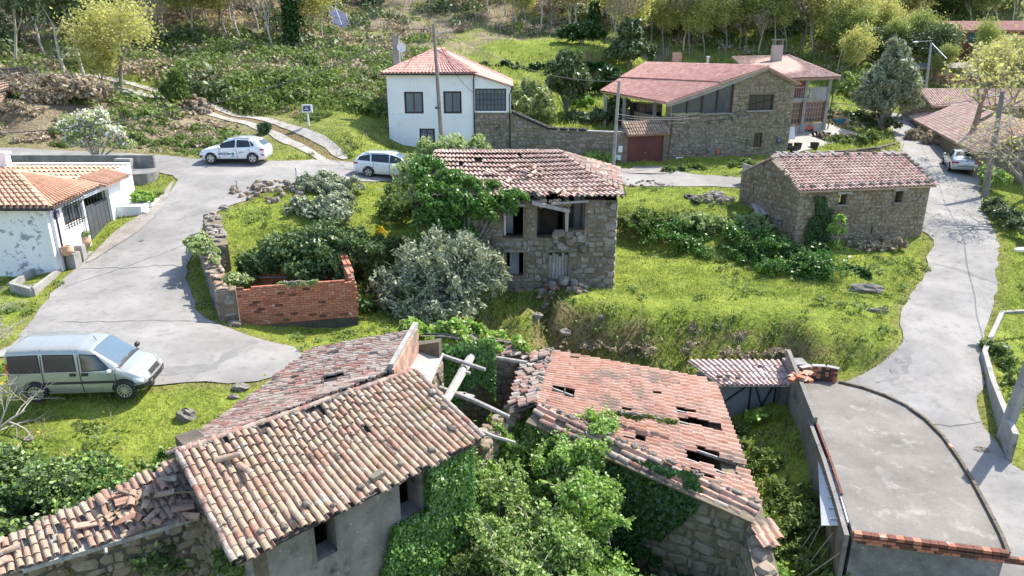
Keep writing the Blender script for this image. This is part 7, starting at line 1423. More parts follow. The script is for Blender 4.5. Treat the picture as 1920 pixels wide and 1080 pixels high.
q = MB(); q.beam((1.14, -.55, 1.03), (1.0, -.02, 1.11), .025); q.beam((1.14, .1, 1.03), (1.0, .6, 1.11), .025); put('wiper', q.mesh('black_plastic'), van); q = MB(); q.tube([(.3, 0, 1.62), (.22, 0, 1.78)], .01, 5); put('aerial', q.mesh('black_plastic'), van); q = MB(); q.lathe([(0, 0), (.045, .0), (.045, .02)], np.array([1.86, 0, .60]), 12); put('badge', q.mesh('alloy'), van)
# silver saloon seen from behind
st = [(-2.38,.70,.42,.76,.70,.80,.64,.82),(-2.32,.84,.28,.86,.80,.92,.72,.95),(-2.1,.89,.22,.92,.82,.98,.72,1.01),(-1.6,.90,.2,.92,.84,1.0,.72,1.03),(-1.3,.90,.2,.92,.84,1.16,.66,1.20),(-.8,.90,.2,.92,.85,1.36,.58,1.40),(-.1,.90,.2,.91,.85,1.395,.58,1.435),(.35,.90,.2,.90,.85,1.30,.60,1.34),(.95,.90,.2,.89,.82,.95,.74,.99),(1.6,.89,.2,.84,.78,.87,.68,.90),(2.1,.84,.24,.72,.72,.75,.6,.77),(2.36,.66,.34,.58,.55,.6,.5,.61)]
ex = [('door_seam', line(-.18,.9,-.15,.3), 'LR', 'black_plastic'), ('door_seam', line(.82,.88,.8,.3), 'LR', 'black_plastic'), ('side_strip', [(-2.25,.50),(2.1,.50),(2.1,.47),(-2.25,.47)], 'LR', 'black_plastic'), ('taillight', [(-.82,.82),(-.48,.82),(-.48,.70),(-.84,.70)], 'B', 'red_lamp'), ('taillight', [(.82,.82),(.48,.82),(.48,.70),(.84,.70)], 'B', 'red_lamp'), ('taillight', [(-2.3,.80),(-2.1,.80),(-2.1,.68),(-2.3,.68)], 'LR', 'red_lamp'),
      ('bumper_strip', [(-.85,.54),(.85,.54),(.85,.50),(-.85,.50)], 'B', 'black_plastic'), ('number_plate', [(-.26,.79),(.26,.79),(.26,.67),(-.26,.67)], 'B', 'white_paint'), ('door_handle', [(-.45,.84),(-.28,.84),(-.28,.81),(-.45,.81)], 'LR', 'zinc'), ('door_handle', [(.5,.83),(.67,.83),(.67,.80),(.5,.80)], 'LR', 'zinc')]
P = WZ(1797, 318, 3.15); P[2] = float(bil(H0, P[0], P[1]))+.03
bmw, bp, bC = car('saloon_car', 'silver saloon parked in the lane seen from behind', P, 1.19, st, 'car_silver', (1.42, -1.38), .325, [[(-.78,1.28),(-.28,1.33),(-.24,.97),(-1.02,.98)],[(-.16,1.33),(.30,1.26),(.74,.96),(-.12,.96)]], [(.92,-.58),(.92,.58),(.32,.50),(.32,-.50)], [[(-1.42,-.60),(-1.42,.60),(-.86,.50),(-.86,-.50)], 'T'], ex, spokes=10)
mirror(bmw, .62, .86, .97, 'car_silver', 1); mirror(bmw, .62, .86, .97, 'car_silver', -1); q = MB(); q.lathe([(0, 0), (.04, 0), (.04, .02)], np.zeros(3), 10, axis=0); q.V = [v+np.array([-2.37, 0, .87]) for v in q.V]; put('badge', q.mesh('blue_sign'), bmw)
# ================================================================ SMALL THINGS
def gz(px, py): P = G(px, py, H1); return P
# pots and troughs by the white cottage
def pot(P, r, h, label, plant=None, mtl='terracotta', squat=1.):
    t = thing('plant_pot', label, 'plant pot', P); q = MB(); q.lathe([(0, 0), (r*.6, 0), (r*.95, h*.35), (r, h*.6), (r*.7, h*.9), (r*.78, h), (r*.6, h), (r*.55, h*.85)], np.zeros(3), 14); put('pot', q.mesh(mtl, smooth=True), t)
    if plant: V, F = leaves([[0, 0, h+.12]], [[r*.9, r*.9, .16]], 90, .09); put('foliage', mknp(V, F, plant), t)
for px, py, w_, d_, h_, lb in ((133, 505, .55, .5, .75, 'tallest concrete trough at the cottage corner under the round pot'), (156, 492, .5, .5, .45, 'grey concrete trough holding weeds, second from the cottage corner'), (171, 478, .42, .42, .42, 'small concrete block trough beside the fluted urn'), (184, 470, .4, .5, .4, 'dark concrete trough with a leaning shard')):
    P = WZ(px, py, 2.6); q = MB(); a, b, c = w_/2, d_/2, .07
    for bx in (((0, -b+c/2), (w_, c)), ((0, b-c/2), (w_, c)), ((-a+c/2, 0), (c, d_-2*c)), ((a-c/2, 0), (c, d_-2*c))): q.box((P[0]+bx[0][0], P[1]+.2+bx[0][1], 2.55+h_/2), (*bx[1], h_))
    q.box((P[0], P[1]+.2, 2.5+h_/2), (w_-2*c, d_-2*c, h_-.05)); q.solo('stone_trough', 'concrete', lb, 'trough', group='troughs along the cottage wall')
P = WZ(127, 478, 3.3); pot(P, .26, .42, 'round pinkish clay jar on the tallest trough'); P = WZ(160, 462, 3.1); pot(P, .3, .5, 'fluted clay urn with a small fern', 'leaf_weed'); P = WZ(190, 437, 2.9); pot(P, .26, .42, 'stone pot with a leafy plant by the gate', 'leaf_weed', 'concrete'); P = WZ(199, 434, 2.95); pot(P, .16, .3, 'small dark pot beside the stone pot at the gate', 'leaf_spring_green', 'black_plastic')
q = MB(); P = WZ(138, 458, 3.2); q.box((-19.35, 30.6, 3.0), (.35, .3, 1.0)); q.solo('stone_pedestal', 'concrete', 'plain concrete pedestal standing against the cottage wall', 'pedestal')
# concrete washing basin in the garden corner
a, b, c, d = WZ(20,532,2.7), WZ(78,495,2.7), WZ(118,500,2.7), WZ(60,543,2.7); q = MB(); pts = [a, b, c, d]
for p0, p1 in zip(pts, pts[1:]+pts[:1]): q.beam(p0-[0,0,.2], p1-[0,0,.2], .16, .5)
q.prism([tuple(p[:2]) for p in (pts if area(np.array([p[:2] for p in pts])) > 0 else pts[::-1])], 2.2, 2.42); q.solo('concrete_basin', 'concrete', 'low rectangular concrete basin in the garden corner', 'basin')
# street sign on white post
P = gz(579, 236); t = thing('street_sign', 'dark blue street name sign on a white post on the grassy bank', 'sign', P); q = MB(); q.box((0, 0, .45), (.11, .11, 1.3)); put('post', q.mesh('white_paint'), t); q = MB(); q.box((0, 0, 1.22), (.72, .14, .56)); bd = put('board', q.mesh('white_paint'), t)
q = MB(); q.box((-.02, -.08, 1.22), (.52, .02, .38)); pn = put('name_plate', q.mesh('blue_sign'), bd); t2 = MB(); [t2.box((-.02+x, -.094, 1.22+z), (w_, .006, .04)) for x, z, w_ in ((0, .05, .16), (0, -.06, .34), (-.2, .12, .05))]; put('lettering', t2.mesh('white_paint'), bd)
# patio things
def bucket(px, py, lb, r=.32, h=.5): P = gz(px, py); q = MB(); q.lathe([(0, 0), (r*.8, 0), (r, h), (r*1.06, h), (r*.92, h), (r*.75, .06), (0, .06)], P, 14); q.solo('planting_tub', 'black_plastic', lb, 'tub', group='black tubs in the patio garden')
for a in ((1477, 281, 'black tub touching the stone house corner'), (1487, 287, 'frontmost black tub of the cluster by the stone house'), (1495, 280, 'black tub on the garden side of the cluster'), (1526, 279, 'single black tub standing apart in the patio garden', .34)): bucket(*a)
P = gz(1527, 258); o = put('tyre', [m for m in bpy.data.objects if m.name.startswith('tyre')][0].data, None); o.location = Vector((P+[0, 0, .3]).tolist()); o.rotation_euler = (1.2, 0, .5); tag(o, 'black tyre standing on edge in the patio garden', 'tyre')
for px, py, lb in ((1540, 257, 'small dark pot at the patio edge beside the tyre'), (1553, 255, 'second small dark pot on the patio edge toward the hedge')): P = gz(px, py); q = MB(); q.lathe([(0, 0), (.16, 0), (.2, .3), (.0, .28)], P, 10); q.solo('flower_pot', 'black_plastic', lb, 'pot')
P = gz(1513, 247); t = thing('toy_car', 'red plastic ride-on toy car on the sunny patio', 'toy car', P); q = MB(); q.box((0, 0, .28), (.95, .5, .26)); q.box((-.1, 0, .5), (.45, .42, .22)); put('body', q.mesh('toy_red'), t)
for sx in (-.3, .3):
    for sy in (-.26, .26): q = MB(); q.lathe([(0, -.04), (.13, -.04), (.13, .04), (0, .04)], np.array([sx, sy, .13]), 10, axis=1); put('wheel', q.mesh('black_plastic'), t)
P = gz(1498, 247); t = thing('folding_chair', 'orange slatted folding chair on the patio', 'chair', P); q = MB()
for s in (-.3, .3): q.beam((s, -.2, 0), (s, .25, 1.1), .05); q.beam((s, .3, 0), (s, -.2, .55), .05)
put('frame', q.mesh('toy_orange'), t)
for k in range(5): q = MB(); q.beam((-.3, .05+.045*k, .62+.11*k), (.3, .05+.045*k, .62+.11*k), .06, .03); put('slat', q.mesh('toy_orange'), t)
for k in range(4): q = MB(); q.beam((-.3, -.2+.11*k, .5), (.3, -.2+.11*k, .5), .07, .03); put('slat', q.mesh('toy_orange'), t)
P = gz(1571, 238); t = thing('wheelbarrow', 'blue wheelbarrow heaped with garden rubbish by the hedge', 'wheelbarrow', P); q = MB(); q.hexa([(-.35,-.25,.35),(.35,-.2,.4),(.35,.2,.4),(-.35,.25,.35),(-.55,-.4,.75),(.55,-.35,.75),(.55,.35,.75),(-.55,.4,.75)]); put('tray', q.mesh('teal_print'), t); q = MB(); q.lathe([(0,-.04),(.2,-.04),(.2,.04),(0,.04)], np.array([.5, 0, .2]), 10, axis=1); put('wheel', q.mesh('black_plastic'), t)
q = MB(); [q.beam((.4, s, .25), (-1.1, s*1.3, .6), .04) for s in (-.2, .2)]; put('handle', q.mesh('wood_grey'), t); V, F = leaves([[0, 0, .85]], [[.5, .35, .2]], 150, .12); put('heap', mknp(V, F, 'leaf_dry'), t)
P = gz(1482, 262); q = MB(); q.slab([P+[-.4,0,0], P+[.4,0,0], P+[.35,.35,1.0], P+[-.35,.35,1.0]], .05, up=1); q.solo('leaning_sheet', 'white_paint', 'white panel leaning beside the porch wall', 'sheet')
# pieces of wood, rocks and wreckage on the grass
def rockat(px, py, r, lb, sq=(1.3, 1, .8), m='rock', z=None): P = gz(px, py) if z is None else WZ(px, py, z); r *= .72; q = MB(); q.ball(P+[0, 0, r*.15], r, 10, 7, sq, .2); q.solo('rock', m, lb, 'rock')
rockat(350, 783, .34, 'big yellow-lichened boulder in the lawn below the road', (1.1,.9,1.)); rockat(452, 730, .28, 'flat rock in the lawn near the road end'); rockat(438, 748, .18, 'small brown rock below the flat lawn rock'); rockat(540, 708, .25, 'grey rock at the road end beside the tiled roof'); rockat(55, 825, .16, 'pale stone in the lawn by the shrubs'); rockat(441, 611, .3, 'white-stained boulder at the foot of the brick ruin corner')
rockat(1006, 594, .26, 'pinkish boulder on the terrace edge before the ruined house'); rockat(1127, 598, .16, 'flat orange-tinted stone on the terrace edge'); rockat(884, 622, .3, 'dark grey rock under the hanging terrace grass'); rockat(1058, 628, .3, 'grey stone set in the terrace bank'); rockat(1472, 672, .22, 'white stone at the foot of the lane bank'); rockat(1646, 585, .35, 'dark slab rock on the mound by the lane', (1.8,.6,.6)); rockat(1625, 545, .55, 'broad mossy outcrop on the mound below the barn', (2.2, 1, .6)); rockat(420, 392, .3, 'pale rubble stone on the verge behind the road wall stub'); rockat(1840, 848, .28, 'flat pale stone at the foot of the big square pole', (1.6,1,.5)); rockat(1872, 655, .4, 'rocky lump inside the angled garden wall', (1.5,1,.7)); rockat(230, 262, .4, 'flat grey stone on the bank above the flowering shrub')
def pile(name, lb, cat_, px, py, rad, n, size, kinds, hmax=.4, z=None, part='stone'):
    P = gz(px, py); t = thing(name, lb, cat_, P); its = []
    for k in range(n):
        a = random.uniform(0, 2*PI); r = rad*math.sqrt(random.random()); h = hmax*max(0, 1-r/rad)*random.random(); x, y = P[0]+r*math.cos(a), P[1]+r*math.sin(a)*.7; b = random.uniform(0, PI); s = size*random.uniform(.5, 1.3); c_ = random.uniform(-.3, .3)
        its.append((random.choice(kinds), fmat(np.array([math.cos(b), math.sin(b), c_])*s, np.array([-math.sin(b), math.cos(b), c_])*s*.8, np.array([0, 0, s*.6]), np.array([x, y, hz(x, y)+h+s*.15]))))
    pieces(t, part, its, 'rock', n); return t
pile('rubble_heap', 'heap of fallen stones and broken tiles before the ruined house door', 'rubble heap', 1055, 545, 1.3, 40, .34, [STONES['stone_grey'][0], STONES['stone_grey'][3], STONES['stone_tan'][2], T_OR[0]], .5)
pile('rubble_heap', 'line of small stones along the lane edge behind the ruined house', 'rubble heap', 1205, 347, 2.2, 40, .24, [STONES['stone_grey'][1], STONES['stone_tan'][4]], .15)
pile('board_heap', 'bleached scrap boards lying on the grass left of the barn', 'scrap heap', 1335, 376, 1.2, 26, .5, [STONES['stone_grey'][5]], .12)
pile('tile_heap', 'stack of spare orange roof tiles leaning at the barn west wall', 'tile heap', 1425, 370, .7, 12, .4, [T_OR[0], T_CLAY[0]], .3, part='tile')
pile('stone_heap', 'pile of brown logs and brushwood beside the hillside track', 'brushwood pile', 368, 205, 1.3, 50, .5, [STONES['stone'][2], STONES['stone'][6]], 1.2)
pile('rubble_heap', 'tumbled grey and reddish stones on the verge above the overgrown ruin', 'rubble heap', 510, 360, 2.4, 60, .36, [STONES['stone_tan'][1], STONES['stone'][5], STONES['stone_grey'][9]], .5)
pile('scrap_heap', 'white and rusty scrap scattered among the far tree trunks', 'scrap heap', 1075, 62, 5, 40, 1.0, [STONES['stone_grey'][7], T_OR[0]], .8)
for px, py, lb in ((1292, 374, 'small black tyre lying on the grass left of the barn boards'), (1306, 380, 'second small tyre half sunk in grass near the boards')): P = gz(px, py); o = put('tyre', o.data, None); o.location = Vector((P+[0, 0, .12]).tolist()); o.rotation_euler = (.3, .2, 0); tag(o, lb, 'tyre')
P = gz(1455, 408); t = thing('hen_house', 'collapsed low board shed on the bank by the barn', 'hut', P); X0 = P[0]; q = MB(); q.hexa([(-1.1,-.4,-.4),(.9,-.5,-.4),(.9,.6,-.4),(-1.1,.6,-.4),(-1.1,-.4,.25),(.9,-.5,.35),(.9,.6,.6),(-1.1,.6,.45)]); put('wall', q.mesh('wood_dark'), t)
for k in range(7): q = MB(); q.beam((-1.2+.3*k, -.65, .3+.02*k), (-1.1+.3*k, .75, .62), .26, .03); put('plank', q.mesh('wood_grey'), t)
q = MB(); q.slab([(0, -.9, .5), (1.4, -.8, .62), (1.5, .1, .75), (.1, .2, .7)], .03); put('sheet', q.mesh('zinc'), t)
P = gz(1765, 268); 
P = WZ(1745, 243, 4.1); q = MB(); q.box((P[0], P[1], P[2]+.55), (.7, .8, 1.1)); q.box((P[0], P[1]-.05, P[2]+1.14), (.78, .9, .1)); q.solo('wheeled_bin', 'black_plastic', 'dark wheeled bin at the far corner of the lane', 'bin')
# stick-like crack seal on the road and dark skid marks are left to the asphalt
# ================================================================ PLANTS
leafmat('leaf_bramble', [(.11,.20,.035),(.20,.32,.07),(.32,.44,.13),(.48,.56,.28)], .45, .35, .3)
def excluded(x, y, grow=.0):
    m = np.zeros(np.shape(x), bool)
    for P in EXCL:
        c = P.mean(0); P2 = P+(P-c)/np.maximum(np.linalg.norm(P-c, axis=1)[:, None], 1e-6)*grow; m |= inpoly(P2, x, y)
    return m
def inview(x, y, z, mg=60):
    p = proj(np.c_[x, y, z]); return (p[:, 0] > -mg) & (p[:, 0] < 1920+mg) & (p[:, 1] > -mg*1.5) & (p[:, 1] < 1080+mg)
def scatter(n, x0, x1, y0, y1, clear=.1, pw=1.0, grow=0.):
    y = y0+(y1-y0)*RNG.random(n)**pw; x = x0+(x1-x0)*RNG.random(n); k = np.abs(x) < y*.86+5; x, y = x[k], y[k]; k = (bil(RD, x, y) > clear) & (bil(TD, x, y) > .9+clear) & ~excluded(x, y, grow); x, y = x[k], y[k]
    z = bil(H1, x, y); k = inview(x, y, z); return x[k], y[k], z[k]
def blades(x, y, z, h, w_, lean=.45, nb=5, spread=.12):
    n = len(x)*nb; X = np.repeat(x, nb)+RNG.normal(0, 1, n)*np.repeat(spread*np.ones(len(x)), nb); Y = np.repeat(y, nb)+RNG.normal(0, 1, n)*spread; Z = bil(H1, X, Y)-.02
    a = RNG.random(n)*2*PI; hh = np.repeat(h*np.ones(len(x)), nb)*RNG.uniform(.5, 1.3, n); ww = np.repeat(w_*np.ones(len(x)), nb)*RNG.uniform(.7, 1.3, n)
    l = RNG.random(n)*lean*hh; b = RNG.random(n)*2*PI; B = np.stack([X, Y, Z], 1); S = np.stack([np.cos(a), np.sin(a), 0*a], 1)*ww[:, None]/2; T = B+np.stack([np.cos(b)*l, np.sin(b)*l, hh], 1)
    M_ = (B*.45+T*.55)+np.stack([0*a, 0*a, hh*.12], 1); V = np.stack([B-S, B+S, M_+S*.8, T, M_-S*.8], 1).reshape(-1, 3); i = np.arange(n)*5; return V, np.concatenate([np.stack([i, i+1, i+2, i+4], 1), np.stack([i+4, i+2, i+3, i+3], 1)])
def tri_ok(V, F):
    return V, F
def stuff(name, V, F, mtl, label): 
    F = F[(F[:, 2] != F[:, 3])] if F.shape[1] == 4 else F; return tag(put(name, mknp(V, F, mtl, name)), label, kind='stuff')
# --- grass: near lawns, terraces, then coarser beyond
def tuftset(x, y, z, h, w_, nb, mtl, name, label, lean=.5, spread=.12):
    n = len(x)*nb; V, F = blades(x, y, z, h, w_, lean, nb, spread); V5 = V.reshape(-1, 5, 3); Vt = V5[:, [0, 1, 3]].copy(); 
    tag(put(name, mknp(Vt.reshape(-1, 3), np.arange(len(Vt)*3).reshape(-1, 3), mtl, name)), label, kind='stuff')
def lush(x, y): return 1-np.clip((y-72)/14, 0, 1)*np.clip((20-x)/16, 0, 1)
x, y, z = scatter(60000, -26, 30, 9, 34, .05, 1.0); s = fbm(x*.5, y*.5, 31); k = RNG.random(len(x)) < .35+.9*s; x, y, z, s = x[k], y[k], z[k], s[k]
tuftset(x, y, z, .07+.08*s, .022, 5, 'leaf_grass', 'lawn_grass', 'short bright spring grass on the near lawns and terraces', .8, .10)
x, y, z = scatter(52000, -45, 42, 30, 62, .05, 1.3); s = fbm(x*.4, y*.4, 32); k = RNG.random(len(x)) > bil(LITTER, x, y)*.85; x, y, z, s = x[k], y[k], z[k], s[k]; tuftset(x, y, z, .08+.11*s, .05, 4, 'leaf_grass', 'meadow_grass', 'bright grass around the ruins and village banks', .7, .16)
x, y, z = scatter(30000, -60, 85, 58, 120, .1, 1.2); k = RNG.random(len(x)) < np.minimum(lush(x, y)+.12, 1.15-bil(LITTER, x, y)); tuftset(x[k], y[k], z[k], .4, .13, 4, 'leaf_grass', 'field_grass', 'grass on the upper fields and hillside', .7, .35)
gy_, gx_ = np.gradient(H0, GY, GX); SL = np.hypot(gy_, gx_)
x, y, z = scatter(30000, -30, 40, 10, 60, .1, 1.2); k = (fbm(x*.7, y*.7, 44) > .56) & (RNG.random(len(x)) < .5); tuftset(x[k], y[k], z[k], .16, .035, 4, 'leaf_dry', 'dry_stalks', 'dry straw-coloured stalks scattered in the grass', .9, .15)
x, y, z = scatter(26000, -30, 40, 10, 60, .1, 1.2); k = fbm(x*.5, y*.5, 45) > .55; k &= RNG.random(len(x)) < .5; tuftset(x[k], y[k], z[k], .14, .05, 5, 'leaf_grass_dark', 'rank_grass', 'darker rank grass patches in the meadow', .8, .15)
x, y, z = scatter(5000, -26, 32, 10, 45, .1, 1.); k = fbm(x*.6, y*.6, 46) > .6; V, F = leaves(np.c_[x, y, z+.16][k], np.full((k.sum(), 3), .05), int(k.sum()*1.4), .05, up=1.); stuff('meadow_flowers', V, F, 'gorse', 'tiny yellow flowers dotted in the grass')
# weeds and broad-leaved herbs, then bank tufts coloured dark in place of shade
x, y, z = scatter(9000, -30, 40, 12, 50, .15, 1.2); s = fbm(x*.45, y*.45, 41); sl = bil(SL, x, y); k = (s > .56) | (sl > .55)*(RNG.random(len(x)) < .3); x, y, z, s = x[k], y[k], z[k], s[k]; V, F = leaves(np.c_[x, y, z+.08], np.full((len(x), 3), .22)*[1, 1, .5], 38000, .075, up=.8); stuff('weeds', V, F, 'leaf_weed', 'leafy weeds and clover mixed through the grass')
x, y, z = scatter(30000, -30, 42, 14, 60, .2, 1.2); sl = bil(SL, x, y); k = sl > .5; x, y, z = x[k], y[k], z[k]; q_ = RNG.random(len(x)); tuftset(x, y, z, .2, .05, 7, 'leaf_grass_dark', 'bank_growth', 'tangled growth on the terrace banks, coloured darker for their shade', .9, .2); k = q_ < .22; tuftset(x[k], y[k], z[k], .3, .045, 7, 'leaf_dry', 'dry_bank_grass', 'dry brownish grass tufts on the terrace banks', .9, .2)
# hillside scrub: mixed green and dry
def mound(n_c, x0, x1, y0, y1, nl, size, mtl, name, label, r=(.5, 1.6), seed=0, thr=.5, cond=None, hs=.6):
    x, y, z = scatter(n_c, x0, x1, y0, y1, .9, 1.0, .6); s = fbm(x*.18, y*.18, 50+seed); k = s > thr
    if cond is not None: k &= cond(x, y)
    x, y, z = x[k], y[k], z[k]
    if not len(x): return
    rr = RNG.uniform(*r, len(x)); V, F = leaves(np.c_[x, y, z+rr*hs*.4], np.c_[rr, rr, rr*hs], nl, size, up=.4, shell=.5); stuff(name, V, F, mtl, label)
hillc = lambda x, y: (y > 66) | (x < -8) & (y > 49)
nofield = lambda x, y: hillc(x, y) & ~((x > -8) & (x < 30) & (y > 66) & (y < 98)) & ~((x > 32) & (x < 50) & (y < 95)) & ~((x > -17) & (x < 4) & (y < 64)) & ~((x > -16) & (x < -3) & (y < 66))
mound(2600, -75, 60, 49, 135, 95000, .21, 'leaf_weed', 'bramble_scrub', 'green bramble scrub covering the hillside', (.5, 1.5), 1, .50, nofield)
mound(2600, -75, 60, 52, 150, 85000, .21, 'leaf_dry', 'dry_scrub', 'dry brown bracken and scrub on the hillside', (.5, 1.4), 2, .46, lambda x, y: nofield(x, y) & (y > 60))
mound(500, -75, 45, 56, 140, 20000, .32, 'leaf_evergreen', 'evergreen_scrub', 'dark evergreen scrub patches on the hillside', (.7, 1.9), 3, .56, nofield, .8)
mound(260, 36, 85, 80, 140, 26000, .36, 'leaf_weed', 'valley_scrub', 'green undergrowth across the right-hand valley', (1, 2.6), 4, .45, lambda x, y: (x > 38) | (y > 100), .9)
mound(1500, -36, -9, 57, 84, 60000, .19, 'leaf_weed', 'bramble_thicket', 'dense green bramble thicket above the track', (.4, 1.2), 8, .49, lambda x, y: y > 50-.25*x, .7)
mound(900, -36, -9, 60, 84, 30000, .19, 'leaf_dry', 'bracken_thicket', 'brown bracken mixed in the thicket above the track', (.4, 1.0), 9, .46, lambda x, y: y > 52-.25*x)
mound(900, -46, -14, 45, 60, 26000, .12, 'leaf_weed', 'bank_herbs', 'low green herbs on the leaf-strewn bank by the road', (.15, .45), 10, .45)
mound(700, -46, -16, 46, 62, 22000, .13, 'leaf_dry', 'leaf_litter', 'drifts of dead leaves and twigs on the bank by the road', (.2, .6), 11, .42, None, .3)
# twiggy dry stems sticking out of the scrub
x, y, z = scatter(7000, -70, 55, 62, 130, .5); k = nofield(x, y); x, y, z = x[k], y[k], z[k]; n = len(x); B = np.c_[x, y, z]; T = B+np.c_[RNG.normal(0, .5, n), RNG.normal(0, .5, n), RNG.uniform(.5, 2.0, n)]; S = np.c_[np.full(n, .028), np.zeros(n), np.zeros(n)]
V = np.stack([B-S, B+S, T], 1).reshape(-1, 3); tag(put('dry_stems', mknp(V, np.arange(3*n).reshape(-1, 3), 'twig')), 'thin dry stems standing in the hillside scrub', kind='stuff')
# --- single shrubs and bushes
def bush(name, label, px, py, blobs, n, size, mtl, cat_='bush', z=None, group=None, twigs=0, base=None, extra=None, aspect=1.7, shell=.55):
    P = np.array(base) if base is not None else (G(px, py, H1) if z is None else WZ(px, py, z)); bl = np.array([[b[0], b[1], b[2]] for b in blobs], float); rd = np.array([[b[3], b[3] if len(b) < 5 else b[4], b[3]*.8 if len(b) < 6 else b[5]] for b in blobs], float)
    sub = []; sr = []
    for c, r in zip(bl, rd):
        m = 26
        d = RNG.normal(size=(m, 3)); d /= np.linalg.norm(d, axis=1)[:, None]; d[:, 2] = np.where(d[:, 2] < -.3, -d[:, 2], d[:, 2]); sub.append(c+d*r*RNG.uniform(.45, .95, (m, 1))); sr.append(np.repeat(r[None]*RNG.uniform(.22, .4, (m, 1))*(1 if len(bl) < 30 else 1.7), 1, 0))
    V, F = leaves(np.vstack(sub), np.vstack(sr), n, size, shell=.3, aspect=aspect); t = thing(name, label, cat_, P, group); put('foliage', mknp(V, F, mtl), t)
    segs = []; SH = []; R = random.Random(int(abs(px)))
    for c, r in zip(bl, rd):
        for k in range(3 if len(bl) < 12 else 1): e = c+np.array([R.uniform(-.5, .5)*r[0], R.uniform(-.5, .5)*r[1], R.uniform(0, .6)*r[2]]); f_ = 1 if len(bl) < 12 else .35; o_ = np.zeros(3) if len(bl) < 12 else c-np.array([0, 0, r[2]*1.2]); segs.append(([o_, (o_+e)*.5+np.array([0, 0, .1]), e], [.05*f_, .03*f_, .012*f_], 1))
    for k in range(twigs):
        i_ = R.randrange(len(bl)); c = bl[i_]; r = rd[i_]*(1 if len(bl) < 12 else 1.3); d = np.array([R.gauss(0, 1), R.gauss(0, 1), abs(R.gauss(0, 1))+.3]); d /= np.linalg.norm(d); e_ = c+d*r*1.5+np.array([0, 0, -.12]); m_ = c+d*r*.9; segs.append(([c, m_, e_], [.014, .009, .004], 2)); SH.append((m_, e_))
    if len(SH) > 20 and len(bl) > 5 and 'dry' not in mtl: q_ = np.array([a_+(b_-a_)*u_ for a_, b_ in SH for u_ in np.linspace(0, 1.1, 11)]); q_ = q_+RNG.normal(0, size*.5, q_.shape); N_ = RNG.normal(size=q_.shape)+[0, 0, .8]; N_ /= np.linalg.norm(N_, axis=1)[:, None]; V, F = leafquads(q_, N_, size*1.05); put('shoots', mknp(V, F, mtl), t, kind='stuff')
    V, F = tubes_np(segs); put('stem', mknp(V, F, 'bark' if not twigs else 'twig'), t)
    if extra: V, F = leaves(np.vstack(sub), np.vstack(sr)*1.15, extra[0], extra[1], shell=.8); put('blossom' if extra[2] == 'blossom' else 'young_leaves', mknp(V, F, extra[2]), t)
    return t
# laurel filling the brick ruin
bush('laurel_bush', 'huge glossy dark laurel filling the roofless brick ruin', 540, 470, [(-2.4,.2,.7,1.0),(-1.3,.4,1.0,1.2),(.1,.5,1.2,1.3),(1.4,.2,1.0,1.1),(-.3,-.5,.6,.9),(.9,-.5,.6,.8),(-1.5,1.6,.9,1.0),(0,1.9,1.2,1.2),(1.4,1.5,1.0,1.0),(-2.9,-.4,.3,.6)], 42000, .10, 'leaf_laurel', 'laurel', base=(-8.1, 28.3, 2.5))
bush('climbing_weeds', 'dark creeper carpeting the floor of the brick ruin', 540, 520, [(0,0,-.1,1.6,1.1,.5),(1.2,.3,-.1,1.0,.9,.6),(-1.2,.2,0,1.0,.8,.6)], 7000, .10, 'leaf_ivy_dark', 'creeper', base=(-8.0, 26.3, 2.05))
bush('ivy_clump', 'pale ivy mound on top of the roadside rubble wall', 395, 490, [(-.6,.9,0,.55),(-.2,.3,0,.5),(-1.0,1.5,.0,.5),(.5,-.9,-.1,.35)], 5200, .09, 'leaf_pale', 'ivy', base=(BR_[4][0]*.55+BR_[5][0]*.45+.2, BR_[4][1]*.55+BR_[5][1]*.45, 3.85))
bush('ivy_clump', 'small ivy tuft trailing at the wall corner of the brick ruin', 430, 535, [(0,0,0,.35),(.4,.2,0,.3)], 1500, .08, 'leaf_pale', 'ivy', base=(-10.6, 25.6, 3.5))
bush('ivy_clump', 'trailing ivy lying over the red brick wall top', 560, 530, [(0,0,0,.3,.12,.1),(.5,.0,0,.3,.12,.1),(1.0,.05,0,.25,.12,.1)], 1300, .08, 'leaf_pale', 'ivy', base=(-8.5, 25.25, 3.46))
bush('olive_bush', 'grey-green shrub behind the brick ruin beside the estate car', 660, 350, [(-.5,0,.3,.8),(.3,-.3,.3,.7),(-1.3,-.2,.4,.8),(-.6,-1.,.2,.8),(-1.8,-.6,.3,.8)], 12000, .10, 'leaf_olive', 'shrub', base=G(650, 356, H1))
bush('olive_bush', 'greyish scrub linking laurel and verge above the brick ruin', 600, 410, [(0,0,.4,.9),(1.0,.2,.6,.9),(-1.,.3,.4,.8),(1.2,-1.3,.3,.8)], 8000, .12, 'leaf_olive', 'shrub')
# vegetation west of the ruined house
bush('ivy_mass', 'big dark ivy mass smothering the left half of the ruined house roof', 880, 370, [(-.7,.0,3.1,1.1,.7,1.3),(.3,-.1,3.7,1.2,.7,1.1),(1.3,-.1,3.9,1.1,.7,.9),(2.1,-.1,4.1,.8,.6,.6),(2.7,-.05,4.4,.6,.5,.35),(-.2,1.0,4.8,1.1,1.0,.6),(-1.2,2.2,5.0,1.0,1.3,.8),(1.0,.7,4.6,1.1,.7,.5),(-1.0,.2,4.2,.9,.8,.8),(.2,-.1,2.7,.9,.4,.7)], 38000, .085, 'leaf_ivy', 'ivy', base=(-2.6, 30.5, 1.3))
bush('bramble_bush', 'tangled bramble over the ridge end of the ruined house', 800, 290, [(0,0,0,.9),(1.0,.2,.1,.8),(1.9,.3,.1,.7),(-.9,.2,-.4,.9),(-1.2,-1,-1.,1.),(-.6,-2,-1.6,1.)], 9000, .11, 'leaf_pale', 'bramble', base=(-3.6, 35.6, 6.9), twigs=40)
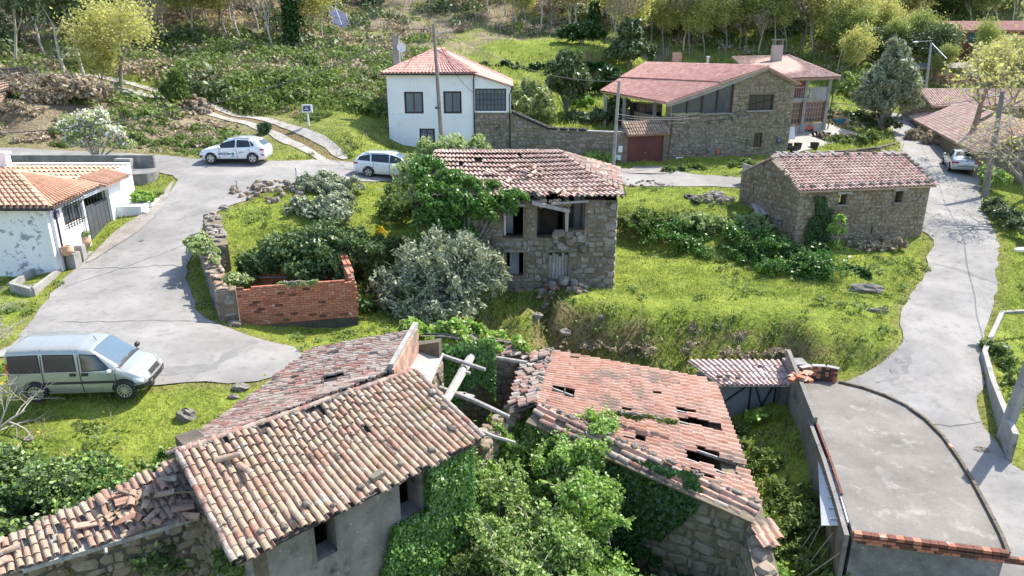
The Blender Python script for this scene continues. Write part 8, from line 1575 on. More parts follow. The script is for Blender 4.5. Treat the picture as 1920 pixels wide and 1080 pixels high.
bush('bramble_bush', 'bushy bramble thicket between the parked estate car and the ruin', 770, 400, [(0,0,.6,1.2),(-.6,1.5,.8,1.1),(.6,2.5,1.2,1.2),(-.5,-1.2,.4,1.),(1.2,.9,1.0,1.1),(.6,3.6,1.4,1.)], 14000, .12, 'leaf_weed', 'bramble', twigs=20)
bush('gorse_bush', 'tuft of yellow gorse flowers on the slope left of the ruin', 713, 440, [(0,0,.15,.3)], 500, .08, 'gorse', 'gorse'); bush('weed_bush', 'grassy bramble bank below the yellow gorse', 690, 500, [(0,0,.2,1.),(-.7,.9,.3,.9),(.8,1.0,.5,.9),(-.4,-1.2,.1,.8),(.6,-1.6,.1,.8)], 9000, .11, 'leaf_weed', 'undergrowth')
bush('weed_bush', 'young green thicket right of the brick wall', 690, 580, [(0,0,.1,.7),(.9,.2,.1,.7),(1.7,0,.1,.7),(-.2,1.2,.2,.7),(2.6,-.3,0,.6)], 7000, .10, 'leaf_weed', 'undergrowth')
# olive tree in front of the ruin
def olive(name, label, P, h, blobs, n, size, seed, mtl='leaf_olive', group=None):
    segs = []; R = random.Random(seed); bl = np.array([b[:3] for b in blobs], float); rd = np.array([[b[3], b[3], b[3]*.85] for b in blobs])
    for c in bl: mid = c*.5+np.array([R.gauss(0, .15), R.gauss(0, .15), .0]); segs.append(([np.zeros(3), mid, c], [.16, .09, .03], 1)); segs += [([c, c+np.array([R.gauss(0, .6), R.gauss(0, .6), R.uniform(.2, .9)])*rd[0][0]], [.025, .008], 2) for _ in range(7)]
    sub = []; sr = []
    for c, r in zip(bl, rd): d = RNG.normal(size=(40, 3)); d /= np.linalg.norm(d, axis=1)[:, None]; sub.append(c+d*r*RNG.uniform(.4, 1., (40, 1))); sr.append(np.full((40, 3), r[0]*.32)*RNG.uniform(.5, 1.5, (40, 1)))
    for c, r in zip(bl, rd):
        for _ in range(9): d = np.array([R.gauss(0, 1), R.gauss(0, 1), abs(R.gauss(0, 1))-.2]); d /= np.linalg.norm(d); e = c+d*r*R.uniform(1.0, 1.35); sub.append(e[None]); sr.append(np.full((1, 3), r[0]*.3)); segs.append(([c, e], [.02, .006], 2))
    V, F = leaves(np.vstack(sub), np.vstack(sr), n, size, shell=.1, aspect=3.4, up=.1); return mktree(name, label, 'tree', P, [( [np.array(P)*0+np.array(P)+q for q in s[0]], s[1], s[2]) for s in segs], (V+np.array(P), F), 'bark', mtl, group)
P = G(835, 590, H1); olive('olive_tree', 'broad silvery olive tree in front of the ruined house', P, 4, [(-1.9,.3,1.2,.95),(-1.0,.5,1.9,1.05),(0.,.6,2.3,1.1),(.9,.6,2.3,1.0),(1.6,.5,1.7,.9),(-.4,0,1.3,1.0),(.8,-.1,1.2,.9),(-1.4,-.5,.5,.9),(-.3,-.9,.3,.8),(.6,-.7,.5,.8),(1.9,.7,1.1,.7),(-2.1,-.1,.4,.7),(-2.2,.6,.7,.7)], 52000, .07, 5)
bush('olive_sprout', 'small silvery olive sprout below the broad olive tree', 832, 600, [(0,-.3,.3,.5),(.3,-.2,.5,.35),(-.3,-.3,.2,.35)], 2600, .08, 'leaf_olive', 'shrub', aspect=2.8)
P = G(1655, 245, H1); olive('olive_tree', 'tall silvery olive tree at the bend of the lane', P, 7, [(0,0,3.4,1.4),(-1.1,.2,4.2,1.3),(1.0,.1,4.4,1.4),(.1,.3,5.6,1.3),(.3,.2,6.8,.9),(-.2,.1,7.6,.6),(1.6,0,3.3,1.1),(-1.9,0,3.1,1.1),(-1.2,-.3,2.5,1.),(2.0,.1,2.5,.8)], 36000, .12, 9)
# young chestnut/elder mass in the middle foreground
R9 = random.Random(77)
def tangle(pts, n, r, jit, zj=.4):                              # loose blobs strung along a path
    out = []
    for k in range(n):
        u = R9.random()*(len(pts)-1.001); i = int(u); p = np.array(pts[i])*(1-u+i)+np.array(pts[i+1])*(u-i); q = R9.uniform(*r); out.append((p[0]+R9.gauss(0, jit), p[1]+R9.gauss(0, jit), p[2]+R9.gauss(0, zj), q, q*R9.uniform(.7, 1.2), q*R9.uniform(.6, 1.1)))
    return out
bush('elder_bush', 'big bright green elder bursting from the roofless court', 1080, 850, tangle([(-.9,1.0,.5),(0,.3,1.0),(.9,-.2,.9),(1.5,-1.0,.3),(1.0,-1.9,-.1)], 46, (.24,.5), .5, .36), 50000, .064, 'leaf_bright', 'bush', base=(.85, 17.1, .35), extra=(9000, .06, 'leaf_pale'), twigs=60)
bush('elder_bush', 'lower bright elder shoots spreading under the first elder', 1120, 930, tangle([(-.6,.4,.2),(.4,-.3,.2),(1.3,-1.2,-.2),(1.9,-2.2,-.6)], 34, (.24,.5), .45, .3), 34000, .062, 'leaf_bright', 'bush', base=(1.2, 15.6, -.3), twigs=40)
bush('bramble_mass', 'sprawling pale bramble mass below the wall stub', 950, 960, tangle([(-1.0,.9,.7),(-.2,-.1,.6),(.7,-1.2,.3),(1.4,-2.4,.0),(1.9,-3.6,-.3)], 60, (.24,.5), .5, .3), 46000, .056, 'leaf_bramble', 'bramble', base=(.1, 15.0, .15), extra=(7000, .06, 'leaf_pale'), twigs=200)
bush('bramble_mass', 'fresh green bramble arching beside the ivy curtain', 870, 960, tangle([(-.7,.6,.3),(-.3,-.8,-.2),(.1,-2.0,-.5),(.9,-2.8,-.6)], 36, (.22,.45), .4, .3), 32000, .052, 'leaf_weed', 'bramble', base=(-.6, 14.8, -.2), twigs=140)
b0 = WZ(1310, 440, 2.1); pth = [tuple(WZ(x_, y_, z_)-b0) for x_, y_, z_ in ((1168,415,2.4),(1230,425,2.2),(1300,440,2.1),(1370,450,2.0),(1430,462,1.9),(1490,490,1.7),(1530,510,1.4))]
bush('bramble_bank', 'dark overgrown bank face below the upper terrace', 1310, 440, tangle(pth+[p_+np.array([-.3, -1.0, -.55]) for p_ in [np.array(q_) for q_ in pth[::-1]]], 70, (.28,.7), .4, .22), 46000, .08, 'leaf_ivy', 'bramble', base=b0, twigs=60)
b0 = WZ(1250, 650, .2); pth = [tuple(WZ(x_, y_, z_)-b0) for x_, y_, z_ in ((1000,648,.0),(1120,650,-.1),(1250,662,-.1),(1380,668,-.1),(1480,670,-.1))]
bush('bank_scrub', 'brownish scrub clinging to the lower terrace bank', 1250, 650, tangle(pth, 26, (.15,.38), .12, .15), 9000, .06, 'leaf_dry', 'scrub', base=b0)
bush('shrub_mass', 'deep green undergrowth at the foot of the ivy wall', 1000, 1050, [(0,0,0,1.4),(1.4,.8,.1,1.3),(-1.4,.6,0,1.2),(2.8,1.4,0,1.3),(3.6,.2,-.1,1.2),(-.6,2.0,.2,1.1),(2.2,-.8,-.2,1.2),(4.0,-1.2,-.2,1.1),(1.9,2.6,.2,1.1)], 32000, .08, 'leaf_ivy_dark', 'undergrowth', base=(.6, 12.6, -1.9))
bush('shrub_clump', 'fresh green saplings inside the roofless court under the beams', 930, 780, [(0,0,0,.9),(-.9,.5,-.1,.8),(.7,.9,.2,.8),(-1.4,-.5,-.3,.8),(.2,-.9,.1,.7),(1.2,.1,.5,.6)], 12000, .10, 'leaf_bright', 'saplings', base=(-.5, 18.2, .6))
bush('shrub_clump', 'leafy shoots by the corner pole of the ruin', 990, 740, [(0,0,0,.5),(.1,.3,.6,.4),(-.4,-.3,-.2,.5)], 3500, .09, 'leaf_weed', 'shrub', base=(.45, 19.9, 1.1))
# ivy sheets on walls
def ivysheet(A, B, fn, n, size, mtl, label, depth=.16, name='wall_ivy', sc=1.2, seed=0, thr=.0):
    """fn(s,z) -> keep probability on the face right of A->B."""
    A, e, nn, L = fr(A, B); zr = fn.zr; s = RNG.uniform(0, L, n*3); z = RNG.uniform(zr[0], zr[1], n*3); p = fn(s, z)*(fbm(s*sc+seed, z*sc, 60+seed) > thr); k = RNG.random(len(s)) < p; s, z = s[k][:n], z[k][:n]; m = len(s)
    P = np.c_[A[0]+e[0]*s, A[1]+e[1]*s, z]; d = RNG.random(m)*depth*(.4+fbm(s*2, z*2, 61)); P[:, :2] += nn*(.05+d)[:, None]; N = np.c_[np.full(m, nn[0]), np.full(m, nn[1]), np.full(m, .45)]+RNG.normal(size=(m, 3))*.45; N /= np.linalg.norm(N, axis=1)[:, None]
    V, F = leafquads(P, N, size, 1.15, .6); loc = np.array([*(A+e*L/2), zr[0]]); o = put(name, mknp(V-loc, F, mtl)); o.location = Vector(loc.tolist()); tag(o, label, 'ivy')
class Fn:
    def __init__(s, f, z0, z1): s.f = f; s.zr = (z0, z1)
    def __call__(s, a, z): return s.f(a, z)
EL, ER, RL, RR, B0, B1 = NH; d = (ER-EL)[:2]; d /= np.linalg.norm(d); n_w = np.array([d[1], -d[0]]); WA, WB = EL[:2]-n_w*.32+d*.25, ER[:2]-n_w*.32-d*.2; Lw = np.linalg.norm(WB-WA)
sE, zE = onwall(WA, WB, 775, 900)
ivysheet(WA, WB, Fn(lambda s, z: ((s > sE-.25+.10*(z-2)+.9*(z < 1.6)*0-(z < 1.9)*(.4+.25*(1.9-z))) & (z < 2.95) & ~((z > 1.75) & (s < sE+.25))).astype(float), -2.2, 2.95), 30000, .068, 'leaf_ivy', 'dense bright ivy curtain covering the right end of the big tiled building', .3, thr=.18)
ivysheet(RL[:2]+d*.25-n_w*0+(-(RL[:2]-EL[:2])*0), EL[:2]-n_w*.32+d*.25, Fn(lambda s, z: (z < 2.6)*(s > 1.1)*np.clip(.9-(s-1.8)*.1, 0, 1), -1.5, 2.6), 5000, .085, 'leaf_ivy', 'ivy climbing the shaded gable of the big tiled building', .25, thr=.35, seed=3)
bush('ivy_clump', 'yellow-green ivy spray at the lower corner of the big tiled roof', 425, 1010, [(0,0,0,.3),(.1,.35,.15,.28),(-.1,-.3,-.5,.35)], 1800, .075, 'leaf_weed', 'ivy', base=(-5.35, 10.9, 2.75))
ow0, ow1 = OR_[4], OR_[5]
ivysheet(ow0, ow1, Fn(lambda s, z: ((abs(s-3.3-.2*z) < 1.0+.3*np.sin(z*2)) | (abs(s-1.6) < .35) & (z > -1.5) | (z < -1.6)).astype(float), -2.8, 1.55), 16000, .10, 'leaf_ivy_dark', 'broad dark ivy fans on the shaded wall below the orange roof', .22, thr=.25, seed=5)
ivysheet((-2.7, 20.1), (.75, 21.15), Fn(lambda s, z: ((s > .5) & (s < 2.2) & (z > 1.2-.6*np.sin(s*3))).astype(float), .2, 3.2), 7000, .09, 'leaf_ivy', 'ivy hanging down the back wall of the roofless court', .3, thr=.3, seed=6)
bush('ivy_mass', 'bright ivy heap crowning the back wall of the roofless court', 880, 630, [(-1.9,.1,.15,.5),(-1.2,.2,.1,.6),(-.4,.3,.0,.6),(.4,.5,-.2,.55),(-2.3,-.2,.3,.45),(1.0,.7,-.4,.4)], 11000, .10, 'leaf_bright', 'ivy', base=(-.9, 20.8, 3.0), extra=(1500, .09, 'leaf_spring'))
bA, bB = np.array([14.85, 36.25]), np.array([22.45, 37.75])
ivysheet(bA, bB, Fn(lambda s, z: ((abs(s-1.25+.1*np.sin(z*3)) < .35+.25*(z < 3.4)) & (z < 4.5) | (abs(s-1.9) < .2) & (z < 3.8)).astype(float), 1.0, 4.6), 4200, .10, 'leaf_ivy_dark', 'narrow ivy strip climbing the barn front', .16, thr=.3, seed=8)
sA = (x_ := None) or np.array([14.9, 36.1])
bush('sapling', 'fresh pale-leaved sapling growing against the barn ivy', 1560, 510, [(0,0,.6,.35),(.2,0,1.2,.3),(.1,0,1.9,.3),(-.2,0,1.5,.25),(.3,0,.2,.35)], 900, .15, 'leaf_bright', 'sapling', base=(16.9, 35.9, 1.5))
bush('dead_branch_heap', 'brown brushwood heap lying at the barn foot', 1620, 485, [(0,0,.3,.9,.7,.5),(1.1,.1,.3,.8,.6,.5),(-.9,0,.2,.7,.6,.4)], 3000, .13, 'leaf_dry', 'brushwood', twigs=60, base=(19.0, 36.2, 1.5))
for a in ((1560, 508, 'dark thicket in the ditch at the barn corner', [(-.8,.2,0,.7,.6,.5),(.2,.1,-.1,.7,.5,.4),(1.1,-.3,-.15,.6,.7,.35),(-1.7,.5,.4,.8,.6,.6),(-.4,.8,.5,.5,.4,.6)], 'leaf_ivy_dark', 9000), (1235, 425, 'long shaded bramble bank left half below the upper terrace', [(-2,0,.1,.8),(-1,.1,.2,.8),(0,0,.2,.8),(1,.1,.1,.8),(2,0,.2,.8)], 'leaf_weed', 10000), (1350, 430, 'grey-green bramble bank right half below the upper terrace', [(-1.4,0,.2,.8),(-.5,.1,.1,.8),(.5,0,.2,.8),(1.4,.1,.1,.8),(2.2,-.4,.0,.8)], 'leaf_pale', 10000), (1440, 470, 'pale leafy thicket on the bank left of the barn', [(-.8,0,.2,.8),(.3,-.1,.2,.8),(1.0,-.7,0,.7)], 'leaf_weed', 7000)):
    bush('bramble_bank', a[2], a[0], a[1], a[3], a[5], .11, a[4], 'bramble', twigs=14)
bush('wall_ivy', 'ragged ivy and grass hanging over the upper field wall', 990, 130, [(x_, .1*math.sin(x_), -.2+.3*math.sin(x_*2.1), .9, .5, .7) for x_ in np.arange(-7, 8, 1.1)], 16000, .17, 'leaf_ivy_dark', 'ivy', base=WD(992, 128, 75.5))
bush('round_bush', 'small round dark bush set in the terrace bank', 1341, 612, [(0,0,.15,.42)], 2600, .07, 'leaf_evergreen', 'bush', base=WZ(1341, 618, .35)); bush('dry_bush', 'dry purplish twiggy bush beside the round dark bush', 1388, 625, [(0,0,.1,.4)], 1300, .06, 'leaf_dry', 'bush', base=WZ(1388, 640, .1), twigs=50); bush('dry_bush', 'brownish shrub left of the round dark bush', 1300, 610, [(0,0,.1,.4)], 1500, .07, 'leaf_dry', 'bush', base=WZ(1298, 622, .3))
bush('spiky_bush', 'grassy green bush at the gate wall beside the grey pole', 1120, 298, [(0,0,.3,.8),(.9,-.1,.2,.6)], 4200, .13, 'leaf_bright', 'bush', base=WZ(1120, 305, 3.7)); bush('hedge', 'low dark green weeds along the foot of the stone house wall', 1330, 322, [(-3.2,-.6,.0,.6),(-2,-.3,.0,.6),(-.8,0,.05,.6),(.4,.3,.0,.6),(1.6,.6,.05,.7),(2.7,1.0,.1,.8)], 9000, .12, 'leaf_weed', 'weeds', base=WZ(1335, 322, 3.35))
# garden between the houses
bush('garden_tree', 'dark rounded evergreen tree in the garden between the houses', 1062, 215, [(0,0,3.0,1.6),(-.8,.3,2.3,1.4),(.9,.2,2.6,1.4),(.1,0,4.2,1.3),(.4,.2,1.7,1.2),(-.9,0,3.6,1.0)], 15000, .17, 'leaf_laurel', 'tree', extra=(900, .14, 'leaf_dry'))
bush('bamboo_clump', 'tall pale bamboo-like hedge beside the white house wing', 995, 222, [(-1.3,0,1.4,.9,.8,1.5),(0,.2,1.6,1.0,.8,1.6),(1.0,-.2,1.0,.8,.8,1.3),(-.5,-.8,.8,.9,.7,1.),(1.5,-.8,.4,.6,.6,.8)], 12000, .16, 'leaf_bamboo', 'bamboo', aspect=3.2)
bush('yellow_bush', 'yellow-green low bush right of the garden tree', 1082, 205, [(0,0,.6,1.0),(.9,0,.4,.8)], 4000, .16, 'leaf_bright', 'bush'); bush('garden_shrubs', 'dark shrubs crowding behind the tyre wall', 1100, 232, [(0,0,.4,.9),(1.2,.2,.5,.9),(-1.2,.2,.3,.8),(2.2,0,.4,.8),(2.8,1.5,1.2,1.2)], 8000, .16, 'leaf_evergreen', 'shrubs')
bush('dark_bush', 'dark ivy-leaved bush left of the stone house terrace', 1125, 180, [(0,0,.9,1.3),(1.2,0,1.3,1.3),(-1.0,.3,.8,1.1),(.8,.4,2.3,1.0)], 8000, .20, 'leaf_ivy_dark', 'bush'); bush('dark_conifer', 'dark spreading tree on the field edge above the stone house', 1178, 125, [(0,0,1.6,1.8),(-1.3,0,1.2,1.4),(1.3,0,1.3,1.5),(0,0,3.2,1.4),(.4,0,4.3,.9)], 12000, .24, 'leaf_evergreen', 'tree'); bush('dark_conifer', 'ivy-covered low bush under the tall ivy trunk', 1090, 82, [(0,0,1.,1.6),(1.4,0,1.,1.3),(-1.6,.2,.8,1.2)], 6000, .26, 'leaf_ivy_dark', 'bush')
bush('white_flower_shrub', 'loose shrub with white blossom at the roadside above the cottage', 190, 280, [(-.9,0,2.1,.9),(.2,.2,2.4,.9),(1.2,0,1.7,.7),(-.2,-.2,1.4,.8),(1.7,.1,.9,.5),(-1.3,.1,1.2,.6)], 3000, .12, 'leaf_pale', 'shrub', twigs=70, extra=(2600, .12, 'blossom'), base=G(185, 302, H1)); bush('leafy_bush', 'yellow-green bush spilling from the planter by the gate', 235, 378, [(0,0,.25,.55),(.3,.1,.2,.45)], 2600, .12, 'leaf_bright', 'bush', base=(-19.4, 36.5, 4.15))
bush('pine_bush', 'feathery young pine by the track above the roadside bank', 331, 200, [(0,0,.7,.8),(.1,0,1.5,.6),(-.4,.1,1.2,.5),(.2,0,2.3,.35),(.5,0,1.9,.3)], 5000, .16, 'leaf_weed', 'young pine', aspect=5.); bush('pine_bush', 'small spiky juniper by the lower end of the track', 496, 250, [(0,0,.3,.45)], 1500, .12, 'leaf_conifer', 'juniper', aspect=4.); bush('brush_thicket', 'brown brushwood thicket among tree trunks at the upper left', 110, 185, [(0,0,.6,1.6),(2,-.3,.5,1.4),(-2,.2,.6,1.5),(3.5,-.8,.3,1.),(-.5,-1.2,.2,1.3)], 9000, .18, 'leaf_dry', 'brushwood', twigs=120)
# big shrubs at the lower left
bush('laurel_bush', 'big glossy shrub at the lower left corner of the lawn', 60, 950, [(-1.5,-.3,.6,1.3),(0,-.6,.5,1.2),(1.2,-.9,.3,1.0),(-2.8,.4,.8,1.3),(-.6,-1.8,.2,1.2),(-2.4,-1.3,.4,1.3),(-1.6,1.,.5,1.),(-3.6,-.8,.8,1.2)], 46000, .07, 'leaf_laurel', 'shrub', base=(-8.9, 13.9, 1.2), extra=(7000, .07, 'leaf_bright')); bush('laurel_bush', 'smaller yellow-tipped shrub against the back of the tiled building', 280, 850, [(0,0,.4,.7),(.8,.3,.4,.7),(-.7,-.6,.3,.7),(1.5,.8,.2,.5)], 13000, .07, 'leaf_ivy', 'shrub', base=(-8.6, 14.6, 1.7), extra=(3600, .07, 'leaf_spring_green'))
# alley weeds
def alley(x0, x1, y0, y1, n, r): return [(x_-7.7, y_-18, hz(x_, y_)+.12+1.9, r_, r_, r_*.9) for x_, y_, r_ in ((R9.uniform(x0, x1), R9.uniform(y0, y1), R9.uniform(*r)) for _ in range(n))]
bush('nettle_bed', 'tall bright nettles along the sunny side of the alley', 1450, 900, alley(6.7, 7.6, 14.6, 22.5, 34, (.2, .4)), 20000, .08, 'leaf_bright', 'nettles', base=(7.7, 18, -1.9)); bush('alley_weeds', 'dark green weeds on the shaded side of the alley', 1480, 850, alley(7.5, 9.2, 14.6, 23.6, 60, (.25, .5)), 30000, .08, 'leaf_weed', 'weeds', base=(7.7, 18, -1.9))
bush('fig_sapling', 'broad-leaved seedling growing in front of the metal gate', 1435, 765, [(0,0,0,.3),(.3,0,.1,.25)], 260, .17, 'leaf_bright', 'seedling', base=(9.1, 23.6, -1.25))
# lane hedge on the right
bush('lane_hedge', 'dark twiggy hedge along the lane wall below the bare tree', 1880, 400, [(1.0,3,.3,.7),(.8,1.9,.3,.6),(.3,.8,.3,.7),(.1,-.3,.2,.6),(-.3,-1.5,.2,.6),(-.6,-2.7,.2,.6),(-1.0,-3.9,.2,.6)], 16000, .09, 'leaf_evergreen', 'hedge', base=(28.4, 39.5, 2.2), twigs=60); bush('garden_weeds', 'rank weeds inside the angled wall beside the big pole', 1905, 720, [(0,0,0,.7),(.3,1.3,.1,.7),(.6,2.5,.1,.7),(.9,3.8,.2,.8),(1.0,-1.2,0,.8)], 9000, .10, 'leaf_weed', 'weeds', base=(18.2, 22.2, -.1))
bush('hedge', 'dark clipped hedge along the far side of the patio', 1600, 235, [(-2.2,.5,.5,1.1),(-.8,.3,.5,1.1),(.6,0,.5,1.1),(1.8,-.6,.4,1.),(2.6,-1.8,.3,.9)], 9000, .16, 'leaf_evergreen', 'hedge'); bush('patio_plants', 'low mixed plants in the patio garden bed', 1590, 268, [(-1.5,0,.0,.6),(-.3,.2,.1,.7),(1.0,.2,.1,.8),(2.1,.5,.2,.8),(2.8,1.2,.3,.7)], 5500, .12, 'leaf_weed', 'garden plants'); bush('patio_plants', 'dry reddish garden plants by the tubs', 1560, 262, [(-.8,0,.1,.6),(.4,0,.1,.6),(1.4,.1,.1,.5)], 2200, .12, 'leaf_dry', 'garden plants')
bush('porch_shrub', 'twiggy brown hedge between lane cottage and saloon', 1790, 262, [(-1.5,1.8,.6,1.1),(0,0,.6,1.1),(.8,-1.2,.6,1.0),(-2.2,3.4,.6,1.1)], 9000, .16, 'leaf_dry', 'hedge', twigs=60, base=WZ(1800, 285, 3.3)); bush('yellow_bush', 'yellow-green shrub beside the rear of the saloon', 1845, 325, [(0,0,.5,.6),(.3,-.8,.4,.6),(.2,.6,.8,.5)], 3500, .13, 'leaf_bright', 'bush', base=WZ(1850, 345, 3.0))
# --- trees
def leaftree(seed, h, r, nl, size, mtl, bark, label, P, spread=.6, crown_r=.5, levels=4, upb=.35, group=None, first=.4, lean=(0, 0), name='tree', nb=(3, 5), extra=None):
    segs, tips = branches((0, 0, 0), h, r, seed, levels, spread, nb, upb, lean, first); k = RNG.integers(0, len(tips), nl); c = tips[k]+RNG.normal(0, crown_r, (nl, 3)); N = RNG.normal(size=(nl, 3))+[0, 0, .5]; N /= np.linalg.norm(N, axis=1)[:, None]; V, F = leafquads(c, N, size)
    t = thing(name, label, 'tree', P, group); Vt, Ft = tubes_np(segs); put('trunk', mknp(Vt, Ft, bark, 'trunk', True), t); put('crown', mknp(V, F, mtl, 'crown'), t); return t
# bare trees with shadows across the right lane
def bare(seed, h, r, label, P, levels=6, spread=.62, lean=(0, 0), bark='bark', tw=None, name='bare_tree', nb=(3, 4), first=.3, cat_='tree', upb=.35, wig=.13, shrink=.68, rmin=.006):
    segs, tips = branches((0, 0, 0), h, r, seed, levels, spread, nb, upb, lean, first, shrink, wig); t = thing(name, label, cat_, P); a = [s for s in segs if s[2] < levels-2]; b = [s for s in segs if s[2] >= levels-2]
    V, F = tubes_np(a, rmin=rmin*2); put('trunk', mknp(V, F, bark, 'trunk', True), t); V, F = tubes_np(b, rmin=rmin); put('twigs', mknp(V, F, tw or 'twig', 'twigs'), t); return t, tips
P = np.array([30.3, 40.6, 2.4]); bt, tp_ = bare(4, 4.2, .28, 'large bare tree leaning over the lane beside the dark pole', P, 6, .66, (-.35, -.1), 'bark', 'twig', upb=.3); k = RNG.integers(0, len(tp_), 350); V, F = leafquads(tp_[k]+RNG.normal(0, .12, (350, 3)), RNG.normal(size=(350, 3)), .10); put('young_leaves', mknp(V, F, 'leaf_spring'), bt)
P = np.array([36.0, 47.0, 3.2]); bt, tp_ = bare(14, 4.6, .3, 'second spreading bare tree over the lane cottage roof', P, 6, .66, (-.2, 0), 'bark', 'twig', upb=.35); k = RNG.integers(0, len(tp_), 600); V, F = leafquads(tp_[k]+RNG.normal(0, .15, (600, 3)), RNG.normal(size=(600, 3)), .11); put('young_leaves', mknp(V, F, 'leaf_spring'), bt)
P = np.array([36.5, 57., 4.2]); bt, tp_ = bare(19, 5.2, .3, 'third bare tree with young leaves beyond the lane cottage', P, 6, .66, (-.1, 0), 'bark', 'twig', upb=.35); k = RNG.integers(0, len(tp_), 1300); V, F = leafquads(tp_[k]+RNG.normal(0, .2, (1300, 3)), RNG.normal(size=(1300, 3)), .14); put('young_leaves', mknp(V, F, 'leaf_spring'), bt)
P = WZ(-75, 770, 1.9); bare(23, 2.5, .10, 'leafless grey-twigged tree reaching over the silver van', P, 6, .7, (.45, .1), 'twig', 'twig', upb=.1, wig=.17)
P = WZ(-50, 840, 1.7); bare(31, 1.6, .06, 'low leafless branches hanging in front of the van wheels', P, 4, .6, (1.0, .35), 'twig', 'twig', cat_='tree', name='bare_shrub', upb=-.05, wig=.15)
# maple-like spring tree at upper left and its neighbours
leaftree(3, 5.0, .18, 6500, .14, 'leaf_spring', 'bark', 'spreading pale yellow spring tree above the track', G(229, 182, H1), .85, .5, 5, .12, first=.45, name='spring_tree')
leaftree(8, 2.6, .10, 1600, .17, 'leaf_spring', 'bark', 'smaller spring tree left of the spreading pale tree', G(187, 182, H1), .6, .3, 4, .3, name='spring_tree')
for k, (px, py, h, lb, ln) in enumerate(((140, 175, 5.8, 'tall bark-shedding eucalyptus leaning left at the track', (-.12, 0)), (85, 110, 6.5, 'slanting pale eucalyptus trunk at the top left', (-.22, .1)), (160, 150, 6.2, 'third thin eucalyptus behind the leaning pair', (-.1, 0)), (30, 130, 6.5, 'dark-crowned eucalyptus at the left edge', (0, 0)), (-30, 160, 6, 'eucalyptus beyond the tiled shed', (.1, 0)))):
    leaftree(40+k, h, .15, 4200, .22, 'leaf_evergreen', 'bark_pale', lb, G(px, py, H1), .5, .55, 4, .6, first=.45, lean=ln, name='eucalyptus', nb=(3, 4))
# woodland on the hill: a few kinds, copied
kinds = [leaftree(60+i, *a) for i, a in enumerate(((4.8, .12, 9000, .15, 'leaf_spring', 'bark', 'k', (0, 0, 0), .6, .42, 5, .45), (5.2, .11, 9500, .15, 'leaf_spring_green', 'bark_pale', 'k', (0, 0, 0), .55, .45, 5, .45), (4.4, .12, 1500, .14, 'leaf_dry', 'bark_pale', 'k', (0, 0, 0), .55, .4, 5, .5), (3.6, .18, 9000, .19, 'leaf_evergreen', 'bark', 'k', (0, 0, 0), .65, .5, 5, .4)))]
desc = ['pale yellow spring tree', 'yellow-green spring tree', 'bare brown tree', 'dark evergreen tree']
spots = []
R = random.Random(5)
WN = {}
def row(x0, x1, yy, n, ks, jy=8, sc=(.8, 1.2), where=''):
    for k in range(n):
        px = x0+(x1-x0)*(k+R.random()*.8)/n; py = yy+R.uniform(-jy, jy); spots.append((px, py, R.choice(ks), R.uniform(*sc), where))
row(1140, 1640, 100, 20, [0, 0, 1, 0, 2], 8, (.85, 1.3), 'behind the stone house'); row(1180, 1700, 70, 18, [0, 1, 0, 1], 8, (1., 1.4), 'in the second rank of the wood'); row(1300, 1760, 35, 14, [1, 1, 3, 0], 10, (1., 1.4), 'high on the wooded slope')
row(950, 1180, 62, 9, [2, 0, 2], 10, (.8, 1.2), 'in the trunks above the upper field'); row(900, 1200, 25, 8, [2, 0, 1], 8, (1, 1.3), 'at the top of the hill above the field')
row(230, 620, 80, 16, [2, 2, 0, 2, 2], 22, (.7, 1.1), 'on the hillside above the track'); row(200, 640, 35, 16, [2, 2, 3, 0, 2], 14, (.8, 1.2), 'higher on the scrubby hillside'); row(0, 210, 60, 9, [3, 2, 3], 20, (.8, 1.2), 'in the dark wood at the upper left'); row(640, 900, 8, 6, [2, 3], 6, (.7, 1.), 'on the brow of the hill')
row(1560, 1760, 150, 9, [3, 1, 3, 0], 20, (.7, 1.), 'on the valley side behind the olive'); row(1640, 1920, 60, 9, [3, 1, 1], 25, (.8, 1.1), 'around the far brick house'); row(1760, 1920, 215, 5, [0, 1], 22, (.6, .8), 'among the lane cottages'); row(1650, 1920, 20, 8, [3, 1], 10, (.9, 1.2), 'on the far valley slope'); row(1770, 1920, 165, 5, [0, 0, 1], 12, (.6, .8), 'beside the open lean-to')
first = [True]*4
spots.sort(key=lambda s_: s_[0])
for i, (px, py, k, s, wh) in enumerate(spots):
    P = G(px, py, H1)
    if excluded(np.array([P[0]]), np.array([P[1]]), .8)[0] or P[1] > 185: continue
    n__ = WN.get((k, wh), 0); WN[(k, wh)] = n__+1; lb = f"{ORD[min(n__, 19)]} {desc[k].replace(' tree', '')} tree from the left {wh}"; lb = ' '.join(lb.split()[:16]); sz = s*R.uniform(.9, 1.15)
    if first[k]: o = kinds[k]; first[k] = False; o.location = Vector(P.tolist()); o.scale = (s, s, sz); o['label'] = lb; o['group'] = wh
    else: copy_tree(kinds[k], P, R.uniform(0, 6.28), s, lb, wh, sz)
for k in range(4):
    if first[k]: 
        for c in list(kinds[k].children): bpy.data.objects.remove(c)
        bpy.data.objects.remove(kinds[k])
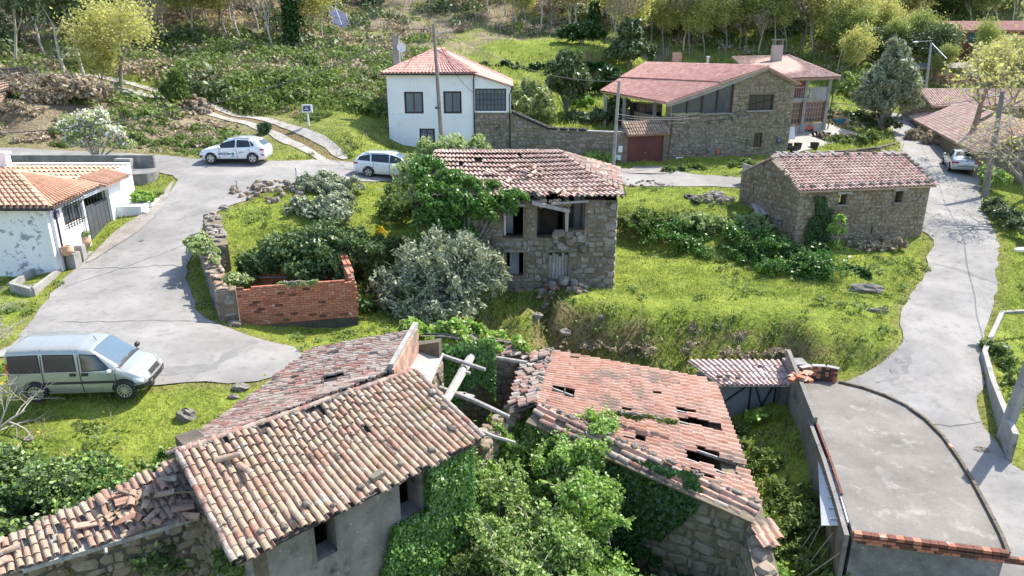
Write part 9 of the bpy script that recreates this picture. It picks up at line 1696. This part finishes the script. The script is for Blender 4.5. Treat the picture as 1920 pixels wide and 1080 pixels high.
# ivy-clad trunks
for px, py, h, lb in ((1112, 75, 9, 'tall trunk wrapped in dark ivy above the upper field'), (560, 60, 8, 'ivy-wrapped trunk on the hillside right of the solar rack'), (548, 100, 7, 'leaning ivy-hung dead trunk on the scrubby hillside')):
    P = G(px, py, H1); t = thing('ivy_tree', lb, 'tree', P); q = MB(); q.tube([(0,0,-.3), (.1,0,h/2), (.2,0,h)], [.22, .16, .06], 7); put('trunk', q.mesh('bark'), t); zz = np.linspace(.5, h, 16); V, F = leaves(np.c_[.2*zz/h, 0*zz, zz], np.full((16, 3), .75), 5000, .22); put('ivy', mknp(V, F, 'leaf_ivy_dark'), t)
# climbing plants on the orange roof and moss tufts
bush('roof_creeper', 'strand of creeper crossing the orange roof', 1170, 780, [(0,0,0,.35,.12,.08),(.6,-.1,-.1,.35,.12,.08),(1.3,-.1,-.25,.3,.1,.06)], 1500, .07, 'leaf_weed', 'creeper', base=WZ(1165, 775, 2.05))
for o in list(bpy.data.objects):
    if o.type == 'EMPTY' and not o.children and 'label' in o: bpy.data.objects.remove(o)

# weeds and grit creeping over the road edges
x = RNG.uniform(-26, 40, 40000); y = RNG.uniform(14, 62, 40000); k = (bil(RD, x, y) > -.16) & (bil(RD, x, y) < .12) & ~excluded(x, y); x, y = x[k], y[k]; k = fbm(x*1.3, y*1.3, 71) > .5; x, y = x[k], y[k]; z = bil(H0, x, y); k = inview(x, y, z); x, y, z = x[k], y[k], z[k]
tuftset(x, y, z, .10, .04, 5, 'leaf_grass_dark', 'verge_weeds', 'ragged weeds creeping over the asphalt edges', .8, .07)
x = RNG.uniform(-26, 40, 90000); y = RNG.uniform(14, 62, 90000); d_ = bil(RD, x, y); k = (d_ > -.45) & (d_ < .1) & (RNG.random(len(x)) < .35+.6*(fbm(x*.9, y*.9, 72) > .52)); x, y = x[k][:16000], y[k][:16000]; z = bil(H0, x, y)+.03; n = len(x); a = RNG.random((n, 3))*2.1+np.array([0, 2.1, 4.2]); r_ = RNG.uniform(.01, .035, (n, 1)); V = np.stack([x[:, None]+np.cos(a)*r_, y[:, None]+np.sin(a)*r_, z[:, None]+RNG.uniform(0, .02, (n, 3))], 2).reshape(-1, 3)
tag(put('road_grit', mknp(V, np.arange(3*n).reshape(-1, 3), 'track')), 'gravel and leaf crumbs gathered along the road edges', kind='stuff')
